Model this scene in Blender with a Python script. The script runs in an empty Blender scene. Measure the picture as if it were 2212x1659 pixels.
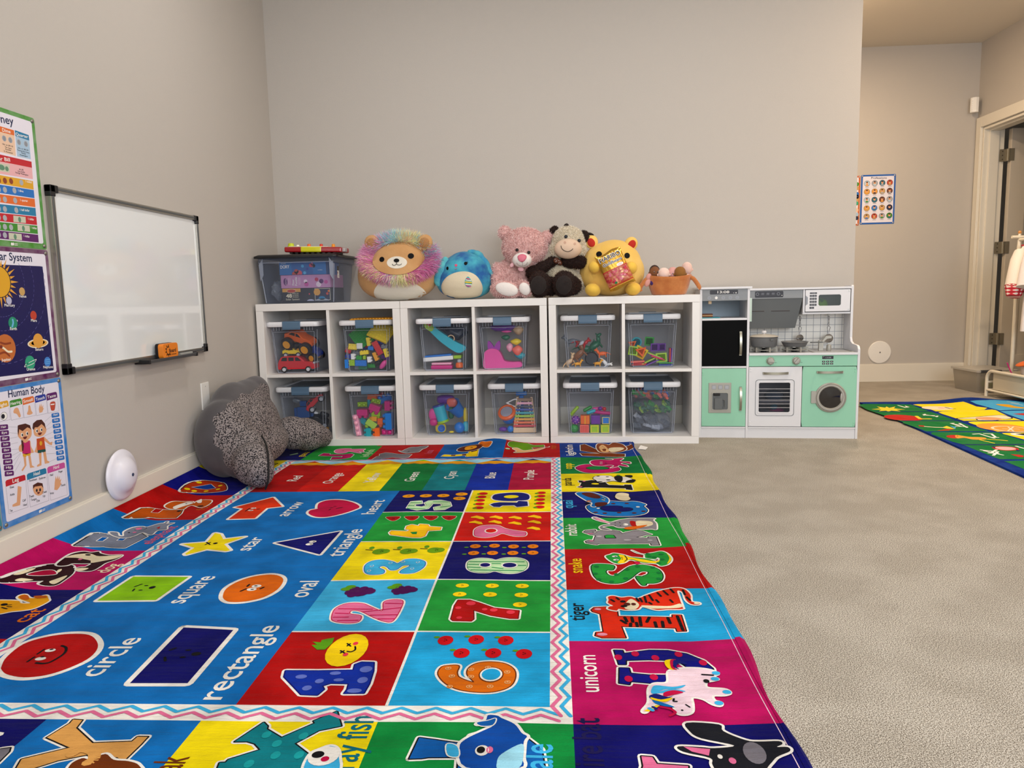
import bpy, bmesh, math, random
from mathutils import Vector, Matrix, Euler
from mathutils.bvhtree import BVHTree
from mathutils.geometry import tessellate_polygon
random.seed(7)
PI = math.pi
scene = bpy.context.scene
COL = scene.collection

# ------------------------------------------------------------------ camera
cam_d = bpy.data.cameras.new('camera'); cam = bpy.data.objects.new('camera', cam_d); COL.objects.link(cam)
scene.camera = cam
cam_d.sensor_fit = 'HORIZONTAL'; cam_d.sensor_width = 36; cam_d.lens = 1585.88 / 2212 * 36
cam_d.clip_start = .02; cam_d.clip_end = 60
def cam_matrix(yaw, pitch, roll, loc):
    f = Vector((-math.sin(yaw)*math.cos(pitch), math.cos(yaw)*math.cos(pitch), -math.sin(pitch)))
    r = Vector((math.cos(yaw), math.sin(yaw), 0)); u = r.cross(f)
    c, s = math.cos(roll), math.sin(roll)
    r, u = r*c + u*s, u*c - r*s
    m = Matrix((r, u, -f)).transposed().to_4x4(); m.translation = loc
    return m
cam.matrix_world = cam_matrix(.0569, .1228, -.0230, (1.5600, -3.8056, .7917))

# ------------------------------------------------------------------ world, lights, exposure
w = bpy.data.worlds.new('world'); scene.world = w; w.use_nodes = True
w.node_tree.nodes['Background'].inputs[0].default_value = (.80, .88, 1, 1)
w.node_tree.nodes['Background'].inputs[1].default_value = 1.2
scene.view_settings.view_transform = 'Standard'; scene.view_settings.look = 'None'
scene.view_settings.gamma = 1; scene.view_settings.use_curve_mapping = False
scene.view_settings.exposure = -.62
def area(name, loc, rot, sx, sy, power, col, shape='RECTANGLE', spread=PI):
    d = bpy.data.lights.new(name, 'AREA'); d.energy = power; d.color = col; d.shape = shape; d.size = sx
    if shape in ('RECTANGLE', 'ELLIPSE'): d.size_y = sy
    d.spread = spread
    o = bpy.data.objects.new(name, d); COL.objects.link(o); o.location = loc; o.rotation_euler = rot
    return o
area('window_daylight', (2.9, -5.02, 1.45), (PI/2, 0, 0), 3.4, 1.7, 150, (.93, .965, 1))
LAMPS = [(.9, -.95), (2.3, -.95), (.9, -2.9), (2.3, -2.9), (3.9, -2.9), (4.1, -.4), (3.56, 1.2)]
for i, (x, y) in enumerate(LAMPS):
    warm = x > 3.5 and y > -1
    area('downlight_glow', (x, y, 2.625), (0, 0, 0), .15, .15, 44 if warm else 15, (1, .75, .50) if warm else (1, .95, .90), 'DISK')

# ------------------------------------------------------------------ materials
def lin(c): return tuple((v/12.92 if v <= .04045 else ((v+.055)/1.055)**2.4) for v in c)
def hx(h): return lin(tuple(int(h[i:i+2], 16)/255 for i in (0, 2, 4))) + (1,)
_M = {}
def mat(name, col=None, rough=.6, metal=0, bump=None, mottle=None, sheen=0, spec=.5, emit=0, alpha=None, coat=0):
    """bump=(scale, strength[, detail, stretch]) mottle=(scale, hexcolour, amount)"""
    if name in _M: return _M[name]
    m = bpy.data.materials.new(name); m.use_nodes = True; _M[name] = m
    nt = m.node_tree; b = nt.nodes['Principled BSDF']; L = nt.links
    c = hx(col); b.inputs['Base Color'].default_value = c; b.inputs['Roughness'].default_value = rough
    b.inputs['Metallic'].default_value = metal; b.inputs['Specular IOR Level'].default_value = spec
    b.inputs['Sheen Weight'].default_value = sheen; b.inputs['Coat Weight'].default_value = coat
    if emit: b.inputs['Emission Color'].default_value = c; b.inputs['Emission Strength'].default_value = emit
    if bump or mottle:
        tc = nt.nodes.new('ShaderNodeTexCoord')
    def noise(scale, detail=3, stretch=None):
        n = nt.nodes.new('ShaderNodeTexNoise'); n.inputs['Scale'].default_value = scale; n.inputs['Detail'].default_value = detail
        if stretch:
            mp = nt.nodes.new('ShaderNodeMapping'); mp.inputs['Scale'].default_value = stretch
            L.new(tc.outputs['Object'], mp.inputs[0]); L.new(mp.outputs[0], n.inputs['Vector'])
        else: L.new(tc.outputs['Object'], n.inputs['Vector'])
        return n
    if bump:
        n = noise(bump[0], bump[2] if len(bump) > 2 else 3, bump[3] if len(bump) > 3 else None)
        bp = nt.nodes.new('ShaderNodeBump'); bp.inputs['Strength'].default_value = bump[1]; bp.inputs['Distance'].default_value = .004
        L.new(n.outputs['Fac'], bp.inputs['Height']); L.new(bp.outputs[0], b.inputs['Normal'])
    if mottle:
        n = noise(mottle[0], 5, mottle[3] if len(mottle) > 3 else None)
        r = nt.nodes.new('ShaderNodeValToRGB'); r.color_ramp.elements[0].position = .38; r.color_ramp.elements[1].position = .66
        r.color_ramp.elements[0].color = c
        c2 = hx(mottle[1]); r.color_ramp.elements[1].color = tuple(c[i]*(1-mottle[2]) + c2[i]*mottle[2] for i in range(3)) + (1,)
        L.new(n.outputs['Fac'], r.inputs[0]); L.new(r.outputs[0], b.inputs['Base Color'])
    return m
def clear_mat(name, tint, haze, hazecol, rough=.12):
    """thin clear or frosted plastic: part see-through, part milky, with a gloss"""
    if name in _M: return _M[name]
    m = bpy.data.materials.new(name); m.use_nodes = True; _M[name] = m
    nt = m.node_tree; L = nt.links; b = nt.nodes['Principled BSDF']
    b.inputs['Base Color'].default_value = hx(hazecol); b.inputs['Roughness'].default_value = rough
    t = nt.nodes.new('ShaderNodeBsdfTransparent'); t.inputs[0].default_value = hx(tint)
    lw = nt.nodes.new('ShaderNodeLayerWeight'); lw.inputs['Blend'].default_value = .25
    mr = nt.nodes.new('ShaderNodeMapRange'); mr.inputs['To Min'].default_value = haze; mr.inputs['To Max'].default_value = min(1, haze+.34)
    mx = nt.nodes.new('ShaderNodeMixShader'); out = nt.nodes['Material Output']
    L.new(lw.outputs['Facing'], mr.inputs['Value']); L.new(mr.outputs[0], mx.inputs[0])
    L.new(t.outputs[0], mx.inputs[1]); L.new(b.outputs[0], mx.inputs[2]); L.new(mx.outputs[0], out.inputs[0])
    return m
PAL = dict(white='F4F1EC', black='0B0A0E', black2='15171F', blue='1560A8', blue2='1872B8', blue3='1C50A0', bluel='6FB7E6', bluem='1C6FC0', bluep='3E7FD0', blueq='1A7AA6',
 brown='6B3418', brown2='7A3A1E', brown3='55221A', brown9='6E3A2A', brownj='8A3A1C', catc='E8A83E', catd='C0642A', cream='EFE3C4', crimson='BE2450', crimson2='C8355F', crimson3='A81E44',
 darkbrown='2C0F14', dkred='5A0A10', foxo='BE5E1C', giraffe='B0401C', gold2='F2C42E', gold='DDA424', gold3='E0A034', gray='8A868C', gray2='B8B4BA', gray3='77747C', gray4='7E8494',
 green='16743A', green2='2E8F58', green3='1F8440', green4='17743A', green5='2F9440', greenm='3C8A2A', greenb='5E8A70', greend='0E4A44', greenp='1F8A6A', greenp2='2FA07A',
 lavender='6A78C0', leaf='5E9A2E', lemon='F4D43A', lime='8ABF22', magenta='B22C62', magentap='C0206A', mint='BFE0B4', navy='0A0C5E', navy2='0E1068', navy2b='1A1648', navy3='1E2470', navyb='173E8C', navyr='1A2A66', navy9='1E2444',
 orange='D8701E', orange2='D6741E', orange3='E0843A', orange4='E8A040', orangered='D84A20', orangered2='C43416', orangered3='DE6A28', orangem='DE6A28', orangem2='C24A1C',
 owl='8A4A2C', peach='E8BC8C', peach2='E8C4A8', pear='6A9A26', pink='DE7CA0', pinkd='D06A80', pinkl='E89CB0', pinkw='F0D8E4', pinkm='E8B0B4', pinkh='C8509A', purple='4A1450', purplem='5A1464',
 red='AC1020', red2='C41C34', redm='C01A2A', redp='C04028', redr='C02A24', redj='7A2A1C', royal='26389A', royal2='181C78', salmon='E0505C', sky='4AA8DC', sky2='5AB2E0', sky3='A8DCF0', sky9='B8D0E0', skyq='A8C4DC',
 tan='D8A468', teal='1C7C86', teal2='166A78', teal3='3A9CA0', teal9='2A6A80', tiger='D0401C', yellow='F0DC1C', sat='E0A040', sand='C8A060', jup='C06A30', silver='A8ACB4', silver2='8A8E98', silver3='B8B8D0', copper='8A3C20',
 ink='1C1C28', ink9='8A8A94', outl='9A98A8', hair='4A1E14', skin='E0A478', lips='C04A34', lips2='6A2020', space='0E0C50', orbit='5A5A9A', bill='C8C8B4', dkblue='14244E')
def ink(n): return mat('print_'+n, PAL[n], .45)
RUGK = {}
def rug_ink(n):
    k = 'rug_'+n
    if k in _M: return _M[k]
    m = mat(k, PAL[n], .8, sheen=.02, spec=.08)
    nt = m.node_tree; L = nt.links; b = nt.nodes['Principled BSDF']; c = b.inputs['Base Color'].default_value[:]
    b.inputs['Sheen Roughness'].default_value = .35
    tc = nt.nodes.new('ShaderNodeTexCoord')
    def nz(scale, st, det=4, rgh=.5):
        mp = nt.nodes.new('ShaderNodeMapping'); mp.inputs['Scale'].default_value = st
        n = nt.nodes.new('ShaderNodeTexNoise'); n.inputs['Scale'].default_value = scale; n.inputs['Detail'].default_value = det; n.inputs['Roughness'].default_value = rgh
        L.new(tc.outputs['Object'], mp.inputs[0]); L.new(mp.outputs[0], n.inputs['Vector']); return n
    # watery print mottling
    n = nz(9, (1, 1, 1), 6); r = nt.nodes.new('ShaderNodeValToRGB'); r.color_ramp.elements[0].position = .35; r.color_ramp.elements[1].position = .72
    g = sum(c[:3])/3; c = [max(0, (v-g)*1.18+g)*.86 for v in c[:3]]; dk = tuple(v*.72 for v in c) + (1,); lt = tuple(min(1, v*1.15 + .003) for v in c) + (1,)
    r.color_ramp.elements[0].color = dk; r.color_ramp.elements[1].color = lt
    L.new(n.outputs['Fac'], r.inputs[0]); L.new(r.outputs[0], b.inputs['Base Color'])
    # pile: wrinkles running across plus fine nap
    a = nz(7, (.5, 3.2, 1), 6, .62); f = nz(420, (1, 1, 1), 2)
    b1 = nt.nodes.new('ShaderNodeBump'); b1.inputs['Strength'].default_value = .85; b1.inputs['Distance'].default_value = .012
    b2 = nt.nodes.new('ShaderNodeBump'); b2.inputs['Strength'].default_value = .5; b2.inputs['Distance'].default_value = .0015
    L.new(a.outputs['Fac'], b1.inputs['Height']); L.new(b1.outputs[0], b2.inputs['Normal']); L.new(f.outputs['Fac'], b2.inputs['Height'])
    L.new(b2.outputs[0], b.inputs['Normal'])
    return m
def carpet_mat():
    m = mat('beige_carpet', 'B4AC9C', .95, sheen=.08, spec=.1)
    nt = m.node_tree; L = nt.links; b = nt.nodes['Principled BSDF']
    tc = nt.nodes.new('ShaderNodeTexCoord')
    def nz(s, d):
        n = nt.nodes.new('ShaderNodeTexNoise'); n.inputs['Scale'].default_value = s; n.inputs['Detail'].default_value = d
        L.new(tc.outputs['Object'], n.inputs['Vector']); return n
    big = nz(5.5, 6); fine = nz(430, 2)
    r = nt.nodes.new('ShaderNodeValToRGB'); r.color_ramp.elements[0].position = .40; r.color_ramp.elements[1].position = .60
    r.color_ramp.elements[0].color = hx('84796A'); r.color_ramp.elements[1].color = hx('F8F0E2')
    L.new(fine.outputs['Fac'], r.inputs[0])
    r2 = nt.nodes.new('ShaderNodeValToRGB'); r2.color_ramp.elements[0].position = .4; r2.color_ramp.elements[1].position = .6
    r2.color_ramp.elements[0].color = (.87, .86, .845, 1); r2.color_ramp.elements[1].color = (1, 1, 1, 1)
    L.new(big.outputs['Fac'], r2.inputs[0])
    mx = nt.nodes.new('ShaderNodeMix'); mx.data_type = 'RGBA'; mx.blend_type = 'MULTIPLY'; mx.inputs['Factor'].default_value = 1
    L.new(r.outputs[0], mx.inputs['A']); L.new(r2.outputs[0], mx.inputs['B']); L.new(mx.outputs['Result'], b.inputs['Base Color'])
    bp = nt.nodes.new('ShaderNodeBump'); bp.inputs['Strength'].default_value = 1; bp.inputs['Distance'].default_value = .008
    bp2 = nt.nodes.new('ShaderNodeBump'); bp2.inputs['Strength'].default_value = .6; bp2.inputs['Distance'].default_value = .03
    L.new(big.outputs['Fac'], bp2.inputs['Height']); L.new(bp2.outputs[0], bp.inputs['Normal'])
    L.new(fine.outputs['Fac'], bp.inputs['Height']); L.new(bp.outputs[0], b.inputs['Normal'])
    return m

# ------------------------------------------------------------------ mesh builder
class MB:
    def __init__(s): s.v = []; s.f = []; s.k = []; s.mats = []
    def mi(s, m):
        if m not in s.mats: s.mats.append(m)
        return s.mats.index(m)
    def add(s, vs, fs, m, M=None):
        o = len(s.v); k = s.mi(m)
        for p in vs: s.v.append(tuple(M @ Vector(p)) if M is not None else tuple(p))
        for f in fs: s.f.append(tuple(i+o for i in f)); s.k.append(k)
        return s
    def box(s, x0, x1, y0, y1, z0, z1, m, M=None):
        return s.add([(x0,y0,z0),(x1,y0,z0),(x1,y1,z0),(x0,y1,z0),(x0,y0,z1),(x1,y0,z1),(x1,y1,z1),(x0,y1,z1)],
                     [(0,3,2,1),(4,5,6,7),(0,1,5,4),(1,2,6,5),(2,3,7,6),(3,0,4,7)], m, M)
    def prism(s, poly, d0, d1, m, ax='y', M=None):
        """2D outline extruded along an axis; outline in the two other axes"""
        n = len(poly)
        def P(a, b, d): return (a, d, b) if ax == 'y' else ((d, a, b) if ax == 'x' else (a, b, d))
        vs = [P(a, b, d0) for a, b in poly] + [P(a, b, d1) for a, b in poly]
        tr = tessellate_polygon([[Vector((a, b, 0)) for a, b in poly]])
        fs = [tuple(t) for t in tr] + [tuple(i+n for i in reversed(t)) for t in tr]
        fs += [(i, (i+1) % n, (i+1) % n + n, i+n) for i in range(n)]
        return s.add(vs, fs, m, M)
    def tube(s, pts, r, m, n=8, M=None, cap=True, closed=False):
        pts = [Vector(p) for p in pts]; rs = r if isinstance(r, (list, tuple)) else [r]*len(pts)
        vs = []; fs = []; N = len(pts); up = None
        for i, p in enumerate(pts):
            if closed: t = pts[(i+1) % N] - pts[i-1]
            else: t = pts[min(i+1, N-1)] - pts[max(i-1, 0)]
            t.normalize()
            if up is None: up = Vector((0,0,1)) if abs(t.z) < .9 else Vector((1,0,0))
            a = t.cross(up)
            if a.length < 1e-5: a = t.orthogonal()
            a.normalize(); b = a.cross(t).normalized(); up = b
            for j in range(n):
                q = 2*PI*j/n; vs.append(p + (a*math.cos(q) + b*math.sin(q))*rs[i])
        for i in range(N if closed else N-1):
            for j in range(n): fs.append((i*n+j, i*n+(j+1) % n, ((i+1) % N)*n+(j+1) % n, ((i+1) % N)*n+j))
        if cap and not closed: fs += [tuple(range(n-1, -1, -1)), tuple((N-1)*n+j for j in range(n))]
        return s.add(vs, fs, m, M)
    def lathe(s, prof, m, n=24, M=None):
        vs = []; fs = []; k = len(prof)
        for r, z in prof:
            for j in range(n): vs.append((r*math.cos(2*PI*j/n), r*math.sin(2*PI*j/n), z))
        for i in range(k-1):
            for j in range(n): fs.append((i*n+j, i*n+(j+1) % n, (i+1)*n+(j+1) % n, (i+1)*n+j))
        if prof[0][0] > 1e-6: fs.append(tuple(range(n-1, -1, -1)))
        if prof[-1][0] > 1e-6: fs.append(tuple((k-1)*n+j for j in range(n)))
        return s.add(vs, fs, m, M)
    def ell(s, c, r, m, rot=(0,0,0), n=16, M=None, e=1.0):
        vs = [(0,0,1)]; fs = []; h = n//2
        def pw(v): return math.copysign(abs(v)**e, v)
        for i in range(1, h):
            a = PI*i/h
            for j in range(n):
                b = 2*PI*j/n; vs.append((pw(math.sin(a))*pw(math.cos(b)), pw(math.sin(a))*pw(math.sin(b)), pw(math.cos(a))))
        vs.append((0,0,-1))
        for j in range(n): fs.append((0, 1+j, 1+(j+1) % n))
        for i in range(h-2):
            for j in range(n): a = 1+i*n; fs.append((a+j, a+n+j, a+n+(j+1) % n, a+(j+1) % n))
        a = 1+(h-2)*n
        for j in range(n): fs.append((a+j, len(vs)-1, a+(j+1) % n))
        T = Matrix.Translation(c) @ Euler(rot).to_matrix().to_4x4() @ Matrix.Diagonal((*r, 1))
        return s.add(vs, fs, m, (M @ T) if M is not None else T)
def link(o, parent=None, loc=None, rot=None):
    COL.objects.link(o)
    if parent: o.parent = parent
    if loc is not None: o.location = loc
    if rot is not None: o.rotation_euler = rot
    return o
def build(name, mb, parent=None, loc=None, rot=None, bev=0, smooth=None, solid=0):
    me = bpy.data.meshes.new(name); me.from_pydata(mb.v, [], mb.f)
    for m in mb.mats: me.materials.append(m)
    me.polygons.foreach_set('material_index', mb.k)
    bm = bmesh.new(); bm.from_mesh(me)
    if len(mb.f) < 60000: bmesh.ops.recalc_face_normals(bm, faces=bm.faces) if not getattr(mb, 'keep', False) else None
    bm.to_mesh(me); bm.free()
    if smooth is not None:
        me.polygons.foreach_set('use_smooth', [True]*len(me.polygons))
        me.set_sharp_from_angle(angle=math.radians(smooth))
    me.update(); o = bpy.data.objects.new(name, me); link(o, parent, loc, rot)
    if solid: md = o.modifiers.new('solid', 'SOLIDIFY'); md.thickness = solid; md.offset = 0
    if bev:
        md = o.modifiers.new('bevel', 'BEVEL'); md.width = bev; md.segments = 2; md.limit_method = 'ANGLE'; md.angle_limit = math.radians(40); md.harden_normals = False
    return o
def tag(o, label=None, cat=None, group=None, kind=None):
    if label: o['label'] = label
    if cat: o['category'] = cat
    if group: o['group'] = group
    if kind: o['kind'] = kind
    return o
def thing(name, label, cat, loc=(0,0,0), rot=(0,0,0), group=None):
    o = bpy.data.objects.new(name, None); COL.objects.link(o); o.location = loc; o.rotation_euler = rot; o.empty_display_size = .05
    return tag(o, label, cat, group)
def B(*a): return MB().box(*a)
def rrect(x0, x1, z0, z1, r, n=4):
    out = []
    for cx, cz, a0 in ((x1-r, z0+r, -PI/2), (x1-r, z1-r, 0), (x0+r, z1-r, PI/2), (x0+r, z0+r, PI)):
        for i in range(n+1): a = a0 + PI/2*i/n; out.append((cx + r*math.cos(a), cz + r*math.sin(a)))
    return out
def circ(cx, cz, r, n=32, rz=None): return [(cx + r*math.cos(2*PI*i/n), cz + (rz or r)*math.sin(2*PI*i/n)) for i in range(n)]
def smooth_loop(p, k=5, closed=True):
    out = []; n = len(p)
    for i in range(n if closed else n-1):
        g = (lambda j: p[j % n]) if closed else (lambda j: p[max(0, min(n-1, j))])
        a, b, c, d = g(i-1), g(i), g(i+1), g(i+2)
        for t in range(k):
            t /= k
            out.append(tuple(.5*((2*b[q]) + (-a[q]+c[q])*t + (2*a[q]-5*b[q]+4*c[q]-d[q])*t*t + (-a[q]+3*b[q]-3*c[q]+d[q])*t**3) for q in range(len(b))))
    if not closed: out.append(tuple(p[-1]))
    return out
# ------------------------------------------------------------------ flat printed artwork (posters, rugs, panels)
_T = {}
def text_mesh(t, bold=0.0):
    k = (t, bold)
    if k not in _T:
        cu = bpy.data.curves.new('t', 'FONT'); cu.body = t; cu.size = 1; cu.resolution_u = 3; cu.offset = bold
        o = bpy.data.objects.new('t', cu); COL.objects.link(o)
        dg = bpy.context.evaluated_depsgraph_get(); me = o.evaluated_get(dg).to_mesh()
        vs = [tuple(v.co[:2]) for v in me.vertices]; fs = [tuple(p.vertices) for p in me.polygons]
        o.to_mesh_clear(); bpy.data.objects.remove(o); bpy.data.curves.remove(cu)
        xs = [v[0] for v in vs]; _T[k] = (vs, fs, min(xs), max(xs))
    return _T[k]
class Art:
    """collects flat shapes in (a, b) metres; lv is the print layer"""
    def __init__(s, inkf, clip=None): s.v = []; s.f = []; s.k = []; s.m = []; s.ink = inkf; s.j = 0
    def add(s, vs, fs, c, lv):
        m = s.ink(c) if isinstance(c, str) else c
        if m not in s.m: s.m.append(m)
        k = s.m.index(m); o = len(s.v)
        s.v += [(x, y, lv) for x, y in vs]
        for f in fs: s.f.append(tuple(i+o for i in f)); s.k.append(k)
    def poly(s, p, c, lv=1, o=()):
        for i, (w_, oc) in enumerate(o): s.stroke(list(p)+[p[0]], w_*2, oc, lv-.6+.2*i)
        tr = tessellate_polygon([[Vector((a, b, 0)) for a, b in p]])
        s.add(p, [tuple(t) for t in tr], c, lv)
    def rect(s, x0, x1, y0, y1, c, lv=1): s.add([(x0,y0),(x1,y0),(x1,y1),(x0,y1)], [(0,1,2,3)], c, lv)
    def ell(s, x, y, rx, ry, c, lv=1, o=(), n=20):
        for i, (w_, oc) in enumerate(o): s.add(circ(x, y, rx+w_, n, ry+w_), [tuple(range(n))], oc, lv-.6+.2*i)
        s.add(circ(x, y, rx, n, ry), [tuple(range(n))], c, lv)
    def stroke(s, p, w_, c, lv=1):
        h = w_/2
        for (a, b), (d, e) in zip(p, p[1:]):
            L = math.hypot(d-a, e-b)
            if L < 1e-6: continue
            nx, ny = -(e-b)/L*h, (d-a)/L*h
            s.j = (s.j+1) % 5; s.add([(a+nx,b+ny),(a-nx,b-ny),(d-nx,e-ny),(d+nx,e+ny)], [(0,1,2,3)], c, lv+s.j*.03)
        for i, (x, y) in enumerate(p):
            s.add(circ(x, y, h, 8), [tuple(range(8))], c, lv-.03-.03*(i % 4))
    def text(s, t, c, a, b, h, lv=5, up=None, bold=.0):
        vs, fs, x0, x1 = text_mesh(t, bold)
        L = math.hypot(b[0]-a[0], b[1]-a[1]); rx, ry = (b[0]-a[0])/L, (b[1]-a[1])/L
        ux, uy = up or (-ry, rx); sx = L/(x1-x0); sy = h/.95
        s.add([(a[0]+(x-x0)*sx*rx + y*sy*ux, a[1]+(x-x0)*sx*ry + y*sy*uy) for x, y in vs], fs, c, lv)
    def data(s, D, sc=.0001, smk=4, upv=None, bold=0, tscale=1):
        for o in D:
            q = [int(v) for v in o[-1].split()]
            for i in range(2, len(q)): q[i] += q[i-2]
            p = [(q[i]*sc, q[i+1]*sc) for i in range(0, len(q), 2)]; k, c = o[0], o[1]; lv = o[2]
            if k == 'P':
                if o[3]: p = smooth_loop(p, smk)
                s.poly(p, c, lv, [(a*.001, b) for a, b in o[4]])
            elif k == 'S': s.stroke(smooth_loop(p, smk, False) if o[3] else p, o[5]*.001, c, lv)
            elif k == 'E': s.ell(*p[0], o[3]*.001, o[4]*.001, c, lv, [(a*.001, b) for a, b in o[5]])
            elif k == 'T':
                a, b = p
                if upv: m_ = (a[0]+b[0])/2; a = (m_, a[1]); b = (m_, b[1])
                s.text(o[3], c, a, b, o[4]*.001, lv, upv, bold)
            elif k == 'F':
                x, y = p[0]; r = o[3]*.001; s.ell(x-r*.2, y-r*.5, r*.16, r*.16, c, lv); s.ell(x-r*.2, y+r*.5, r*.16, r*.16, c, lv)
                s.stroke([(x+r*.15, y-r*.35), (x+r*.4, y), (x+r*.15, y+r*.35)], r*.14, c, lv)
            elif k == 'O':
                x, y = p[0]; R = o[3]*.001
                for i in range(0, 120, 2):
                    a0, a1 = 2*PI*i/120, 2*PI*(i+1)/120
                    if x+R*math.cos(a0) > -1.582 or not .59 < y+R*math.sin(a0) < .912: continue
                    s.stroke([(x+R*math.cos(a0), y+R*math.sin(a0)), (x+R*math.cos(a1), y+R*math.sin(a1))], .0012, c, lv)
        return s
    def clip(s, x0, x1, y0, y1):
        bm = s.bm()
        for co, no in (((x0,0,0),(-1,0,0)), ((x1,0,0),(1,0,0)), ((0,y0,0),(0,-1,0)), ((0,y1,0),(0,1,0))):
            bmesh.ops.bisect_plane(bm, geom=bm.verts[:]+bm.edges[:]+bm.faces[:], plane_co=co, plane_no=no, clear_outer=True, dist=1e-7)
        s.frombm(bm); return s
    def bm(s):
        bm = bmesh.new(); vv = [bm.verts.new(p) for p in s.v]
        for f, k in zip(s.f, s.k):
            try: q = bm.faces.new([vv[i] for i in f]); q.material_index = k
            except ValueError: pass
        return bm
    def frombm(s, bm):
        bm.verts.index_update(); s.v = [tuple(v.co) for v in bm.verts]; s.f = [tuple(v.index for v in f.verts) for f in bm.faces]; s.k = [f.material_index for f in bm.faces]; bm.free()
    def grid(s, xs, ys, box=None):
        bm = s.bm()
        for x in xs: bmesh.ops.bisect_plane(bm, geom=bm.verts[:]+bm.edges[:]+bm.faces[:], plane_co=(x,0,0), plane_no=(1,0,0), dist=1e-7)
        for y in ys: bmesh.ops.bisect_plane(bm, geom=bm.verts[:]+bm.edges[:]+bm.faces[:], plane_co=(0,y,0), plane_no=(0,1,0), dist=1e-7)
        s.frombm(bm); return s
    def into(s, mb, fn):
        o = len(mb.v); mb.v += [tuple(fn(*p)) for p in s.v]; ks = [mb.mi(m) for m in s.m]
        for f, k in zip(s.f, s.k): mb.f.append(tuple(i+o for i in f)); mb.k.append(ks[k])
        mb.keep = True
        return mb

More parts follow.
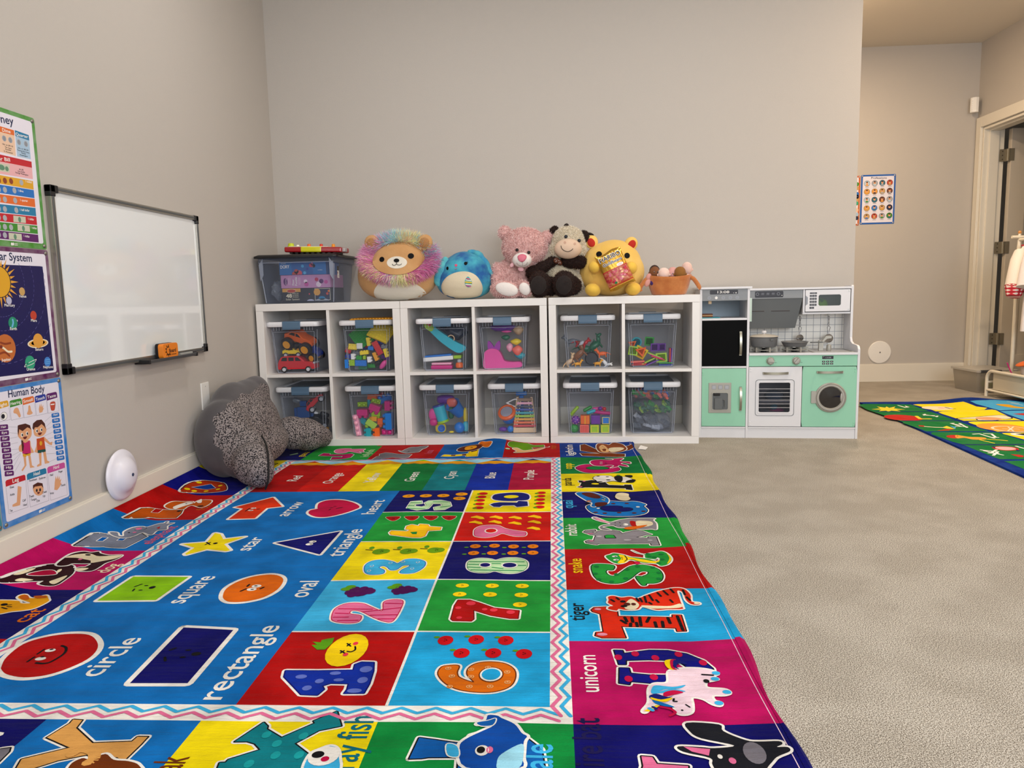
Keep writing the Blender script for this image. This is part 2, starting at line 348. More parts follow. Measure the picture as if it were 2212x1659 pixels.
# ---- traced flat prints: kind, colour, layer, options, millimetre coordinates on their own surface
RUG=[
('P','red',2,1,[(12.2,'white')],'343 -2349 -20 42 -6 61 31 35 49 14 51 -7 42 -35 24 -39 4 -43 -21 -41 -29 -25 -41 -8 -45 12 -27 19'),
('S','black',4,1,[],6,'417 -2257 18 -11 13 -27 -5 -35 -13 -8 -18 3'),
('E','white',4,12,7.8,[],'409 -2317'),
('E','white',4,12,7.8,[],'405 -2279'),
('E','black',5,4.8,3,[],'405 -2275'),
('E','black',5,4.8,3,[],'408 -2309'),
('S','black',4,1,[],5,'388 -2330 1 21'),
('S','black',4,1,[],5,'386 -2295 1 21'),
('P','navy',2,0,[(12.2,'white')],'660 -2166 126 -8 8 -239 -122 -2'),
('S','black',4,1,[],6,'685 -2277 8 9'),
('S','black',4,1,[],6,'690 -2309 9 -15'),
('E','black',4,7.2,3.6,[],'727 -2276'),
('E','black',4,7.2,3.6,[],'730 -2308'),
('E','black',4,10.8,8.4,[],'753 -2292'),
('P','lime',2,0,[(9.5,'white')],'343 -1837 166 -5 -6 -165 -162 2'),
('S','black',4,1,[],5,'391 -1913 10 18'),
('S','black',4,1,[],5,'403 -1943 -3 13'),
('E','black',4,6,3,[],'420 -1906'),
('E','black',4,6,3,[],'422 -1938'),
('E','black',4,8.4,9.6,[],'445 -1920'),
('P','yellow',2,0,[(9.5,'white')],'347 -1564 75 16 -14 88 23 -10 33 -50 64 25 -40 -71 44 -55 -9 -8 -69 17 -44 -49 -9 10 4 53'),
('S','black',4,1,[],5,'428 -1573 7 23'),
('S','black',4,1,[],5,'422 -1550 21 -21'),
('E','black',4,7.2,7.2,[],'456 -1560'),
('P','orangered',2,0,[(9.5,'white')],'343 -1154 94 139 86 -131 -51 -24 8 -130 -92 -10 -4 134'),
('E','white',4,10.8,7.2,[],'424 -1202'),
('E','white',4,10.8,7.2,[],'423 -1172'),
('E','black',5,3.6,2.4,[],'426 -1202'),
('E','black',5,3.6,2.4,[],'425 -1171'),
('S','black',4,1,[],5,'408 -1211 1 37'),
('S','black',4,1,[],6,'443 -1187 6 6'),
('P','crimson',2,1,[(9.5,'white')],'662 -1155 -11 58 25 39 54 -1 57 -41 37 -56 -11 -39 -34 -47 -43 -34 -43 3 -38 39 -7 42 20 18'),
('E','black',4,7.2,2.4,[],'719 -1163'),
('E','black',4,7.2,2.4,[],'727 -1146'),
('S','black',4,1,[],5,'741 -1175 18 15'),
('S','black',4,1,[],4,'718 -1193 3 12'),
('P','navy2',2,0,[(9.5,'white')],'652 -1553 181 114 -1 -221'),
('E','white',4,12,10.8,[],'769 -1568'),
('E','white',4,12,10.8,[],'772 -1543'),
('E','black',5,4.2,3,[],'774 -1568'),
('E','black',5,4.2,3,[],'776 -1543'),
('P','orange',2,1,[(10.9,'white')],'671 -1978 -13 52 12 53 30 36 42 14 34 -15 20 -35 5 -60 -18 -51 -35 -27 -36 -6 -23 12'),
('E','white',4,13.2,10.8,[],'731 -1933'),
('E','white',4,13.2,10.8,[],'735 -1910'),
('E','black',5,4.8,3,[],'733 -1934'),
('E','black',5,4.8,3,[],'733 -1909'),
('S','black',4,1,[],6,'706 -1946 8 16'),
('S','black',4,1,[],6,'710 -1912 0 13'),
('S','black',4,1,[],6,'753 -1928 5 11'),
('T','white',2,'circle',74,'596 -2390 -14 169'),
('T','white',2,'rectangle',74,'884 -2474 15 326'),
('T','white',2,'square',74,'582 -2029 12 191'),
('T','white',2,'oval',74,'895 -1981 6 111'),
('T','white',2,'star',66,'594 -1625 2 125'),
('T','white',2,'triangle',70,'908 -1677 -5 257'),
('T','white',2,'arrow',65,'591 -1271 -4 188'),
('T','white',2,'heart',66,'902 -1251 0 181'),
('T','white',2,'Red',60,'436 -762 12 93'),
('T','white',2,'Orange',60,'605 -803 9 180'),
('T','white',2,'Yellow',60,'784 -797 5 167'),
('T','white',2,'Green',60,'954 -779 8 156'),
('T','white',2,'Cyan',60,'1122 -743 3 133'),
('T','white',2,'Blue',60,'1298 -739 7 103'),
('T','white',2,'Purple',60,'1468 -767 2 164'),
('P','red',2,0,[(7,'white'),(2.5,'dkred')],'1308 -2123 -6 9 -1 75 5 34 29 1 25 -15 41 -30 64 -13 -1 -45 -20 0 -46 15 -47 29 6 -51 -5 -10'),
('E','salmon',4,12,12,[],'1341 -2026'),
('E','salmon',4,7.2,7.2,[],'1379 -2059'),
('E','salmon',4,9.6,9.6,[],'1402 -2062'),
('E','salmon',4,10.8,10.8,[],'1445 -2073'),
('E','salmon',4,7.8,7.8,[],'1312 -2053'),
('E','salmon',4,7.2,7.2,[],'1321 -2108'),
('P','orange2',2,1,[(8,'white'),(3,'brown')],'1311 -2372 1 28 12 9 24 0 0 -28 9 -22 32 -18 -17 31 0 28 16 20 29 6 30 -8 20 -24 4 -34 -9 -33 -26 -19 -32 -4 -41 9 -31 23'),
('E','brown',4,26,31,[],'1421 -2372'),
('E','white',5,23.5,28,[],'1421 -2372'),
('E','sky',6,19.5,23,[],'1421 -2372'),
('E','peach',4,6.6,6.6,[],'1328 -2347'),
('E','orange2',5,4.8,4.8,[],'1328 -2347'),
('E','peach',6,2.4,2.4,[],'1328 -2347'),
('E','peach',4,6.6,6.6,[],'1340 -2379'),
('E','orange2',5,4.8,4.8,[],'1340 -2379'),
('E','peach',6,2.4,2.4,[],'1340 -2379'),
('E','peach',4,6.6,6.6,[],'1341 -2421'),
('E','orange2',5,4.8,4.8,[],'1341 -2421'),
('E','peach',6,2.4,2.4,[],'1341 -2421'),
('E','peach',4,6.6,6.6,[],'1377 -2351'),
('E','orange2',5,4.8,4.8,[],'1377 -2351'),
('E','peach',6,2.4,2.4,[],'1377 -2351'),
('E','peach',4,6.6,6.6,[],'1380 -2381'),
('E','orange2',5,4.8,4.8,[],'1380 -2381'),
('E','peach',6,2.4,2.4,[],'1380 -2381'),
('E','peach',4,6.6,6.6,[],'1381 -2420'),
('E','orange2',5,4.8,4.8,[],'1381 -2420'),
('E','peach',6,2.4,2.4,[],'1381 -2420'),
('E','peach',4,6.6,6.6,[],'1412 -2343'),
('E','orange2',5,4.8,4.8,[],'1412 -2343'),
('E','peach',6,2.4,2.4,[],'1412 -2343'),
('E','peach',4,6.6,6.6,[],'1423 -2419'),
('E','orange2',5,4.8,4.8,[],'1423 -2419'),
('E','peach',6,2.4,2.4,[],'1423 -2419'),
('E','peach',4,6.6,6.6,[],'1454 -2361'),
('E','orange2',5,4.8,4.8,[],'1454 -2361'),
('E','peach',6,2.4,2.4,[],'1454 -2361'),
('E','peach',4,6.6,6.6,[],'1457 -2402'),
('E','orange2',5,4.8,4.8,[],'1457 -2402'),
('E','peach',6,2.4,2.4,[],'1457 -2402'),
('P','royal',2,0,[(8,'white'),(3,'navy2')],'988 -2385 -6 25 68 0 77 4 -3 24 11 10 27 -1 8 -37 4 -50 -2 -36 -39 -1 2 15 -3 22 -38 1 -15 -11 8 -13 -7 -21 -33 2 -35 40'),
('E','lavender',4,13.2,13.2,[],'1153 -2353'),
('E','lavender',4,10.8,12,[],'1157 -2397'),
('E','lavender',4,15,8.4,[],'1151 -2438'),
('E','lavender',4,12,7.2,[],'1092 -2370'),
('E','lavender',4,9,9,[],'1068 -2402'),
('E','lavender',4,10.8,6,[],'1107 -2397'),
('E','lavender',4,12,8.4,[],'1024 -2385'),
('E','lavender',4,9.6,9.6,[],'1051 -2429'),
('P','pink',2,1,[(7,'white'),(2.5,'crimson')],'1005 -2106 -7 52 20 31 39 0 32 -24 29 -23 5 10 -8 41 14 15 31 -5 6 -44 -5 -71 -19 -3 -33 22 -40 35 -25 6 -1 -19 31 -13 2 -32 -26 -6 -31 9'),
('S','crimson2',4,0,[],4,'1007 -2054 88 -6'),
('S','crimson2',4,0,[],4,'1006 -2080 34 -3'),
('S','crimson2',4,0,[],4,'1008 -2103 37 0'),
('S','crimson2',4,0,[],4,'1073 -2075 93 22'),
('S','crimson2',4,0,[],4,'1098 -2094 68 1'),
('S','crimson2',4,0,[],4,'1123 -2115 39 0'),
('S','crimson2',4,0,[],4,'1121 -2026 42 -4'),
('S','crimson2',4,0,[],4,'1024 -2122 50 1'),
('P','sky2',2,1,[(6,'white'),(2.5,'blue')],'1007 -1794 -8 44 12 32 29 9 31 -14 21 -18 17 32 33 4 28 -23 5 -41 -11 -35 -17 -17 -29 2 -2 24 17 31 -8 9 -16 -6 -10 -29 -16 -3 -16 25 -15 9 -9 -14 20 -22 3 -25 -21 -7 -23 7'),
('E','white',4,5.4,8.4,[],'1020 -1761'),
('E','sky2',5,4.2,6.6,[],'1020 -1761'),
('E','white',4,5.4,8.4,[],'1021 -1799'),
('E','sky2',5,4.2,6.6,[],'1021 -1799'),
('E','white',4,5.4,8.4,[],'1070 -1737'),
('E','sky2',5,4.2,6.6,[],'1070 -1737'),
('E','white',4,5.4,8.4,[],'1106 -1728'),
('E','sky2',5,4.2,6.6,[],'1106 -1728'),
('E','white',4,5.4,8.4,[],'1144 -1786'),
('E','sky2',5,4.2,6.6,[],'1144 -1786'),
('E','white',4,5.4,8.4,[],'1151 -1733'),
('E','sky2',5,4.2,6.6,[],'1151 -1733'),
('P','mint',2,1,[(6,'white'),(2,'green')],'1301 -1756 3 36 25 19 31 -3 21 -12 26 19 40 0 25 -28 0 -54 -26 -33 -32 -3 -30 15 -21 -13 -33 2 -21 20'),
('S','green2',4,0,[],5,'1305 -1729 160 2'),
('S','green2',4,0,[],5,'1304 -1752 30 0'),
('S','green2',4,0,[],5,'1373 -1743 23 0'),
('S','green2',4,0,[],5,'1305 -1774 35 -4'),
('S','green2',4,0,[],5,'1375 -1774 31 -9'),
('S','green2',4,0,[],5,'1316 -1796 149 -2'),
('S','green2',4,0,[],5,'1450 -1757 21 0'),
('E','white',5,18,20,[],'1353 -1757'),
('E','navy',6,14.5,15,[],'1353 -1757'),
('E','white',5,24,24,[],'1424 -1757'),
('E','navy',6,20,18,[],'1424 -1757'),
('P','gold2',2,0,[(6,'white'),(2,'orange')],'1005 -1457 3 19 54 -8 7 15 -16 8 -2 32 13 15 28 -16 1 21 27 -6 8 -20 42 -7 1 -28 -41 -7 -1 -53 -11 -14 -25 0 -78 28'),
('P','green3',4,0,[],'1074 -1454 23 4 2 -24 -14 1'),
('P','mint',2,0,[(5,'white'),(1.5,'green')],'1010 -1184 0 86 36 9 9 -40 -23 -9 -1 -23 32 -12 16 19 -14 35 12 29 44 9 37 -25 13 -54 -20 -46 -32 -5 -8 34 27 22 -7 25 -36 0 -1 -28 -5 -37 -35 -18'),
('S','green2',4,0,[],6,'1014 -1118 34 -1'),
('S','green2',4,0,[],6,'1010 -1156 20 -1'),
('S','green2',4,0,[],6,'1096 -1104 57 -2'),
('S','green2',4,0,[],6,'1012 -1194 67 -5'),
('S','green2',4,0,[],6,'1135 -1178 31 18'),
('P','pink',2,1,[(6,'white'),(2.5,'crimson')],'1291 -1464 0 45 22 31 45 3 32 -35 41 -24 27 -11 -1 -38 -33 0 -40 27 -27 -29 -28 -11 -30 12'),
('E','white',4,22,26,[],'1344 -1442'),
('E','orangered2',5,18,20,[],'1344 -1442'),
('P','navy3',2,1,[(6,'white')],'1316 -1046 7 52 45 20 58 -1 30 -33 2 -62 -27 -15 -50 -3 -46 12'),
('E','yellow',4,29,22,[],'1389 -1031'),
('P','navy3',3,0,[(5,'white')],'1315 -1135 12 19 21 10 67 -6 5 24 34 -11 4 -58 -40 -12 -12 23 -44 -3 -9 -19 -22 4'),
('E','red2',3,18,22,[],'1304 -2222'),
('E','leaf',3,7.2,4.8,[],'1282 -2207'),
('F','black',6,9,'1304 -2222'),
('E','red2',3,18,22,[],'1374 -2217'),
('E','leaf',3,7.2,4.8,[],'1352 -2202'),
('F','black',6,9,'1374 -2217'),
('E','red2',3,18,22,[],'1442 -2220'),
('E','leaf',3,7.2,4.8,[],'1422 -2205'),
('F','black',6,9,'1442 -2220'),
('E','red2',3,18,22,[],'1348 -2280'),
('E','leaf',3,7.2,4.8,[],'1327 -2266'),
('F','black',6,9,'1348 -2280'),
('E','red2',3,18,22,[],'1418 -2279'),
('E','leaf',3,7.2,4.8,[],'1397 -2265'),
('F','black',6,9,'1418 -2279'),
('E','red2',3,18,22,[],'1486 -2282'),
('E','leaf',3,7.2,4.8,[],'1467 -2268'),
('F','black',6,9,'1486 -2282'),
('E','lemon',3,18,15,[],'1305 -1912'),
('F','black',6,7.5,'1305 -1912'),
('E','lemon',3,18,15,[],'1386 -1910'),
('F','black',6,7.5,'1386 -1910'),
('E','lemon',3,18,15,[],'1467 -1908'),
('F','black',6,7.5,'1467 -1908'),
('E','lemon',3,18,15,[],'1305 -1970'),
('F','black',6,7.5,'1305 -1970'),
('E','lemon',3,18,15,[],'1385 -1968'),
('F','black',6,7.5,'1385 -1968'),
('E','lemon',3,18,15,[],'1467 -1968'),
('F','black',6,7.5,'1467 -1968'),
('E','lemon',3,18,15,[],'1466 -2028'),
('F','black',6,7.5,'1466 -2028'),
('E','orange3',3,17,18,[],'1307 -1592'),
('E','leaf',3,7.2,4.8,[],'1280 -1602'),
('F','black',6,8.5,'1307 -1592'),
('E','orange3',3,17,18,[],'1367 -1588'),
('E','leaf',3,7.2,4.8,[],'1339 -1598'),
('F','black',6,8.5,'1367 -1588'),
('E','orange3',3,17,18,[],'1427 -1595'),
('E','leaf',3,7.2,4.8,[],'1399 -1605'),
('F','black',6,8.5,'1427 -1595'),
('E','orange3',3,17,18,[],'1488 -1594'),
('E','leaf',3,7.2,4.8,[],'1460 -1604'),
('F','black',6,8.5,'1488 -1594'),
('E','orange3',3,17,18,[],'1308 -1654'),
('E','leaf',3,7.2,4.8,[],'1281 -1664'),
('F','black',6,8.5,'1308 -1654'),
('E','orange3',3,17,18,[],'1366 -1653'),
('E','leaf',3,7.2,4.8,[],'1340 -1662'),
('F','black',6,8.5,'1366 -1653'),
('E','orange3',3,17,18,[],'1428 -1653'),
('E','leaf',3,7.2,4.8,[],'1401 -1663'),
('F','black',6,8.5,'1428 -1653'),
('E','orange3',3,17,18,[],'1489 -1651'),
('E','leaf',3,7.2,4.8,[],'1462 -1660'),
('F','black',6,8.5,'1489 -1651'),
('E','pear',3,22,25,[],'1013 -1636'),
('E','pear',3,17,20,[],'1028 -1634'),
('E','leaf',3,8,12,[],'981 -1603'),
('S','black',4,1,[],4,'966 -1620 22 -4'),
('F','black',6,12,'1020 -1636'),
('E','pear',3,22,25,[],'1099 -1635'),
('E','pear',3,17,20,[],'1115 -1633'),
('E','leaf',3,8,12,[],'1069 -1602'),
('S','black',4,1,[],4,'1053 -1619 22 -3'),
('F','black',6,12,'1106 -1635'),
('E','pear',3,22,25,[],'1183 -1627'),
('E','pear',3,17,20,[],'1198 -1625'),
('E','leaf',3,8,12,[],'1154 -1594'),
('S','black',4,1,[],4,'1137 -1612 22 -3'),
('F','black',6,12,'1190 -1627'),
('E','purple',3,14,18,[],'1007 -1951'),
('E','purple',3,14,18,[],'1015 -1932'),
('E','purple',3,14,18,[],'1030 -1944'),
('E','purple',3,14,18,[],'1039 -1932'),
('E','purple',3,14,18,[],'1054 -1940'),
('E','purple',3,14,18,[],'1018 -1966'),
('E','purple',3,14,18,[],'1035 -1962'),
('E','purple',3,14,18,[],'1050 -1951'),
('E','purple',3,14,18,[],'1062 -1948'),
('E','purple',3,14,18,[],'1043 -1959'),
('E','leaf',3,16,12,[],'992 -1929'),
('E','leaf',3,14,12,[],'1000 -1915'),
('E','purple',3,11.9,15.3,[],'1130 -1945'),
('E','purple',3,11.9,15.3,[],'1138 -1929'),
('E','purple',3,11.9,15.3,[],'1150 -1939'),
('E','purple',3,11.9,15.3,[],'1158 -1929'),
('E','purple',3,11.9,15.3,[],'1170 -1935'),
('E','purple',3,11.9,15.3,[],'1138 -1958'),
('E','purple',3,11.9,15.3,[],'1153 -1954'),
('E','purple',3,11.9,15.3,[],'1167 -1945'),
('E','purple',3,11.9,15.3,[],'1177 -1942'),
('E','purple',3,11.9,15.3,[],'1160 -1951'),
('E','leaf',3,16,12,[],'1118 -1923'),
('E','leaf',3,14,12,[],'1126 -1910'),
('P','red',3,1,[(2.5,'mint')],'957 -1289 45 3 5 -21 -9 -25 -12 -3 -19 20'),
('F','black',6,12,'986 -1312'),
('P','red',3,1,[(2.5,'mint')],'1024 -1287 44 3 5 -21 -9 -25 -13 -3 -18 20'),
('F','black',6,12,'1052 -1309'),
('P','red',3,1,[(2.5,'mint')],'1092 -1285 44 3 5 -21 -10 -25 -13 -3 -18 21'),
('F','black',6,12,'1120 -1307'),
('P','red',3,1,[(2.5,'mint')],'1158 -1282 44 2 4 -20 -11 -25 -12 -4 -18 21'),
('F','black',6,12,'1184 -1305'),
('E','orange4',3,24,24,[],'984 -1020'),
('F','black',6,12,'984 -1020'),
('E','orange4',3,24,24,[],'1052 -1018'),
('F','black',6,12,'1052 -1018'),
('E','orange4',3,24,24,[],'1121 -1016'),
('F','black',6,12,'1121 -1016'),
('E','orange4',3,24,24,[],'1190 -992'),
('F','black',6,12,'1190 -992'),
('E','orange4',3,24,24,[],'1189 -1055'),
('F','black',6,12,'1189 -1055'),
('E','red2',3,18,18,[],'1275 -982'),
('E','leaf',3,8,10,[],'1259 -988'),
('E','red2',3,18,18,[],'1274 -1030'),
('E','leaf',3,8,10,[],'1258 -1036'),
('E','red2',3,18,18,[],'1273 -1079'),
('E','leaf',3,8,10,[],'1257 -1084'),
('E','red2',3,18,18,[],'1275 -1128'),
('E','leaf',3,8,10,[],'1259 -1133'),
('E','red2',3,18,18,[],'1277 -1177'),
('E','leaf',3,8,10,[],'1262 -1183'),
('E','red2',3,18,18,[],'1505 -984'),
('E','leaf',3,8,10,[],'1488 -990'),
('E','red2',3,18,18,[],'1504 -1030'),
('E','leaf',3,8,10,[],'1487 -1036'),
('E','red2',3,18,18,[],'1503 -1077'),
('E','leaf',3,8,10,[],'1487 -1082'),
('E','red2',3,18,18,[],'1503 -1126'),
('E','leaf',3,8,10,[],'1487 -1131'),
('E','red2',3,18,18,[],'1502 -1173'),
('E','leaf',3,8,10,[],'1486 -1178'),
('P','gold2',3,0,[],'1260 -1291 19 17 25 -18 7 -22 -15 -2 -17 14 -18 2'),
('P','gold2',3,0,[],'1326 -1289 20 17 25 -18 5 -22 -14 -1 -16 13 -19 2'),
('P','gold2',3,0,[],'1394 -1294 20 17 24 -18 5 -22 -14 -1 -16 14 -18 2'),
('P','gold2',3,0,[],'1462 -1285 21 17 24 -18 4 -22 -14 -1 -16 14 -18 2'),
('P','gold2',3,0,[],'1260 -1348 19 16 24 -17 7 -21 -14 -1 -17 13 -18 2'),
('P','gold2',3,0,[],'1327 -1343 19 16 24 -16 6 -22 -14 -1 -16 13 -18 2'),
('P','gold2',3,0,[],'1397 -1357 19 16 24 -17 4 -21 -13 -1 -16 13 -18 2'),
('P','gold2',3,0,[],'1463 -1345 20 16 23 -17 5 -21 -14 -1 -16 13 -17 2'),
('P','gold2',3,0,[],'1463 -1414 19 16 23 -16 4 -20 -14 -2 -15 13 -17 2'),
('E','lemon',3,45,75,[],'1088 -2267'),
('P','leaf',3,0,[],'1038 -2267 -18 -1 -20 22 12 2 -15 14 20 -3 -1 11 11 6 15 6 3 -25 -3 -16'),
('S','black',5,1,[],4,'1103 -2254 4 -15 -7 -9 -9 2'),
('S','black',5,0,[],4,'1081 -2240 11 -12'),
('S','black',5,0,[],4,'1088 -2241 -4 -10'),
('S','black',5,0,[],4,'1075 -2273 12 -11'),
('S','black',5,0,[],4,'1083 -2273 -5 -11'),
('E','salmon',4,6,8,[],'1100 -2239'),
('E','salmon',4,6,8,[],'1091 -2290'),
('T','white',2,'ightin',53,'1647 -323 11 254'),
('T','lemon',2,'opp',53,'1634 -585 6 105'),
('T','black',2,'panda',53,'1626 -879 4 130'),
('T','sky2',2,'quai',53,'1622 -1194 5 98'),
('T','white',2,'rabbit',53,'1631 -1492 -4 117'),
('T','lemon',2,'snake',53,'1633 -1815 1 111'),
('T','black',2,'tiger',53,'1625 -2116 3 100'),
('T','white',2,'unicorn',53,'1642 -2435 -3 149'),
('P','brown2',2,0,[(7,'white'),(3,'black')],'1697 -71 18 20 72 -186 153 132 36 60 0 -62 -47 -98 -103 -62 70 -31 -6 -59 -193 31 -10 53 57 -3 48 -3 -99 66'),
('P','owl',6,1,[(5,'white')],'1772 -137 14 92 38 -12 16 -22 26 51 35 -34 13 -42 5 -81 -26 -57 -43 -21 -49 -3 -22 30'),
('P','peach',7,1,[],'1785 -138 21 61 17 -63 5 -99 -34 -7'),
('P','cream',7,1,[],'1834 -161 52 18 22 -31 -30 -57 -43 -18'),
('E','black',9,3.6,3.6,[],'1805 -119'),
('E','black',9,3.6,3.6,[],'1809 -159'),
('P','brown2',9,1,[],'1798 -189 18 9 -4 -48 -12 0'),
('P','magenta',2,1,[(7,'white'),(3,'black')],'1655 -570 22 52 39 18 61 -3 47 -26 24 -57 -14 -46 -46 -28 -55 -6 -49 25'),
('P','green4',5,1,[(2.5,'black')],'1701 -572 21 26 30 -1 33 -8 15 -26 -15 -18 -37 -6 -29 5'),
('P','magenta',6,1,[(5,'white')],'1724 -467 16 42 35 10 31 -5 23 -1 6 17 -34 20 38 -11 32 7 10 -18 -19 -42 40 -27 0 -36 -24 29 -17 -16 23 -34 1 -32 -34 34 -10 -24 -32 -23 19 39 -22 18 -31 -19 -37 13'),
('E','white',8,6.6,5.4,[],'1774 -469'),
('E','white',8,6.6,5.4,[],'1772 -499'),
('E','black',9,2.4,2.4,[],'1774 -469'),
('E','black',9,2.4,2.4,[],'1772 -499'),
('E','black',8,6,4.8,[],'1794 -487'),
('P','black',2,0,[(7,'white'),(3,'black')],'1661 -799 26 -8 25 13 45 -9 16 -67 6 -7 63 -8 2 15 22 0 -2 -79 -21 7 2 18 -82 9 -84 3 -10 -6 -17 13 11 12 4 26 5 33 -10 7'),
('E','yellow',4,15.6,12,[],'1724 -858'),
('E','pink',4,6,6,[],'1680 -814'),
('E','pink',4,6,6,[],'1664 -903'),
('P','white',6,1,[(3,'black')],'1730 -732 25 14 39 -4 16 -27 33 13 29 -22 13 -42 -20 -33 -31 1 -33 21 -32 -19 -28 -6 -11 41 -9 28'),
('P','black',7,1,[],'1813 -734 31 6 -4 -77 -13 -27 -16 35'),
('E','black',7,7.2,6,[],'1744 -728'),
('E','black',7,7.2,6,[],'1782 -741'),
('E','black',7,9.6,8.4,[],'1782 -796'),
('E','black',7,10.8,7.2,[],'1745 -827'),
('P','black',7,1,[],'1851 -833 9 27 27 20 8 -18 -17 -36'),
('P','black',7,1,[],'1859 -715 30 -1 -5 -35 -20 15'),
('E','leaf',8,8.4,9.6,[],'1831 -714'),
('P','blue2',2,1,[(7,'white'),(3,'black')],'1675 -1185 15 32 33 26 41 16 53 -7 40 5 33 -39 -9 -21 8 -47 -16 -40 -40 -24 -50 -4 -47 6 -42 30'),
('P','navy',5,1,[(3,'black')],'1724 -1201 14 23 37 7 27 -6 1 -16 24 0 11 -16 -15 -22 -42 -7 -41 9'),
('E','brown3',4,8.4,7.2,[],'1774 -1144'),
('E','brown3',4,8.4,7.2,[],'1824 -1140'),
('E','brown3',4,8.4,7.2,[],'1703 -1247'),
('E','brown3',4,8.4,7.2,[],'1786 -1251'),
('E','brown3',4,8.4,7.2,[],'1839 -1255'),
('E','brown3',4,8.4,7.2,[],'1874 -1235'),
('E','brown3',4,8.4,7.2,[],'1735 -1258'),
('E','white',4,7.2,7.2,[],'1860 -1183'),
('E','white',4,6,6,[],'1715 -1201'),
('P','blue2',7,1,[(5,'white')],'1641 -1006 57 12 43 -48 19 -46 -8 -56 -24 1 -24 -42 -12 11 5 37 -20 28'),
('P','brown3',8,1,[],'1662 -1011 36 11 33 -48 -6 -34 -37 18'),
('P','brown3',8,1,[],'1709 -1137 41 4 -5 -32 -35 -20'),
('E','orange',8,9.6,7.2,[],'1686 -1115'),
('E','black',8,8.4,7.2,[],'1678 -1142'),
('P','cream',7,1,[(2,'black')],'1790 -1043 11 35 21 9 21 -16 -2 -36 2 -34 -16 -22 -24 6 -14 29'),
('E','lemon',8,3.6,3,[],'1742 -1065'),
('E','lemon',8,3.6,3,[],'1737 -1099'),
('E','lemon',8,3.6,3,[],'1747 -1083'),
('E','lemon',8,3.6,3,[],'1743 -1105'),
('P','gray',2,0,[(7,'white'),(3,'black')],'1652 -1459 7 17 30 9 2 -18 -14 -8 13 -9 9 17 26 13 27 -5 16 -9 8 -25 18 16 29 17 21 -9 23 -34 -17 -4 -35 -24 39 -8 2 12 23 -5 -1 -82 -23 4 0 19 -88 1 -73 1 -8 -9 -30 17 -2 16 11 12 15 -8 9 52 -16 9'),
('P','green5',5,0,[(3,'black')],'1718 -1501 9 10 18 -3 5 -28 -31 0'),
('E','gray2',4,8.4,7.2,[],'1699 -1505'),
('E','gray2',4,12,8.4,[],'1786 -1543'),
('E','gray2',4,8.4,7.2,[],'1856 -1547'),
('E','pink',4,10.8,3.6,[],'1672 -1476'),
('E','pink',4,8.4,3.6,[],'1672 -1549'),
('P','gray',6,1,[(5,'white')],'1689 -1315 11 11 42 -54 36 22 42 18 29 0 52 -1 -7 -19 5 -37 -4 -44 -6 -26 -13 9 -35 0 -37 18 -33 1 -20 22 -35 -13 13 -17 12 -18 -27 5 -7 26 13 22 26 13 -37 33'),
('P','pinkl',7,1,[],'1699 -1311 43 -52 -12 0 -26 29'),
('P','cream',7,1,[],'1835 -1351 33 4 19 -14 -2 -31 -24 -18 -33 5'),
('P','red',8,1,[],'1814 -1350 17 -5 -1 -32 0 -22 -16 9'),
('P','orange',8,1,[],'1786 -1431 13 18 40 12 29 9 -20 -26 -35 -22'),
('E','white',8,9.6,12,[],'1795 -1386'),
('E','black',9,2.4,2.4,[],'1762 -1368'),
('E','black',9,2.4,2.4,[],'1778 -1368'),
('E','black',9,2.4,2.4,[],'1760 -1395'),
('E','black',9,2.4,2.4,[],'1777 -1400'),
('E','black',9,3.6,3,[],'1789 -1384'),
('P','green5',2,1,[(7,'white'),(3,'black')],'1666 -1753 56 -9 -3 -36 -16 0 -5 -17 8 -22 16 -4 19 25 30 43 28 10 26 -9 22 -27 5 -43 -10 -37 -18 -16 -22 -2 -5 -11 -10 3 -9 55 19 0 2 4 14 13 3 17 -16 5 -15 -13 -23 -38 -28 -29 -35 0 -24 21 -13 46'),
('E','green4',4,7.2,8.4,[],'1675 -1771'),
('E','green4',4,7.2,8.4,[],'1668 -1824'),
('E','green4',4,7.2,8.4,[],'1675 -1866'),
('E','green4',4,7.2,8.4,[],'1709 -1883'),
('E','green4',4,7.2,8.4,[],'1726 -1833'),
('E','green4',4,7.2,8.4,[],'1759 -1798'),
('E','green4',4,7.2,8.4,[],'1791 -1776'),
('E','green4',4,7.2,8.4,[],'1833 -1785'),
('E','green4',4,7.2,8.4,[],'1844 -1825'),
('E','green4',4,7.2,8.4,[],'1838 -1867'),
('E','green4',4,7.2,8.4,[],'1749 -1862'),
('P','green5',6,1,[(5,'white')],'1707 -1691 15 14 12 10 26 -15 19 -20 20 -5 32 -14 21 -19 10 19 -5 14 -9 -14 -26 10 0 29 -19 14 -14 26 27 -36 29 10 30 12 16 -27 4 -43 -16 -37 -22 -13 -11 18 -39 9 -31 24 -22 -24 -21 -4 -18 28'),
('P','lemon',7,1,[],'1746 -1682 20 -10 12 -14 39 -20 29 -14 15 14 -14 -28 -39 10 -31 23 -20 -28 -20 1 13 32'),
('E','white',8,8.4,6,[],'1733 -1696'),
('E','white',8,8.4,6,[],'1734 -1725'),
('E','navy',9,3.6,3,[],'1735 -1698'),
('E','navy',9,3.6,3,[],'1736 -1726'),
('P','lemon',8,1,[],'1887 -1668 8 -58 -19 -37 14 46'),
('E','green4',8,7.2,7.2,[],'1834 -1697'),
('E','green4',8,7.2,7.2,[],'1847 -1707'),
('E','green4',8,7.2,7.2,[],'1871 -1683'),
('E','green4',8,7.2,7.2,[],'1868 -1726'),
('E','green4',8,7.2,7.2,[],'1833 -1678'),
('E','green4',8,7.2,7.2,[],'1854 -1754'),
('P','crimson',7,1,[],'1785 -1739 16 -5 -3 -14 -9 -5'),
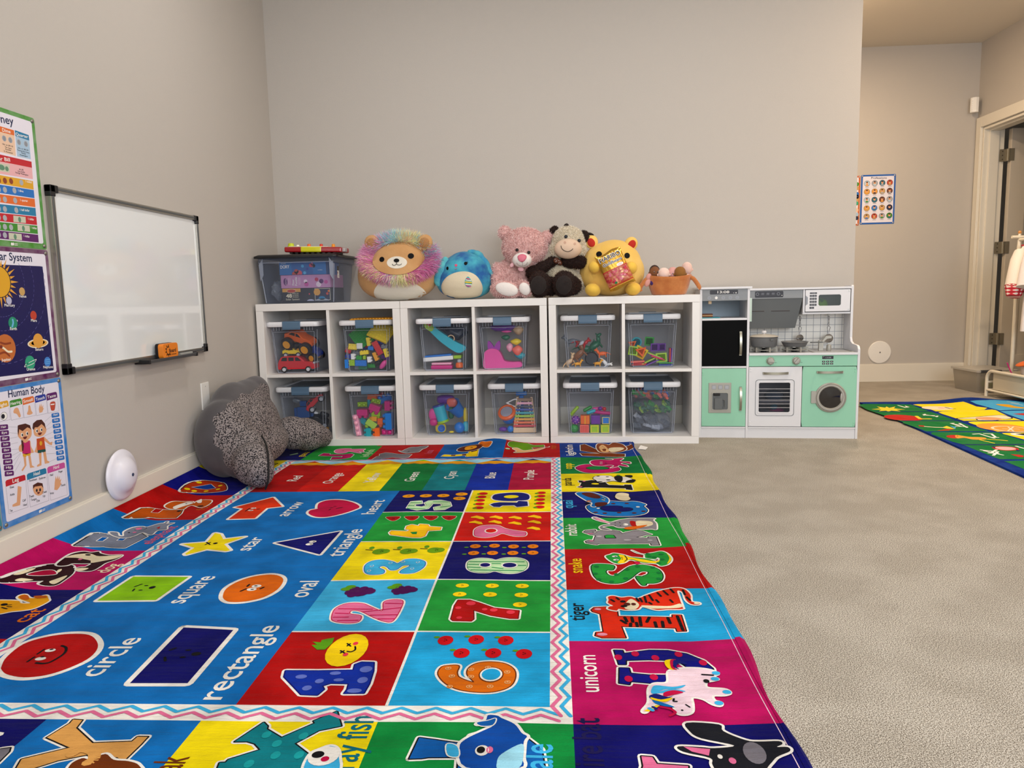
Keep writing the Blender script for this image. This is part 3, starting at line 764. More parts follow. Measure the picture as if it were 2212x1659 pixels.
('S','black',9,1,[],3,'1763 -1692 4 -29 -9 -18'),
('E','black',9,2.4,2.4,[],'1753 -1706'),
('E','black',9,2.4,2.4,[],'1753 -1719'),
('P','tiger',2,0,[(7,'white'),(3,'black')],'1645 -2057 8 14 26 3 29 -3 -1 -50 70 -3 61 -3 2 14 20 -1 -3 -84 -20 -2 0 17 -73 5 -54 3 5 -58 -53 0 -15 10 3 17 17 3 -1 95 -18 13'),
('S','black',4,0,[],8,'1723 -2100 3 -22'),
('S','black',4,0,[],8,'1740 -2100 0 -25'),
('S','black',4,0,[],8,'1759 -2100 -2 -44'),
('S','black',4,0,[],8,'1713 -2116 10 -16'),
('S','black',4,0,[],8,'1782 -2100 -9 -25'),
('S','black',4,0,[],8,'1792 -2150 0 25'),
('S','black',4,0,[],8,'1808 -2150 2 28'),
('S','black',4,0,[],8,'1826 -2103 1 -28'),
('S','black',4,0,[],8,'1748 -2147 0 19'),
('S','black',4,0,[],8,'1732 -2147 2 15'),
('S','black',4,0,[],8,'1850 -2093 1 -74'),
('E','pinkl',4,8.4,6,[],'1661 -2054'),
('E','pinkl',4,12,7.2,[],'1663 -2189'),
('P','tiger',6,1,[(5,'white')],'1692 -2001 0 18 13 7 20 -11 24 4 17 -11 27 22 39 26 39 16 23 -8 9 -37 -5 -40 17 -10 -2 -11 -18 4 -9 28 1 43 -13 12 -2 -48 -1 -49 -3 -10 -35 -1 -29 -3 -32 20 -13 -17 -29 -3 -17 6 -7 -10 -19 10 4 14 9 4 -11 17'),
('P','cream',7,1,[],'1748 -1997 15 -22 1 -21 -14 -20 -20 5 -1 22'),
('P','cream',7,1,[],'1770 -2036 37 -2 35 -1 25 13 3 -20 -36 -7 -46 0'),
('E','black',9,7.2,6,[],'1727 -2013'),
('E','black',9,8.4,6,[],'1727 -2040'),
('E','brown3',9,8.4,8.4,[],'1736 -2029'),
('E','brown3',9,6,7.2,[],'1752 -2029'),
('E','cream',8,7.2,6,[],'1909 -2029'),
('S','black',9,0,[],6,'1772 -1994 3 -21'),
('S','black',9,0,[],6,'1785 -1983 0 -36'),
('S','black',9,0,[],6,'1798 -1975 5 -33'),
('S','black',9,0,[],6,'1821 -1961 6 -22'),
('S','black',9,0,[],6,'1838 -1949 8 -26'),
('S','black',9,0,[],6,'1858 -1938 5 -23'),
('S','black',9,0,[],6,'1792 -2019 5 -10'),
('S','black',9,0,[],6,'1763 -1994 4 -18'),
('S','black',9,0,[],6,'1812 -2004 4 -15'),
('S','black',9,0,[],6,'1889 -1946 0 -29'),
('S','black',9,0,[],6,'1891 -1990 5 -21'),
('S','black',9,0,[],6,'1698 -2001 7 -11'),
('S','black',9,0,[],6,'1713 -1990 5 -11'),
('S','black',9,0,[],6,'1847 -2004 4 -15'),
('P','royal2',2,0,[(7,'white'),(3,'black')],'1684 -2263 18 -1 1 -14 58 15 40 -1 38 -15 29 -30 13 -34 -2 -19 -48 -1 0 24 -13 24 -26 8 -39 2 -48 -3 -2 -18 -14 0'),
('P','royal2',2,0,[(7,'white'),(3,'black')],'1689 -2340 19 -1 1 -21 38 -7 38 -1 31 -12 -26 -13 -29 -8 -55 9 -4 -12 -19 5'),
('E','crimson',4,8.4,12,[],'1728 -2280'),
('E','crimson',4,8.4,12,[],'1769 -2298'),
('E','crimson',4,8.4,12,[],'1821 -2282'),
('E','crimson',4,8.4,12,[],'1866 -2319'),
('E','crimson',4,8.4,12,[],'1703 -2385'),
('E','crimson',4,8.4,12,[],'1755 -2378'),
('E','crimson',4,8.4,12,[],'1690 -2296'),
('P','pinkw',6,1,[(5,'white')],'1789 -2356 29 12 34 0 24 -9 10 -14 -12 -9 7 -12 -14 -6 -12 -5 -2 -22 33 -6 7 -13 -12 -8 -23 -1 -1 -18 11 -8 -4 -10 -12 6 -14 18 -21 6 -4 -25 -5 -24 -13 -9 -14 5 -4 28 -22 3 -16 -4 -16 -24 -5 4 15 28 6 46 13 22 28 5'),
('P','sky2',8,1,[],'1745 -2423 10 11 32 -6 26 7 -14 -13 -27 -3 -15 -8 28 9 24 -9 -25 -2 -28 -5 -14 0'),
('P','navy3',9,1,[],'1736 -2452 15 8 21 -12 15 11 -21 -19 -25 1'),
('P','crimson',9,1,[],'1767 -2439 20 8 17 -8 -20 -9 -19 -6'),
('P','lemon',10,1,[],'1738 -2457 19 -8 23 7 -15 -15 -22 6'),
('P','blue2',8,1,[],'1741 -2465 21 -12 17 -13 -19 3 -16 10'),
('P','lemon',7,1,[],'1789 -2310 18 3 -11 -23 4 -21 -11 7 -4 19'),
('P','crimson',8,1,[],'1799 -2310 13 0 -12 -25 7 -16 -11 7'),
('P','navy3',9,1,[],'1807 -2310 23 -10 -2 -9 -14 4 -7 -14 5 -10 -10 10'),
('E','sky2',8,8.4,7.2,[],'1883 -2365'),
('E','sky2',8,8.4,7.2,[],'1876 -2388'),
('E','sky2',8,8.4,7.2,[],'1888 -2438'),
('E','sky2',8,8.4,7.2,[],'1864 -2477'),
('P','lemon',8,0,[],'1719 -2503 26 20 7 -2 -23 -20'),
('S','sky2',9,0,[],8,'1731 -2495 5 -6'),
('S','navy3',9,0,[],6,'1738 -2490 6 -6'),
('S','black',9,1,[],4,'1782 -2462 -2 -8 6 -1'),
('S','black',9,1,[],5,'1854 -2371 21 -3'),
('E','black',9,6,7.2,[],'1857 -2397'),
('E','black',9,2.4,2.4,[],'1791 -2501'),
('S','black',9,1,[],3,'1801 -2482 6 -9'),
('S','crimson',8,1,[],6,'1753 -2489 17 -7 7 -12 -11 -10'),
('T','teal2',2,'ray fish',75,'1221 -2684 -11 157'),
('T','sky2',2,'whale',75,'1548 -2756 0 147'),
('T','navy2b',2,'vampire bat',70,'1625 -2784 18 259'),
('T','brown',2,'yak',75,'932 -2712 -24 58'),
('P','pink',2,0,[(7,'white'),(3,'black')],'1699 -2636 18 -2 5 -18 51 -5 -8 -39 -78 -1 12 39'),
('P','black2',6,1,[(5,'white')],'1792 -2540 57 -6 3 -20 32 -29 21 -6 33 -2 3 -9 -11 -7 17 -2 0 -12 -25 -13 -16 -17 -25 -23 -57 -2 -11 28 0 18 -42 17 -6 15 39 -2 22 -3 35 7 -52 21 -16 20'),
('P','pink',7,0,[],'1774 -2611 44 -7 -6 -18 -26 11'),
('E','gray3',8,18,30,[],'1889 -2632'),
('E','pink',8,6,8.4,[],'1848 -2650'),
('E','white',8,4.2,6,[],'1830 -2639'),
('P','blue',2,0,[(7,'white'),(3,'black')],'1305 -2656 6 60 29 -6 25 -6 32 -6 4 -37 -64 -1 -11 -3'),
('P','blue',2,0,[(7,'white'),(3,'black')],'1393 -2708 -5 69 14 51 26 14 24 1 45 -13 32 -38 8 -70'),
('P','blue3',6,1,[(6,'white')],'1387 -2626 8 25 29 27 15 14 -6 7 -23 -1 15 13 3 17 17 -1 9 -8 25 -19 14 -27 10 -10 -5 -16 -1 -44 -4 -29 -88 -2'),
('P','sky3',7,1,[],'1455 -2667 6 24 33 31 5 -25 -6 -41 -33 -6'),
('E','white',8,12,15,[],'1427 -2634'),
('E','black',9,7.2,9.6,[],'1425 -2633'),
('E','pink',8,6,9.6,[],'1440 -2632'),
('P','sky2',8,1,[(2.5,'white')],'1364 -2617 18 -6 6 -28 -18 3'),
('P','blue',8,1,[(2.5,'white')],'1410 -2550 20 7 13 7 -4 -21 -20 -3'),
('P','teal',2,0,[(7,'white'),(3,'black')],'980 -2609 29 60 12 -12 2 -9 37 -26 47 46 -5 7 35 32 22 -48 -37 -14 -32 -40 34 -29 47 -27 19 -22 -99 -2 -107 5 -4 19 10 1 1 8 45 29 -17 17 -16 6'),
('E','teal3',4,8.4,10.8,[],'1030 -2588'),
('E','teal3',4,8.4,10.8,[],'1099 -2591'),
('E','teal3',4,8.4,10.8,[],'1059 -2614'),
('E','teal3',4,8.4,10.8,[],'1069 -2647'),
('E','teal3',4,8.4,10.8,[],'1110 -2646'),
('E','teal3',4,8.4,10.8,[],'1032 -2671'),
('P','sky2',6,1,[(5,'white')],'1130 -2679 0 35 12 13 16 10 15 -10 10 -24 7 -35 -48 -12'),
('E','white',8,27,27,[],'1155 -2650'),
('E','black',9,10.8,9.6,[],'1144 -2647'),
('E','crimson',9,7.2,7.2,[],'1160 -2659'),
('P','tan',2,0,[(7,'white'),(3,'black')],'627 -2604 13 46 -2 12 19 -2 5 -26 61 -46 70 6 2 15 19 0 0 -24 -3 -49 -17 12 -39 -1 -19 7 -41 -17 -42 -32 -13 0 -13 35 8 4 56 30'),
('P','brown',6,1,[(5,'white')],'726 -2686 8 20 18 -3 16 16 25 -16 28 -3 25 -11 17 -30 -112 -3'),
('S','tan',6,1,[(5,'white')],20,'708 -2654 9 15 26 -8 14 -22 -5 -8'),
('P','gray3',2,0,[(7,'white'),(3,'black')],'569 -2665 -3 25 15 4 7 -12 4 -33'),
('P','white',2,0,[],'525 -2588 10 -2 3 -7 -6 -7'),
('P','darkbrown',2,1,[(7,'white'),(3,'black')],'28 -1921 6 25 2 27 11 57 17 43 32 18 22 -17 24 -44 9 -50 -2 -37 -45 7 -3 20 -22 -10 -17 -18 -24 -24'),
('P','crimson3',5,1,[(3,'white')],'57 -1856 8 35 16 19 17 -11 2 -15'),
('P','cream',4,1,[],'37 -1871 7 49 7 11 0 -23 -5 -30'),
('P','cream',4,1,[],'53 -1898 4 18 20 5 1 -6 -16 -19'),
('P','cream',4,1,[],'119 -1877 4 19 15 30 9 -28 -2 -37'),
('P','cream',4,1,[],'92 -1796 4 11 6 -14 -1 -16'),
('P','darkbrown',6,1,[(5,'white')],'74 -1767 -8 55 1 37 12 25 18 3 15 13 12 -13 38 -17 43 0 4 -33 -15 -35 1 -27 -4 -34 -34 -3 -24 17 1 13 16 4 3 24 -15 3 -37 -4 -7 -20'),
('P','cream',7,1,[],'66 -1712 8 32 26 23 39 -17 65 8 0 -27 -27 -21 -28 -17 -17 21 -40 10 -17 -7'),
('P','cream',7,1,[],'131 -1776 36 3 -2 -19 -17 -2'),
('E','black',9,7.2,6,[],'101 -1669'),
('E','pink',9,4.8,7.2,[],'101 -1707'),
('T','cream',2,'dog',55,'244 -1806 2 70'),
('P','gray4',2,0,[(7,'white'),(3,'black')],'45 -1624 -5 107 9 17 40 17 48 -19 8 52 38 -35 -12 -108 -72 9 -39 -26'),
('P','blue',4,0,[(2,'white')],'67 -1559 -2 35 11 7 2 -32'),
('P','blue',4,0,[(2,'white')],'108 -1528 -3 24 18 1 2 -22'),
('P','gray4',6,1,[(5,'white')],'63 -1475 14 9 16 -23 12 6 -16 35 4 48 18 17 19 -4 22 38 16 4 -1 19 9 -5 4 -19 25 4 -7 -32 17 -37 -22 -9 -5 -13 6 -31 -12 0 -36 23 -10 -39 -22 -18 -27 5 -16 9'),
('E','gray4',7,18,18,[(2,'black')],'118 -1407'),
('E','pink',8,9,10.8,[],'113 -1408'),
('E','pink',9,6,6,[],'120 -1447'),
('E','black',9,3,3.6,[],'105 -1453'),
('P','red',8,0,[],'171 -1401 5 18 10 -27'),
('T','pinkd',2,'elephant',52,'239 -1561 0 182'),
('P','foxo',2,0,[(7,'white'),(3,'black')],'41 -1342 0 113 12 24 94 35 22 -60 8 -50 -88 0'),
('P','red',4,0,[(2,'white')],'71 -1239 -4 40 18 10 3 -41'),
('P','foxo',6,1,[(5,'white')],'76 -1152 1 57 24 19 32 9 21 -25 -1 41 48 -1 19 -50 -6 -54 -49 32 -15 -15 1 -39 -31 7 -24 -2'),
('P','white',7,1,[],'101 -1147 18 70 31 -15 -19 -47 -11 -32'),
('P','white',7,1,[],'152 -1068 3 33 24 -50 -10 -7'),
('E','black',8,7.2,8.4,[],'147 -1197'),
('E','black',8,12,8.4,[],'200 -1137'),
('E','black',9,3.6,3.6,[],'126 -1101'),
('T','foxo',2,'fox',50,'235 -1187 6 77'),
('P','catc',4,1,[(5,'white')],'83 -2026 15 17 28 2 18 -15 23 3 -51 26 -9 18 8 9 24 -19 16 -3 19 19 24 -23 12 -19 -7 -40 -21 -14 -26 -8 -20 -14 -19 0'),
('P','catd',6,1,[],'110 -1982 11 13 26 -27 -13 -4'),
('P','catd',6,1,[],'146 -1977 27 4 15 -12 -21 -7'),
('E','black',7,7.2,7.2,[],'109 -2035'),
('S','black',7,1,[],4,'115 -2052 18 -7'),
('S','black',7,1,[],3,'117 -2037 9 4'),
('S','black',7,1,[],3,'122 -2044 14 -2'),
('T','orange2',2,'cat',60,'242 -2133 -8 78'),
('P','giraffe',2,1,[(7,'white'),(3,'black')],'50 -971 -9 102 24 80 61 6 62 -104 -18 -36 -68 -20 -38 -25'),
('P','navyb',4,0,[(2,'white')],'60 -901 33 84 41 -50 -27 -25'),
('E','lemon',4,8.4,12,[],'57 -933'),
('E','lemon',4,8.4,12,[],'81 -935'),
('E','lemon',4,8.4,12,[],'117 -916'),
('E','lemon',4,8.4,12,[],'153 -886'),
('E','lemon',4,8.4,12,[],'57 -831'),
('E','lemon',4,8.4,12,[],'137 -829'),
('T','black',2,'goshup',55,'238 -558 1 135'),
('T','lemon',2,'guana',50,'307 -278 -3 116'),
('P','mint',2,0,[],'220 -233 27 49 12 -26 -29 -31'),
('P','magenta',2,0,[(5,'white'),(2,'black')],'381 -257 7 57 33 -9 3 -22 74 -4 34 20 20 -26 1 -64 -27 -30 -56 -13 -9 56 48 -7 0 25 -81 7'),
('P','pink',6,1,[(4,'white')],'437 -177 -8 52 22 28 46 -2 11 -13 67 2 2 -40 15 -43 -30 18 22 -42 -40 26 -35 19 -13 -33 -31 -7'),
('E','black',9,3.6,3.6,[],'474 -153'),
('T','mint',2,'jellyfish',50,'641 -301 -12 174'),
('P','gray3',2,0,[(5,'white'),(2,'black')],'678 -365 8 70 11 15 -10 41 22 32 33 -18 38 -27 70 -11 -4 -71 -14 -15 -65 27 -47 -29 -10 -15'),
('P','gray',6,1,[(4,'white')],'766 -168 20 -9 10 42 20 51 32 7 20 17 29 7 -3 -53 -12 -34 -6 -67 -19 -16 -33 -14 -31 26'),
('E','black',9,4.8,4.8,[],'823 -196'),
('T','pinkd',2,'koala',50,'947 -243 -2 83'),
('P','lemon',2,0,[(5,'white'),(2,'black')],'1008 -313 8 42 14 -1 22 -9 84 12 0 33 17 32 26 -2 5 -125 -52 3 -6 25 -76 -12'),
('P','brown3',4,0,[],'1053 -284 21 2 -1 -23 -21 1'),
('P','brown3',4,0,[],'1105 -280 21 4 0 -27 -18 1'),
('P','brown3',4,0,[],'1144 -220 31 11 0 -29 -27 -15'),
('P','brown3',6,1,[(4,'white')],'1068 -183 7 59 30 25 45 -3 36 -28 10 -34 -10 -42 -41 -23 -51 8'),
('P','orange4',7,1,[],'1105 -125 28 10 28 -25 4 -40 -30 -20 -27 15'),
('P','orange2',6,1,[(4,'white')],'1173 -112 6 53 25 -28 34 -11 -7 -94 -25 2'),
('E','black',9,7.2,6,[],'1140 -162'),
('P','pear',2,1,[(5,'white'),(2,'black')],'1328 -67 17 35 40 25 31 -20 31 -46 33 -2 22 4 2 -49 -27 -8 -36 -15 16 -60 -46 -14 -33 26 -49 42'),
('P','peach',6,1,[(4,'white')],'1350 -198 20 25 31 -44 28 7 81 63 -38 -73 -45 -31 -31 -14 -35 -7 12 32'),
('E','mint',8,12,12,[],'1326 -213'),
('S','white',8,1,[],6,'1510 -138 18 -1 7 17'),
('T','foxo',2,'mon',50,'1568 -175 0 95')]
MONEY=[
('P','dkblue',0,0,[],'-16971 13706 4 1 -5 -4'),
('T','dkblue',5,'Money',31,'-17490 13090 1003 77'),
('P','orangered3',2,0,[],'-17431 13013 922 1 -3 -150 -908 -17'),
('P','peach2',2,0,[],'-17420 12847 908 17 -28 -588 -855 4'),
('P','blueq',2,0,[],'-16476 13029 579 -25 5 -160 -581 20'),
('P','skyq',2,0,[],'-16473 12864 581 -20 -16 -553 -574 -18'),
('T','white',5,'Dime',13,'-16988 12881 328 15'),
('T','white',5,'Quarter',12,'-16451 12885 518 15'),
('E','silver',3,8.5,8.5,[],'-16945 12696'),
('E','silver2',4,6,7,[],'-16945 12696'),
('E','silver',3,8.5,8.5,[],'-16701 12697'),
('E','silver2',4,6,7,[],'-16701 12697'),
('E','silver',3,8.5,8.5,[],'-16352 12706'),
('E','silver2',4,6,7,[],'-16352 12706'),
('E','silver',3,8.5,8.5,[],'-16058 12712'),
('E','silver2',4,6,7,[],'-16058 12712'),
('T','ink',5,'10c or $0.10',5.5,'-17036 12506 415 4'),
('T','ink',5,'Ten Cents',5.5,'-16953 12437 264 1'),
('T','ink',5,'Franklin',5.5,'-16943 12377 227 8'),
('T','ink',5,'D. Roosevelt',5.5,'-17008 12312 351 2'),
('T','ink',5,'25c or $0.25',5.5,'-16427 12515 447 6'),
('T','ink',5,'Twenty-Five Cents',5.5,'-16456 12449 506 2'),
('T','ink',5,'George',5.5,'-16307 12400 199 -5'),
('T','ink',5,'Washington',5.5,'-16377 12324 341 9'),
('P','redm',2,0,[],'-17549 12199 1660 25 -6 -183 -1683 -41'),
('P','pinkm',2,0,[],'-17578 12000 1683 41 -9 -339 -1726 -62'),
('T','white',5,'Dollar Bill',14,'-17594 12010 794 58'),
('P','bill',3,0,[],'-17444 11945 612 31 -35 -237 -591 -14'),
('E','greenb',4,12,8,[],'-17168 11846'),
('E','greenb',4,7,7,[],'-16965 11839'),
('T','ink',5,'$1.00',6,'-16460 11885 179 13'),
('T','ink',5,'One Dollar',6,'-16529 11820 311 16'),
('T','ink',5,'George Washington',6,'-16633 11771 535 0'),
('P','gold',2,0,[],'-17493 11610 1581 34 -5 -254 -1611 -22'),
('T','white',5,'1 nickel',9,'-16230 11562 253 8'),
('E','copper',3,8,8.5,[],'-17334 11462'),
('E','copper',3,8,8.5,[],'-17092 11484'),
('E','copper',3,8,8.5,[],'-16844 11506'),
('E','silver',3,8,8.5,[],'-16422 11528'),
('P','bluem',2,0,[],'-17532 11336 1617 40 -2 -241 -1649 -34'),
('T','white',5,'1 dime',9,'-16593 11246 217 1'),
('E','silver',3,8,8.5,[],'-17371 11203'),
('E','silver',3,8,8.5,[],'-17130 11222'),
('E','silver',3,8,8.5,[],'-16747 11253'),
('P','orangem',2,0,[],'-17572 11061 1657 54 -4 -250 -1686 -32'),
('T','white',5,'1 quarter',9,'-16543 10974 321 11'),
('E','silver',3,8,8.5,[],'-17411 10930'),
('E','silver',3,8,8.5,[],'-17170 10946'),
('E','silver',3,8,8.5,[],'-16758 10965'),
('P','blueq',2,0,[],'-17613 10780 1695 63 -3 -248 -1725 -43'),
('T','white',5,'1 half dollar',9,'-16596 10687 402 15'),
('E','silver',3,8,8.5,[],'-17451 10655'),
('E','silver',3,8,8.5,[],'-17210 10668'),
('E','silver',3,8,8.5,[],'-16753 10686'),
('P','redm',2,0,[],'-17650 10526 1731 55 -3 -252 -1761 -31'),
('T','white',5,'1 dollar',9,'-16291 10456 253 -4'),
('E','silver',3,8,8.5,[],'-17488 10402'),
('E','silver',3,8,8.5,[],'-17248 10411'),
('P','bill',3,0,[],'-16900 10518 507 9 -11 -182 -512 -15'),
('E','greenb',4,6,8,[],'-16655 10421'),
('P','greenm',2,0,[],'-17687 10272 1766 37 -3 -249 -1796 -15'),
('T','white',5,'1 dollar',9,'-16206 10202 256 -7'),
('E','silver',3,8,8.5,[],'-17524 10151'),
('E','silver',3,8,8.5,[],'-17285 10158'),
('E','silver',3,8,8.5,[],'-17040 10165'),
('P','bill',3,0,[],'-16770 10275 514 4 -7 -183 -519 -9'),
('E','greenb',4,6,8,[],'-16533 10174'),
('P','purplem',2,0,[],'-17722 10031 1799 6 -1 -236 -1830 3'),
('T','white',5,'1 dollar',9,'-16549 9928 248 -10'),
('E','silver',3,8,8.5,[],'-17559 9914'),
('E','silver',3,8,8.5,[],'-17320 9918'),
('P','bill',3,0,[],'-17165 10001 528 1 -7 -181 -530 -5'),
('E','greenb',4,6,8,[],'-16914 9901')]
SOLAR=[
('T','dkblue',5,'Solar System',31,'-18028 9205 1719 -6'),
('P','space',2,0,[],'-18625 9066 2643 13 119 -9 39 -3217 -44 -15 -3212 77'),
('E','ink',3,46,46,[],'-17733 8582'),
('E','gold',4,43,44,[],'-17733 8582'),
('P','gold3',3,0,[],'-17275 8541 302 41 -302 42'),
('P','gold3',3,0,[],'-17280 8661 185 92 -206 -12'),
('P','gold3',3,0,[],'-17316 8776 241 186 -282 -115'),
('P','gold3',3,0,[],'-17380 8877 114 172 -172 -114'),
('P','gold3',3,0,[],'-17468 8958 115 282 -187 -240'),
('P','gold3',3,0,[],'-17574 9014 12 206 -92 -185'),
('P','gold3',3,0,[],'-17692 9040 -41 302 -41 -302'),
('P','gold3',3,0,[],'-17812 9035 -92 185 13 -206'),
('P','gold3',3,0,[],'-17926 9000 -187 240 115 -282'),
('P','gold3',3,0,[],'-18028 8935 -172 114 114 -172'),
('P','gold3',3,0,[],'-18109 8847 -282 115 241 -186'),
('P','gold3',3,0,[],'-18165 8741 -205 12 184 -92'),
('P','gold3',3,0,[],'-18191 8624 -302 -42 302 -41'),
('P','gold3',3,0,[],'-18186 8504 -184 -93 205 13'),
('P','gold3',3,0,[],'-18150 8389 -241 -187 282 115'),
('P','gold3',3,0,[],'-18086 8288 -114 -172 172 113'),
('P','gold3',3,0,[],'-17998 8206 -115 -282 187 241'),
('P','gold3',3,0,[],'-17891 8150 -13 -205 92 184'),
('P','gold3',3,0,[],'-17774 8124 41 -302 41 302'),
('P','gold3',3,0,[],'-17654 8129 92 -184 -12 205'),
('P','gold3',3,0,[],'-17540 8165 187 -241 -115 282'),
('P','gold3',3,0,[],'-17438 8229 172 -113 -114 172'),
('P','gold3',3,0,[],'-17357 8317 282 -115 -241 187'),
('P','gold3',3,0,[],'-17301 8424 206 -13 -185 93'),
('O','orbit',3,100,'-17733 8582'),
('O','orbit',3,140,'-17733 8582'),
('O','orbit',3,190,'-17733 8582'),
('O','orbit',3,235,'-17733 8582'),
('O','orbit',3,290,'-17733 8582'),
('O','orbit',3,335,'-17733 8582'),
('O','orbit',3,385,'-17733 8582'),
('E','silver3',5,11,11.2,[],'-17436 8042'),
('T','white',6,'Mercury',11,'-17635 7878 412 -15'),
('E','sand',5,12,12.2,[],'-16865 8305'),
('T','white',6,'Venus',11,'-17016 8129 301 -4'),
('E','redp',5,13.5,13.8,[],'-16484 7584'),
('T','white',6,'Mars',11,'-16619 7403 250 -18'),
('E','greenp',5,18,18.4,[],'-17371 7388'),
('T','white',6,'Earth',11,'-17517 7197 274 -19'),
('E','jup',5,40,40.8,[],'-17768 6678'),
('T','white',6,'Jupiter',11,'-17976 6323 373 -9'),
('E','cream',3,46,14,[],'-16406 6731'),
('E','sat',4,40,11,[],'-16406 6731'),
('E','space',4,30,8,[],'-16404 6747'),
('E','sat',5,22,22.4,[],'-16395 6807'),
('T','white',6,'Saturn',11,'-16563 6519 349 -22'),
('S','white',5,1,[],1.5,'-17097 6080 104 71 398 98 15 -29 -128 -83 -334 -62 -45 -1'),
('E','greenp2',5,21,21.4,[],'-16838 6173'),
('T','white',6,'Uranus',11,'-17011 5951 358 -19'),
('E','bluep',5,15,15.3,[],'-16073 6131'),
('T','white',6,'Neptune',11,'-16294 5950 438 -34'),
('S','cream',6,1,[],6,'-18048 6763 196 -66 157 -115 158 -13'),
('S','brownj',6,1,[],6,'-17932 6856 165 -49 213 11'),
('S','brownj',6,1,[],6,'-18012 6543 210 22 158 -117'),
('E','redj',7,6,5,[],'-17933 6734'),
('S','bluel',6,1,[],6,'-17368 7484 5 -91 -51 -102'),
('E','silver3',5,3,3,[],'-17196 7449'),
('S','bluel',6,0,[],2,'-16157 6195 197 4'),
('S','bluel',6,0,[],2,'-16166 6132 197 4'),
('S','bluel',6,0,[],2,'-16174 6077 197 3'),
('S','orange4',6,0,[],2,'-16521 6883 275 -6'),
('S','orange4',6,0,[],2,'-16529 6829 275 -6'),
('S','orange4',6,0,[],2,'-16537 6776 275 -8')]
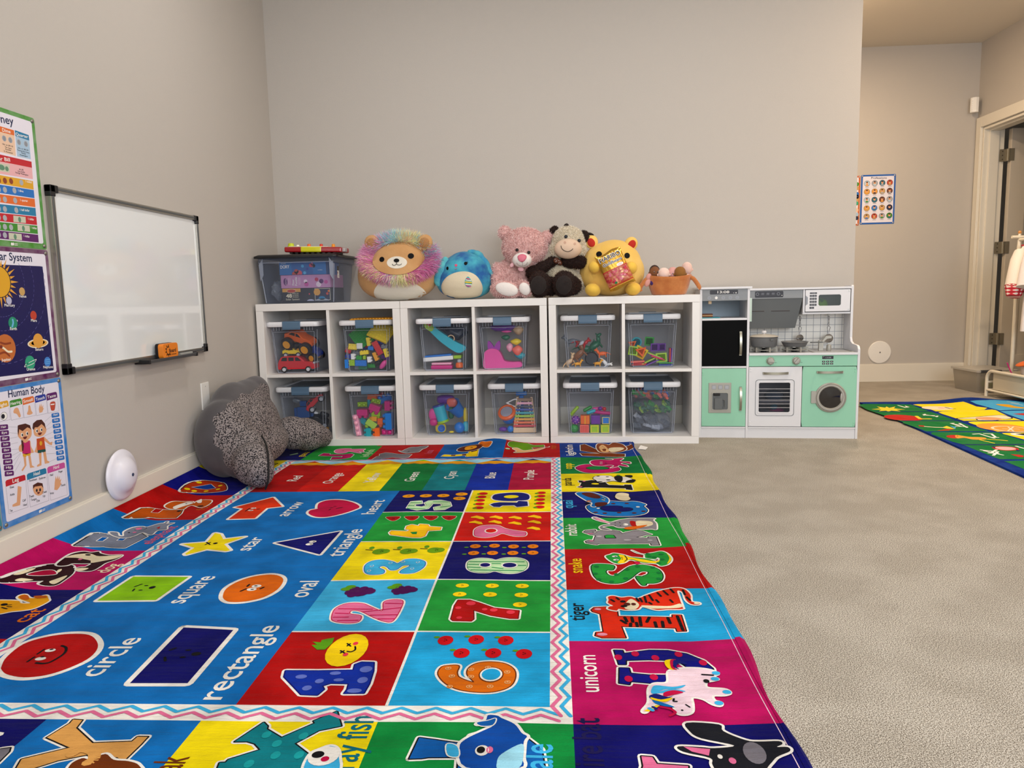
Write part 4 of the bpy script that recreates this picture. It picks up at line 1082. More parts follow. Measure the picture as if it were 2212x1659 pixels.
BODY=[
('T','dkblue',5,'Human Body',30,'-17860 5256 1530 -32'),
('P','gold',2,0,[],'-18323 5149 48 31 352 8 39 -39 3 -134 -444 -29'),
('T','white',5,'Sight',12.5,'-18296 5041 361 10'),
('S','outl',3,0,[],0.8,'-18318 4985 -9 -361 449 -5 -1 357'),
('P','greenm',2,0,[],'-17838 5131 50 31 401 8 41 -40 4 -137 -497 -29'),
('T','white',5,'Hearing',12.5,'-17808 5021 408 9'),
('S','outl',3,0,[],0.8,'-17832 4963 -9 -370 502 -10 -2 366'),
('P','orangem',2,0,[],'-17319 5125 52 32 396 8 43 -41 4 -140 -496 -30'),
('T','white',5,'Smell',12.5,'-17288 5012 404 10'),
('S','outl',3,0,[],0.8,'-17313 4953 -8 -379 502 -7 -3 374'),
('P','royal',2,0,[],'-16796 5115 54 33 390 8 45 -42 5 -143 -495 -31'),
('T','white',5,'Touch',12.5,'-16764 5000 399 10'),
('S','outl',3,0,[],0.8,'-16789 4939 -7 -388 501 -3 -4 383'),
('P','purplem',2,0,[],'-16281 5113 57 34 389 8 48 -43 5 -147 -500 -31'),
('T','white',5,'Taste',12.5,'-16247 4995 399 10'),
('S','outl',3,0,[],0.8,'-16273 4933 -6 -397 506 -1 -5 392'),
('E','white',4,12,11,[(1,'ink')],'-18107 4759'),
('E','ink',5,7,7,[],'-18144 4757'),
('P','skin',4,1,[],'-17721 4839 68 73 115 -4 58 -136 29 -119 -71 -33 -80 115 -109 46'),
('P','skin',4,1,[],'-17094 4896 69 -2 20 -142 55 -96 -123 -32 -115 42 64 105'),
('P','skin',4,0,[],'-16649 4783 58 109 12 -120 51 116 7 -125 71 78 -38 -113 48 7 -94 -118 -127 -3 -9 113'),
('P','lips',4,1,[],'-16150 4825 95 46 150 -38 -54 -219 -94 -30 -82 43'),
('P','white',5,0,[],'-16130 4807 188 -14 -18 -33 -162 12'),
('P','purplem',3,0,[],'-18334 4529 31 11 288 -35 26 -27 -7 -99 -25 -18 -304 30 -25 26'),
('T','white',6,'Hair',9,'-18268 4435 204 -16'),
('S','outl',3,0,[],0.7,'-17989 4425 369 -77'),
('P','purplem',3,0,[],'-18331 4362 30 10 289 -38 26 -27 -7 -99 -25 -17 -304 32 -25 27'),
('T','white',6,'Eye',9,'-18265 4267 204 -18'),
('S','outl',3,0,[],0.7,'-17986 4254 339 -90'),
('P','purplem',3,0,[],'-18328 4194 30 10 290 -40 26 -28 -7 -99 -25 -17 -305 35 -26 27'),
('T','white',6,'Ear',9,'-18262 4098 204 -19'),
('S','outl',3,0,[],0.7,'-17983 4083 322 -16'),
('P','purplem',3,0,[],'-18325 4026 30 10 290 -43 26 -28 -7 -99 -25 -17 -306 37 -25 27'),
('T','white',6,'Shoulder',9,'-18259 3929 204 -21'),
('S','outl',3,0,[],0.7,'-17979 3912 294 -10'),
('P','purplem',3,0,[],'-18323 3857 31 10 290 -45 26 -28 -7 -100 -25 -17 -306 40 -25 28'),
('T','white',6,'Elbow',9,'-18256 3760 204 -23'),
('S','outl',3,0,[],0.7,'-17976 3741 378 -42'),
('P','purplem',3,0,[],'-18320 3688 31 10 290 -48 26 -28 -7 -100 -25 -17 -306 43 -25 28'),
('T','white',6,'Stomach',9,'-18253 3590 204 -24'),
('S','outl',3,0,[],0.7,'-17973 3569 365 60'),
('P','purplem',3,0,[],'-18317 3519 31 9 290 -50 27 -28 -7 -100 -26 -17 -306 45 -25 28'),
('T','white',6,'Hand',9,'-18251 3420 205 -26'),
('S','outl',3,0,[],0.7,'-17970 3396 353 178'),
('P','purplem',3,0,[],'-18314 3349 31 9 291 -52 26 -29 -7 -100 -25 -17 -307 48 -26 28'),
('T','white',6,'Hip',9,'-18248 3249 206 -27'),
('S','outl',3,0,[],0.7,'-17966 3223 345 323'),
('P','purplem',3,0,[],'-18311 3179 30 9 292 -55 26 -29 -7 -100 -25 -17 -308 50 -25 29'),
('T','white',6,'Knee',9,'-18245 3078 206 -29'),
('S','outl',3,0,[],0.7,'-17963 3050 310 275'),
('P','bluem',3,0,[],'-16133 4491 37 12 284 -16 32 -30 6 -87 -39 -18 -303 15 -22 28'),
('T','white',6,'Head',9,'-16055 4418 196 -9'),
('S','outl',3,0,[],0.7,'-16140 4441 -324 -133'),
('P','bluem',3,0,[],'-16128 4320 37 11 285 -18 32 -30 5 -87 -39 -18 -303 18 -22 28'),
('T','white',6,'Nose',9,'-16050 4245 196 -10'),
('S','outl',3,0,[],0.7,'-16135 4270 -334 -140'),
('P','bluem',3,0,[],'-16123 4148 38 11 284 -20 32 -31 6 -87 -39 -17 -303 19 -23 29'),
('T','white',6,'Mouth',9,'-16045 4073 197 -12'),
('S','outl',3,0,[],0.7,'-16130 4098 -396 -62'),
('P','bluem',3,0,[],'-16117 3976 37 11 285 -23 32 -31 6 -87 -40 -17 -303 22 -23 28'),
('T','white',6,'Neck',9,'-16039 3900 196 -13'),
('S','outl',3,0,[],0.7,'-16125 3925 -447 -59'),
('P','bluem',3,0,[],'-16112 3803 37 11 286 -25 32 -31 5 -88 -39 -16 -304 24 -23 29'),
('T','white',6,'Chest',9,'-16034 3727 197 -15'),
('S','outl',3,0,[],0.7,'-16120 3753 -319 -3'),
('P','bluem',3,0,[],'-16107 3630 37 11 286 -28 33 -31 5 -88 -39 -16 -305 26 -22 29'),
('T','white',6,'Arm',9,'-16029 3553 197 -16'),
('S','outl',3,0,[],0.7,'-16114 3580 -151 14'),
('P','bluem',3,0,[],'-16102 3457 38 10 286 -29 32 -32 6 -88 -40 -16 -305 29 -22 29'),
('T','white',6,'Waist',9,'-16023 3379 197 -18'),
('S','outl',3,0,[],0.7,'-16109 3406 -397 178'),
('P','bluem',3,0,[],'-16097 3283 38 10 287 -32 32 -31 5 -89 -39 -16 -305 31 -23 30'),
('T','white',6,'Thigh',9,'-16018 3204 198 -19'),
('S','outl',3,0,[],0.7,'-16104 3232 -485 85'),
('P','bluem',3,0,[],'-16091 3109 37 9 287 -33 33 -32 5 -89 -39 -16 -306 34 -23 30'),
('T','white',6,'Foot',9,'-16013 3029 198 -20'),
('S','outl',3,0,[],0.7,'-16099 3058 -359 -26'),
('P','skin',4,1,[],'-17645 3780 168 79 -11 59 116 -23 195 -40 14 -177 94 -196 -103 -6 -59 13 -305 96 -129 57'),
('P','skin',4,0,[],'-17522 3467 101 -37 -11 -272 -188 -142 -32 51 143 109'),
('P','skin',4,0,[],'-17324 3408 100 -8 18 -296 110 -85 -200 25'),
('P','magentap',5,0,[],'-17475 3873 92 -48 187 40 -4 -383 -193 -1 -157 64'),
('P','gold',5,0,[],'-17537 3528 336 -52 -35 -73 -106 18 -36 28 -34 -41 -125 39'),
('P','skin',5,1,[],'-17629 4288 50 76 233 -15 246 -102 7 -234 -159 -114 -198 6 -159 123 -44 94'),
('P','hair',6,0,[],'-17613 4398 59 4 255 -4 188 -91 19 -149 -51 68 -94 46 -210 -76 -125 81 -55 -188 -17 145'),
('P','hair',6,0,[],'-17543 3944 74 -29 14 -175 -47 -134 -49 11 8 141'),
('P','skin',4,0,[],'-16870 3852 -74 -220 -105 -154 136 -59 30 200 329 229 227 -226 111 7 -39 -113 -123 56 -193 160 4 -270 -333 42'),
('P','skin',4,0,[],'-16864 3467 118 -56 -59 -403 -190 -7 -4 54 121 30'),
('P','skin',4,0,[],'-16680 3427 114 -10 31 -322 100 -60 -27 -33 -192 16'),
('P','orangem2',5,0,[],'-16898 3857 132 -11 192 6 15 -392 -362 43'),
('E','gold',6,6,7,[],'-16735 3682'),
('P','greend',5,0,[],'-16909 3500 351 -34 1 -81 -150 3 -17 25 -33 -23 -136 18'),
('P','skin',5,1,[],'-16985 4196 81 131 294 7 145 -175 21 -153 -145 -107 -212 -2 -173 93'),
('P','hair',6,0,[],'-17025 4204 41 138 176 71 207 -16 128 -147 16 -182 -58 100 -105 94 -179 -71 -121 22 -61 -76'),
('E','white',6,5,6,[],'-17482 4089'),
('E','ink',7,3,4,[],'-17471 4084'),
('E','white',6,5,6,[],'-17272 4091'),
('E','ink',7,3,4,[],'-17261 4086'),
('E','white',6,5,6,[],'-16856 4090'),
('E','ink',7,3,4,[],'-16844 4085'),
('E','white',6,5,6,[],'-16654 4090'),
('E','ink',7,3,4,[],'-16642 4085'),
('P','lips2',6,1,[],'-17451 4011 166 -7 -65 -62 -62 7'),
('P','lips2',6,1,[],'-16817 4009 175 -7 -68 -64 -67 7'),
('P','redm',2,0,[],'-18325 2884 50 37 710 -17 42 -39 -4 -132 -800 7'),
('T','white',5,'Leg',15,'-18056 2785 257 -3'),
('S','outl',3,0,[],0.9,'-18327 2740 6 -797 770 -32 24 822'),
('P','blueq',2,0,[],'-17464 2862 54 38 749 -13 46 -41 -3 -138 -848 3'),
('T','white',5,'Head',15,'-17180 2761 273 -3'),
('S','outl',3,0,[],0.9,'-17466 2711 11 -829 815 -30 22 856'),
('P','pinkh',2,0,[],'-16572 2848 58 40 718 -24 50 -42 -3 -143 -824 12'),
('T','white',5,'Hand',15,'-16294 2750 264 -6'),
('S','outl',3,0,[],0.9,'-16573 2691 16 -863 788 -38 20 889'),
('P','skin',4,0,[],'-17869 2642 145 -68 -133 -514 -134 11 -168 27 9 62 175 20'),
('P','skin',4,1,[],'-17271 2388 80 125 265 -40 101 -177 -66 -161 -170 -12 -151 101'),
('P','hair',5,0,[],'-17254 2501 211 32 199 -82 19 -155 -71 94 -285 47 -82 -52'),
('E','ink',6,4,5,[],'-17118 2302'),
('E','ink',6,4,5,[],'-16975 2283'),
('P','lips2',6,0,[],'-17119 2243 136 -17 -50 -52 -61 11'),
('P','skin',4,0,[],'-16296 2337 74 196 26 -130 71 120 7 -140 78 103 -22 -149 80 42 -58 -140 71 12 -132 -120 -123 -65 -127 47'),
('T','ink',5,'Knee',9,'-18180 2649 156 -17'),
('T','ink',5,'Ankle',9,'-18212 2433 183 -15'),
('T','ink',5,'Toe',9,'-18289 1984 111 -14'),
('T','ink',5,'Calf',9,'-17749 2129 136 -11'),
('T','ink',5,'Heel',9,'-17738 1990 148 -15'),
('T','ink',5,'Forehead',9,'-17388 2639 316 -24'),
('T','ink',5,'Eyebrow',9,'-16971 2598 286 -23'),
('T','ink',5,'Cheek',9,'-16898 2143 207 -19'),
('T','ink',5,'Teeth',9,'-17457 2170 192 -25'),
('T','ink',5,'Tongue',9,'-17410 2051 243 -23'),
('T','ink',5,'Chin',9,'-17186 1956 148 -19'),
('T','ink',5,'Lip',9,'-16885 2028 104 -14'),
('T','ink',5,'Nail',9,'-16480 2583 139 -14'),
('T','ink',5,'Finger',9,'-16079 2589 194 -17'),
('T','ink',5,'Thumb',9,'-16046 2132 227 -20'),
('T','ink',5,'Wrist',9,'-16564 2013 173 -18')]
JOBS=[
('T','dkblue',5,'Professions',20,'41256 16357 1212 -24'),
('E','ink',3,23.5,23.5,[],'40948 15997'),
('E','sky9',4,21.5,21.5,[],'40948 15997'),
('E','skin',5,9,11,[],'40947 16039'),
('E','orange4',6,12,6,[],'40953 15871'),
('E','hair',6,8,5,[],'40944 16108'),
('S','ink9',3,0,[],3.5,'40833 15707 251 -1'),
('E','ink',3,23.5,23.5,[],'41547 16006'),
('E','silver',4,21.5,21.5,[],'41547 16006'),
('E','skin',5,9,11,[],'41546 16048'),
('E','sky9',6,12,6,[],'41552 15881'),
('E','hair',6,8,5,[],'41543 16118'),
('S','ink9',3,0,[],3.5,'41433 15717 251 -1'),
('E','ink',3,23.5,23.5,[],'42139 16016'),
('E','teal9',4,21.5,21.5,[],'42139 16016'),
('E','skin',5,9,11,[],'42137 16058'),
('E','silver',6,12,6,[],'42144 15890'),
('E','hair',6,8,5,[],'42135 16128'),
('S','ink9',3,0,[],3.5,'42025 15727 250 -1'),
('E','ink',3,23.5,23.5,[],'42723 16026'),
('E','redp',4,21.5,21.5,[],'42723 16026'),
('E','skin',5,9,11,[],'42721 16068'),
('E','sand',6,12,6,[],'42728 15900'),
('E','hair',6,8,5,[],'42719 16137'),
('S','ink9',3,0,[],3.5,'42609 15737 251 -1'),
('E','ink',3,23.5,23.5,[],'40960 15354'),
('E','sat',4,21.5,21.5,[],'40960 15354'),
('E','skin',5,9,11,[],'40959 15396'),
('E','sat',6,12,6,[],'40965 15228'),
('E','hair',6,8,5,[],'40956 15466'),
('S','ink9',3,0,[],3.5,'40845 15063 252 0'),
('E','ink',3,23.5,23.5,[],'41561 15364'),
('E','orange4',4,21.5,21.5,[],'41561 15364'),
('E','skin',5,9,11,[],'41559 15406'),
('E','navy9',6,12,6,[],'41565 15238'),
('E','hair',6,8,5,[],'41556 15476'),
('S','ink9',3,0,[],3.5,'41446 15073 251 0'),
('E','ink',3,23.5,23.5,[],'42153 15374'),
('E','sand',4,21.5,21.5,[],'42153 15374'),
('E','skin',5,9,11,[],'42151 15416'),
('E','silver',6,12,6,[],'42158 15248'),
('E','hair',6,8,5,[],'42149 15486'),
('S','ink9',3,0,[],3.5,'42038 15084 252 -1'),
('E','ink',3,23.5,23.5,[],'42738 15384'),
('E','brown9',4,21.5,21.5,[],'42738 15384'),
('E','skin',5,9,11,[],'42736 15426'),
('E','silver',6,12,6,[],'42743 15258'),
('E','hair',6,8,5,[],'42733 15496'),
('S','ink9',3,0,[],3.5,'42624 15094 250 0'),
('E','ink',3,23.5,23.5,[],'40973 14702'),
('E','sky9',4,21.5,21.5,[],'40973 14702'),
('E','skin',5,9,11,[],'40972 14744'),
('E','greenm',6,12,6,[],'40978 14575'),
('E','hair',6,8,5,[],'40969 14814'),
('S','ink9',3,0,[],3.5,'40857 14410 252 0'),
('E','ink',3,23.5,23.5,[],'41574 14712'),
('E','teal9',4,21.5,21.5,[],'41574 14712'),
('E','skin',5,9,11,[],'41572 14754'),
('E','teal9',6,12,6,[],'41579 14586'),
('E','hair',6,8,5,[],'41570 14824'),
('S','ink9',3,0,[],3.5,'41459 14421 252 0'),
('E','ink',3,23.5,23.5,[],'42167 14723'),
('E','brown9',4,21.5,21.5,[],'42167 14723'),
('E','skin',5,9,11,[],'42166 14765'),
('E','orange4',6,12,6,[],'42172 14596'),
('E','hair',6,8,5,[],'42163 14835'),
('S','ink9',3,0,[],3.5,'42053 14432 251 -1'),
('E','ink',3,23.5,23.5,[],'42753 14733'),
('E','silver',4,21.5,21.5,[],'42753 14733'),
('E','skin',5,9,11,[],'42751 14775'),
('E','sky9',6,12,6,[],'42758 14607'),
('E','hair',6,8,5,[],'42748 14846'),
('S','ink9',3,0,[],3.5,'42639 14443 251 -1'),
('E','ink',3,23.5,23.5,[],'40986 14055'),
('E','sat',4,21.5,21.5,[],'40986 14055'),
('E','skin',5,9,11,[],'40984 14098'),
('E','sand',6,12,6,[],'40990 13929'),
('E','hair',6,8,5,[],'40982 14168'),
('S','ink9',3,0,[],3.5,'40870 13763 252 0'),
('E','ink',3,23.5,23.5,[],'41587 14066'),
('E','bluep',4,21.5,21.5,[],'41587 14066'),
('E','skin',5,9,11,[],'41586 14108'),
('E','teal9',6,12,6,[],'41592 13939'),
('E','hair',6,8,5,[],'41583 14179'),
('S','ink9',3,0,[],3.5,'41472 13774 252 0'),
('E','ink',3,23.5,23.5,[],'42181 14077'),
('E','sand',4,21.5,21.5,[],'42181 14077'),
('E','skin',5,9,11,[],'42180 14119'),
('E','sat',6,12,6,[],'42186 13950'),
('E','hair',6,8,5,[],'42177 14189'),
('S','ink9',3,0,[],3.5,'42066 13785 252 0'),
('E','ink',3,23.5,23.5,[],'42768 14088'),
('E','navy9',4,21.5,21.5,[],'42768 14088'),
('E','skin',5,9,11,[],'42766 14130'),
('E','navy9',6,12,6,[],'42772 13962'),
('E','hair',6,8,5,[],'42763 14201'),
('S','ink9',3,0,[],3.5,'42653 13796 252 0'),
('E','ink',3,23.5,23.5,[],'40998 13407'),
('E','sand',4,21.5,21.5,[],'40998 13407'),
('E','skin',5,9,11,[],'40997 13449'),
('E','bluep',6,12,6,[],'41003 13280'),
('E','hair',6,8,5,[],'40994 13520'),
('S','ink9',3,0,[],3.5,'40882 13114 253 0'),
('E','ink',3,23.5,23.5,[],'41601 13418'),
('E','redp',4,21.5,21.5,[],'41601 13418'),
('E','skin',5,9,11,[],'41599 13461'),
('E','sand',6,12,6,[],'41605 13291'),
('E','hair',6,8,5,[],'41596 13531'),
('S','ink9',3,0,[],3.5,'41485 13125 252 0'),
('E','ink',3,23.5,23.5,[],'42195 13430'),
('E','silver',4,21.5,21.5,[],'42195 13430'),
('E','skin',5,9,11,[],'42194 13472'),
('E','greenm',6,12,6,[],'42200 13303'),
('E','hair',6,8,5,[],'42191 13542'),
('S','ink9',3,0,[],3.5,'42080 13137 252 0'),
('E','ink',3,23.5,23.5,[],'42782 13441'),
('E','greenm',4,21.5,21.5,[],'42782 13441'),
('E','skin',5,9,11,[],'42781 13483'),
('E','teal9',6,12,6,[],'42787 13314'),
('E','hair',6,8,5,[],'42778 13554'),
('S','ink9',3,0,[],3.5,'42668 13149 252 -1')]
JOBS2=[
('E','greenm',3,14,16,[],'40181 15971'),
('E','sand',3,14,16,[],'40192 15657'),
('E','bluem',3,14,16,[],'40207 15201'),
('E','navy9',3,14,16,[],'40214 14991'),
('E','sand',3,14,16,[],'40221 14780'),
('E','greenp2',3,14,16,[],'40190 14465'),
('E','peach2',3,14,16,[],'40208 13937'),
('E','skyq',3,14,16,[],'40220 13584'),
('E','navy9',3,14,16,[],'40229 13302')]
RUG2=[
('P','green',2,0,[],'35630 10940 500 290 2830 -370 -160 -1460 -60 -1390 -90 -1720 -80 -1600 -90 -1730 80 -1530 -3150 180 10 520 -40 2040 130 370 -60 3010 -70 1520'),
('P','green',2,0,[],'35470 1280 240 120 3110 -270 -70 -1050 30 -1130 150 -1980 -1330 -2050 -2240 140 -30 360 130 2620 40 280 -150 570 -50 1930'),
('P','green',2,0,[],'35300 -5350 2220 150 -2500 -4280 240 2690 50 1210'),
('S','navyr',3,0,[],20,'35600 8220 3140 -300'),
('S','navyr',3,0,[],20,'35710 4880 3050 -230'),
('S','navyr',3,0,[],20,'35520 -1780 3410 -150'),
('P','yellow',2,0,[],'39050 10780 410 200 2770 -200 -10 -470 -100 -1220 330 -590 -450 -470 -1310 -190 -1610 110 50 480 30 1420'),
('P','yellow',2,0,[],'39060 7600 320 210 3060 180 100 -220 -360 -1770 -110 -1450 -3100 80 -20 290 30 2190'),
('P','yellow',2,0,[],'39010 4270 330 100 3200 -110 -300 -2810 -3310 -70 -20 250 0 2270'),
('P','yellow',2,0,[],'38920 970 1930 130 160 -2620 -1750 -1000 -280 1780 -140 1440'),
('P','sky',2,0,[],'42620 10740 1010 10 1110 820 860 190 1810 -1040 -790 -2650 -3910 -400 -110 760 -140 1270'),
('P','sky',2,0,[],'42600 7470 3740 180 -950 -3350 -3130 180'),
('P','lemon',3,0,[],'35690 9110 680 250 80 740 310 -520 280 460 -70 -540 610 490 -420 -700 500 -480 -590 -40 10 -610 -420 340 -350 -370 30 390 -500 -170 360 500'),
('E','redr',3,100,110,[],'36190 5940'),
('S','lemon',4,0,[],20,'37180 6410 -230 -940 550 -40'),
('P','redr',3,0,[],'35840 3390 250 -140 -170 -340 -180 130'),
('S','cream',3,1,[],15,'35980 3020 350 -300 430 -130'),
('P','lemon',3,0,[],'36720 2590 480 470 -30 -930 -370 140'),
('P','sky',3,0,[],'37420 3160 80 -480 -330 -550'),
('P','redr',4,0,[],'35970 1690 660 400 430 -20 -470 -360'),
('P','redr',3,1,[],'35810 370 340 180 250 -120 -450 -690 -270 220'),
('P','orange4',3,1,[],'36370 540 370 -480 650 -200 -200 -490 -580 40 -200 410 -420 -80'),
('S','lemon',3,0,[],12,'37320 -540 450 -260 240 -170'),
('S','lemon',3,0,[],10,'36880 -710 230 -780'),
('P','pinkm',3,1,[(12,'redr')],'36570 -2470 320 160 460 -200 -90 -430 -470 -150 -250 180'),
('P','navyr',3,0,[],'36520 -2200 200 -100 -190 -260'),
('P','redr',3,0,[],'36390 -3990 320 -100 60 -240 -230 -310 -150 80'),
('P','navyr',3,0,[],'37260 -2940 40 -350 -250 -70'),
('E','cream',3,90,80,[],'39810 9210'),
('E','pinkm',4,20,20,[],'40040 9190'),
('S','ink',4,0,[],10,'40390 9410 10 -540 270 -110'),
('P','cream',3,1,[(8,'ink')],'39090 5440 1180 310 1350 430 430 -30 -40 -810 -520 -360 -260 160 -490 -490 -870 70 50 390 -690 180'),
('E','skin',4,70,50,[],'40650 5180'),
('E','orange4',3,120,130,[],'39870 2510'),
('E','cream',4,90,90,[],'40000 2050'),
('E','orange4',5,78,78,[],'40020 2050'),
('S','cream',6,0,[],8,'39610 2070 780 -100'),
('S','cream',6,0,[],8,'40210 2610 -450 -1220'),
('S','cream',6,0,[],8,'40550 2700 -1090 -1290'),
('E','white',3,40,40,[],'39540 510'),
('P','ink',4,0,[],'39400 660 580 180 110 -330 -490 -280'),
('P','gold',3,1,[],'43420 9290 310 130 600 40 80 -570 660 -370 -620 -250 -580 110 -350 430'),
('P','redr',3,0,[],'42840 6590 720 130 120 -430 -530 -230'),
('P','white',3,0,[],'37910 10520 100 -10 80 -890 240 730 60 -590 -130 -190 -30 360 -260 -460 -50 330'),
('S','white',4,0,[],12,'37830 6920 410 -740'),
('S','white',4,0,[],12,'37990 7050 -250 -410'),
('S','white',4,0,[],12,'38350 6310 -180 -260'),
('S','white',4,0,[],12,'37870 6630 370 -170'),
('S','white',4,0,[],12,'37850 3860 10 -970'),
('S','white',4,0,[],12,'38300 3830 -300 -1300'),
('S','white',4,0,[],12,'37870 3610 240 -260'),
('S','white',4,0,[],12,'37620 2910 500 -160'),
('S','white',4,0,[],12,'37670 770 40 -630'),
('S','white',4,0,[],12,'37940 820 340 -80'),
('S','white',4,0,[],12,'37710 140 50 -510'),
('S','white',4,0,[],12,'38220 630 -270 -810'),
('S','white',4,0,[],12,'37760 -160 300 -20'),
('S','white',4,0,[],12,'35640 -3000 480 -400'),
('S','white',4,0,[],12,'36360 -2980 -540 -570'),
('S','white',4,0,[],12,'35670 -3210 290 -930'),
('S','white',4,0,[],12,'36180 -3400 -660 -790'),
('S','white',4,0,[],12,'35590 -3710 360 -100'),
('S','white',4,0,[],12,'37680 -2260 40 -530'),
('S','white',4,0,[],12,'37870 3860 150 40'),
('S','white',4,0,[],12,'37310 690 360 80'),
('S','white',4,0,[],12,'45110 10940 360 -540'),
('S','white',4,0,[],12,'44960 10280 260 -680')]
# ------------------------------------------------------------------ room
WALL = mat('greige_wall_paint', 'BEB8B1', .75, bump=(260, .12, 2), spec=.3)
CEIL = mat('ceiling_paint', 'D6CDBE', .85, bump=(220, .1, 2))
TRIM = mat('trim_paint', 'E2DCCF', .4, bump=(6, .05))
XL, XR, YB, YF, YN, ZC = -.016, 4.93, .41, 2.38, -5.0, 2.645
XE = 3.235
def struct(name, mb, **k):
    o = build(name, mb, **k); o['kind'] = 'structure'; return o
struct('floor', B(XL-.2, 6.4, YN-.2, YF+.6, -.1, 0, carpet_mat()))
struct('ceiling', B(XL-.2, 6.4, YN-.2, YF+.6, ZC, ZC+.1, CEIL))
struct('wall_left', B(XL-.12, XL, YN-.12, YB+.12, 0, ZC, WALL))
struct('wall_back', B(XL, XE, YB, YB+.12, 0, ZC, WALL))
struct('wall_return', B(XE-.12, XE, YB+.12, YF, 0, ZC, WALL))
struct('wall_far', B(XE-.12, XR+.16, YF, YF+.12, 0, ZC, WALL))
DY0, DY1, DZ = 1.38, 2.29, 1.985          # doorway in the right wall
m = B(XR, XR+.14, YN, DY0, 0, ZC, WALL); m.box(XR, XR+.14, DY1, YF, 0, ZC, WALL); m.box(XR, XR+.14, DY0, DY1, DZ, ZC, WALL)
struct('wall_right', m)
m = B(XL, 1.2, YN-.12, YN, 0, ZC, WALL); m.box(4.6, XR, YN-.12, YN, 0, ZC, WALL); m.box(1.2, 4.6, YN-.12, YN, 0, .6, WALL); m.box(1.2, 4.6, YN-.12, YN, 2.3, ZC, WALL)
struct('wall_front', m)
fr = MB()
for a in ((1.2,1.26,.6,2.3), (4.54,4.6,.6,2.3), (1.2,4.6,.6,.66), (1.2,4.6,2.24,2.3), (2.87,2.93,.6,2.3)): fr.box(a[0], a[1], YN-.09, YN-.03, a[2], a[3], TRIM)
struct('window_1', fr)
struct('wall_closet', B(6.2, 6.3, .4, YF+.5, 0, ZC, mat('closet_wall_paint', 'A89E90', .8)).box(XR+.14, 6.3, YF+.4, YF+.5, 0, ZC, _M['closet_wall_paint']).box(XR+.14, 6.3, .4, .5, 0, ZC, _M['closet_wall_paint']))
def bboard(name, x0, x1, y0, y1, h=.135, lip=None):
    m = B(x0, x1, y0, y1, 0, h-.006, TRIM)
    e = .003
    m.box(x0 + (e if lip == 'x' else 0), x1 - (e if lip == '-x' else 0), y0 + (e if lip == 'y' else 0), y1 - (e if lip == '-y' else 0), h-.006, h, TRIM)
    struct(name, m)
bboard('baseboard_left', XL, XL+.014, YN, YB, lip='-x')
bboard('baseboard_back', XL+.014, XE+.014, YB-.014, YB, lip='y')
bboard('baseboard_return', XE, XE+.014, YB, YF-.014, .145, lip='-x')
bboard('baseboard_far', XE, XR, YF-.014, YF, .145, lip='y')
bboard('baseboard_right', XR-.014, XR, YN, DY0-.09, .145, lip='x')
# door casing, jamb and open door
m = MB()
m.box(XR-.018, XR, DY1+.005, YF-.016, 0, DZ+.085, TRIM); m.box(XR-.018, XR, DY0-.09, DY0-.005, 0, DZ+.085, TRIM); m.box(XR-.018, XR, DY0-.005, DY1+.005, DZ+.005, DZ+.085, TRIM)
m.box(XR-.023, XR-.018, DY1+.005, DY1+.014, 0, DZ+.014, TRIM); m.box(XR-.023, XR-.018, DY0+.0, DY1+.005, DZ+.005, DZ+.014, TRIM)
struct('trim_1', m, bev=.002)
m = MB()
m.box(XR-.004, XR+.15, DY1-.018, DY1, 0, DZ, TRIM); m.box(XR-.004, XR+.15, DY0, DY0+.018, 0, DZ, TRIM); m.box(XR-.004, XR+.15, DY0+.018, DY1-.018, DZ-.018, DZ, TRIM)
m.box(XR+.035, XR+.105, DY1-.030, DY1-.018, 0, DZ-.018, TRIM); m.box(XR+.035, XR+.105, DY0+.03, DY1-.03, DZ-.030, DZ-.018, TRIM)
struct('trim_2', m, bev=.0015)
DM = mat('door_paint', 'C9C0B2', .5)
dr = thing('door_1', None, None, (XR+.158, DY1-.062, 0)); dr['kind'] = 'structure'
m = B(.018, .80, -.0, .036, .012, DZ-.024, DM)
for a in ((.018,.14,.012,DZ-.024), (.68,.80,.012,DZ-.024), (.14,.68,.012,.22), (.14,.68,1.85,DZ-.024), (.14,.68,.9,1.02)): m.box(a[0], a[1], -.008, 0, a[2], a[3], DM)
build('door_slab', m, dr, bev=.0015)
HG = mat('hinge_metal', '8E8674', .45, .45)
for z in (1.765, 1.06, .345):
    m = B(-.048, -.004, .022, .026, z-.046, z+.046, HG); m.box(.004, .040, -.012, -.008, z-.046, z+.046, HG)
    m.tube([(-.001, .006, z-.046), (-.001, .006, z+.046)], .007, HG); m.box(-.006, .004, .006, .026, z-.046, z+.046, HG); m.box(.0, .006, -.012, .006, z-.046, z+.046, HG)
    for dz in (-.03, 0, .03): m.tube([(-.03, .020, z+dz), (-.03, .023, z+dz)], .004, mat('screw', '4A4438', .5, .6))
    build('hinge', m, dr, smooth=40)

# ceiling lamps (the room's recessed downlights)
LW = mat('lamp_trim', 'F2EFE8', .5); LD = mat('lamp_diffuser', 'FFF4E4', .5, emit=3)
for i, (x, y) in enumerate(LAMPS):
    t = thing('recessed_downlight', 'round white recessed downlight in the ceiling', 'ceiling light', (x, y, ZC), group='recessed downlights in the ceiling')
    build('trim_ring', MB().lathe([(.078, -.001), (.098, -.001), (.095, -.010), (.080, -.012), (.078, -.001)], LW, 32), t, smooth=40)
    build('diffuser', MB().lathe([(.0, -.004), (.078, -.004), (.078, -.002), (0, -.002)], LD, 32), t)

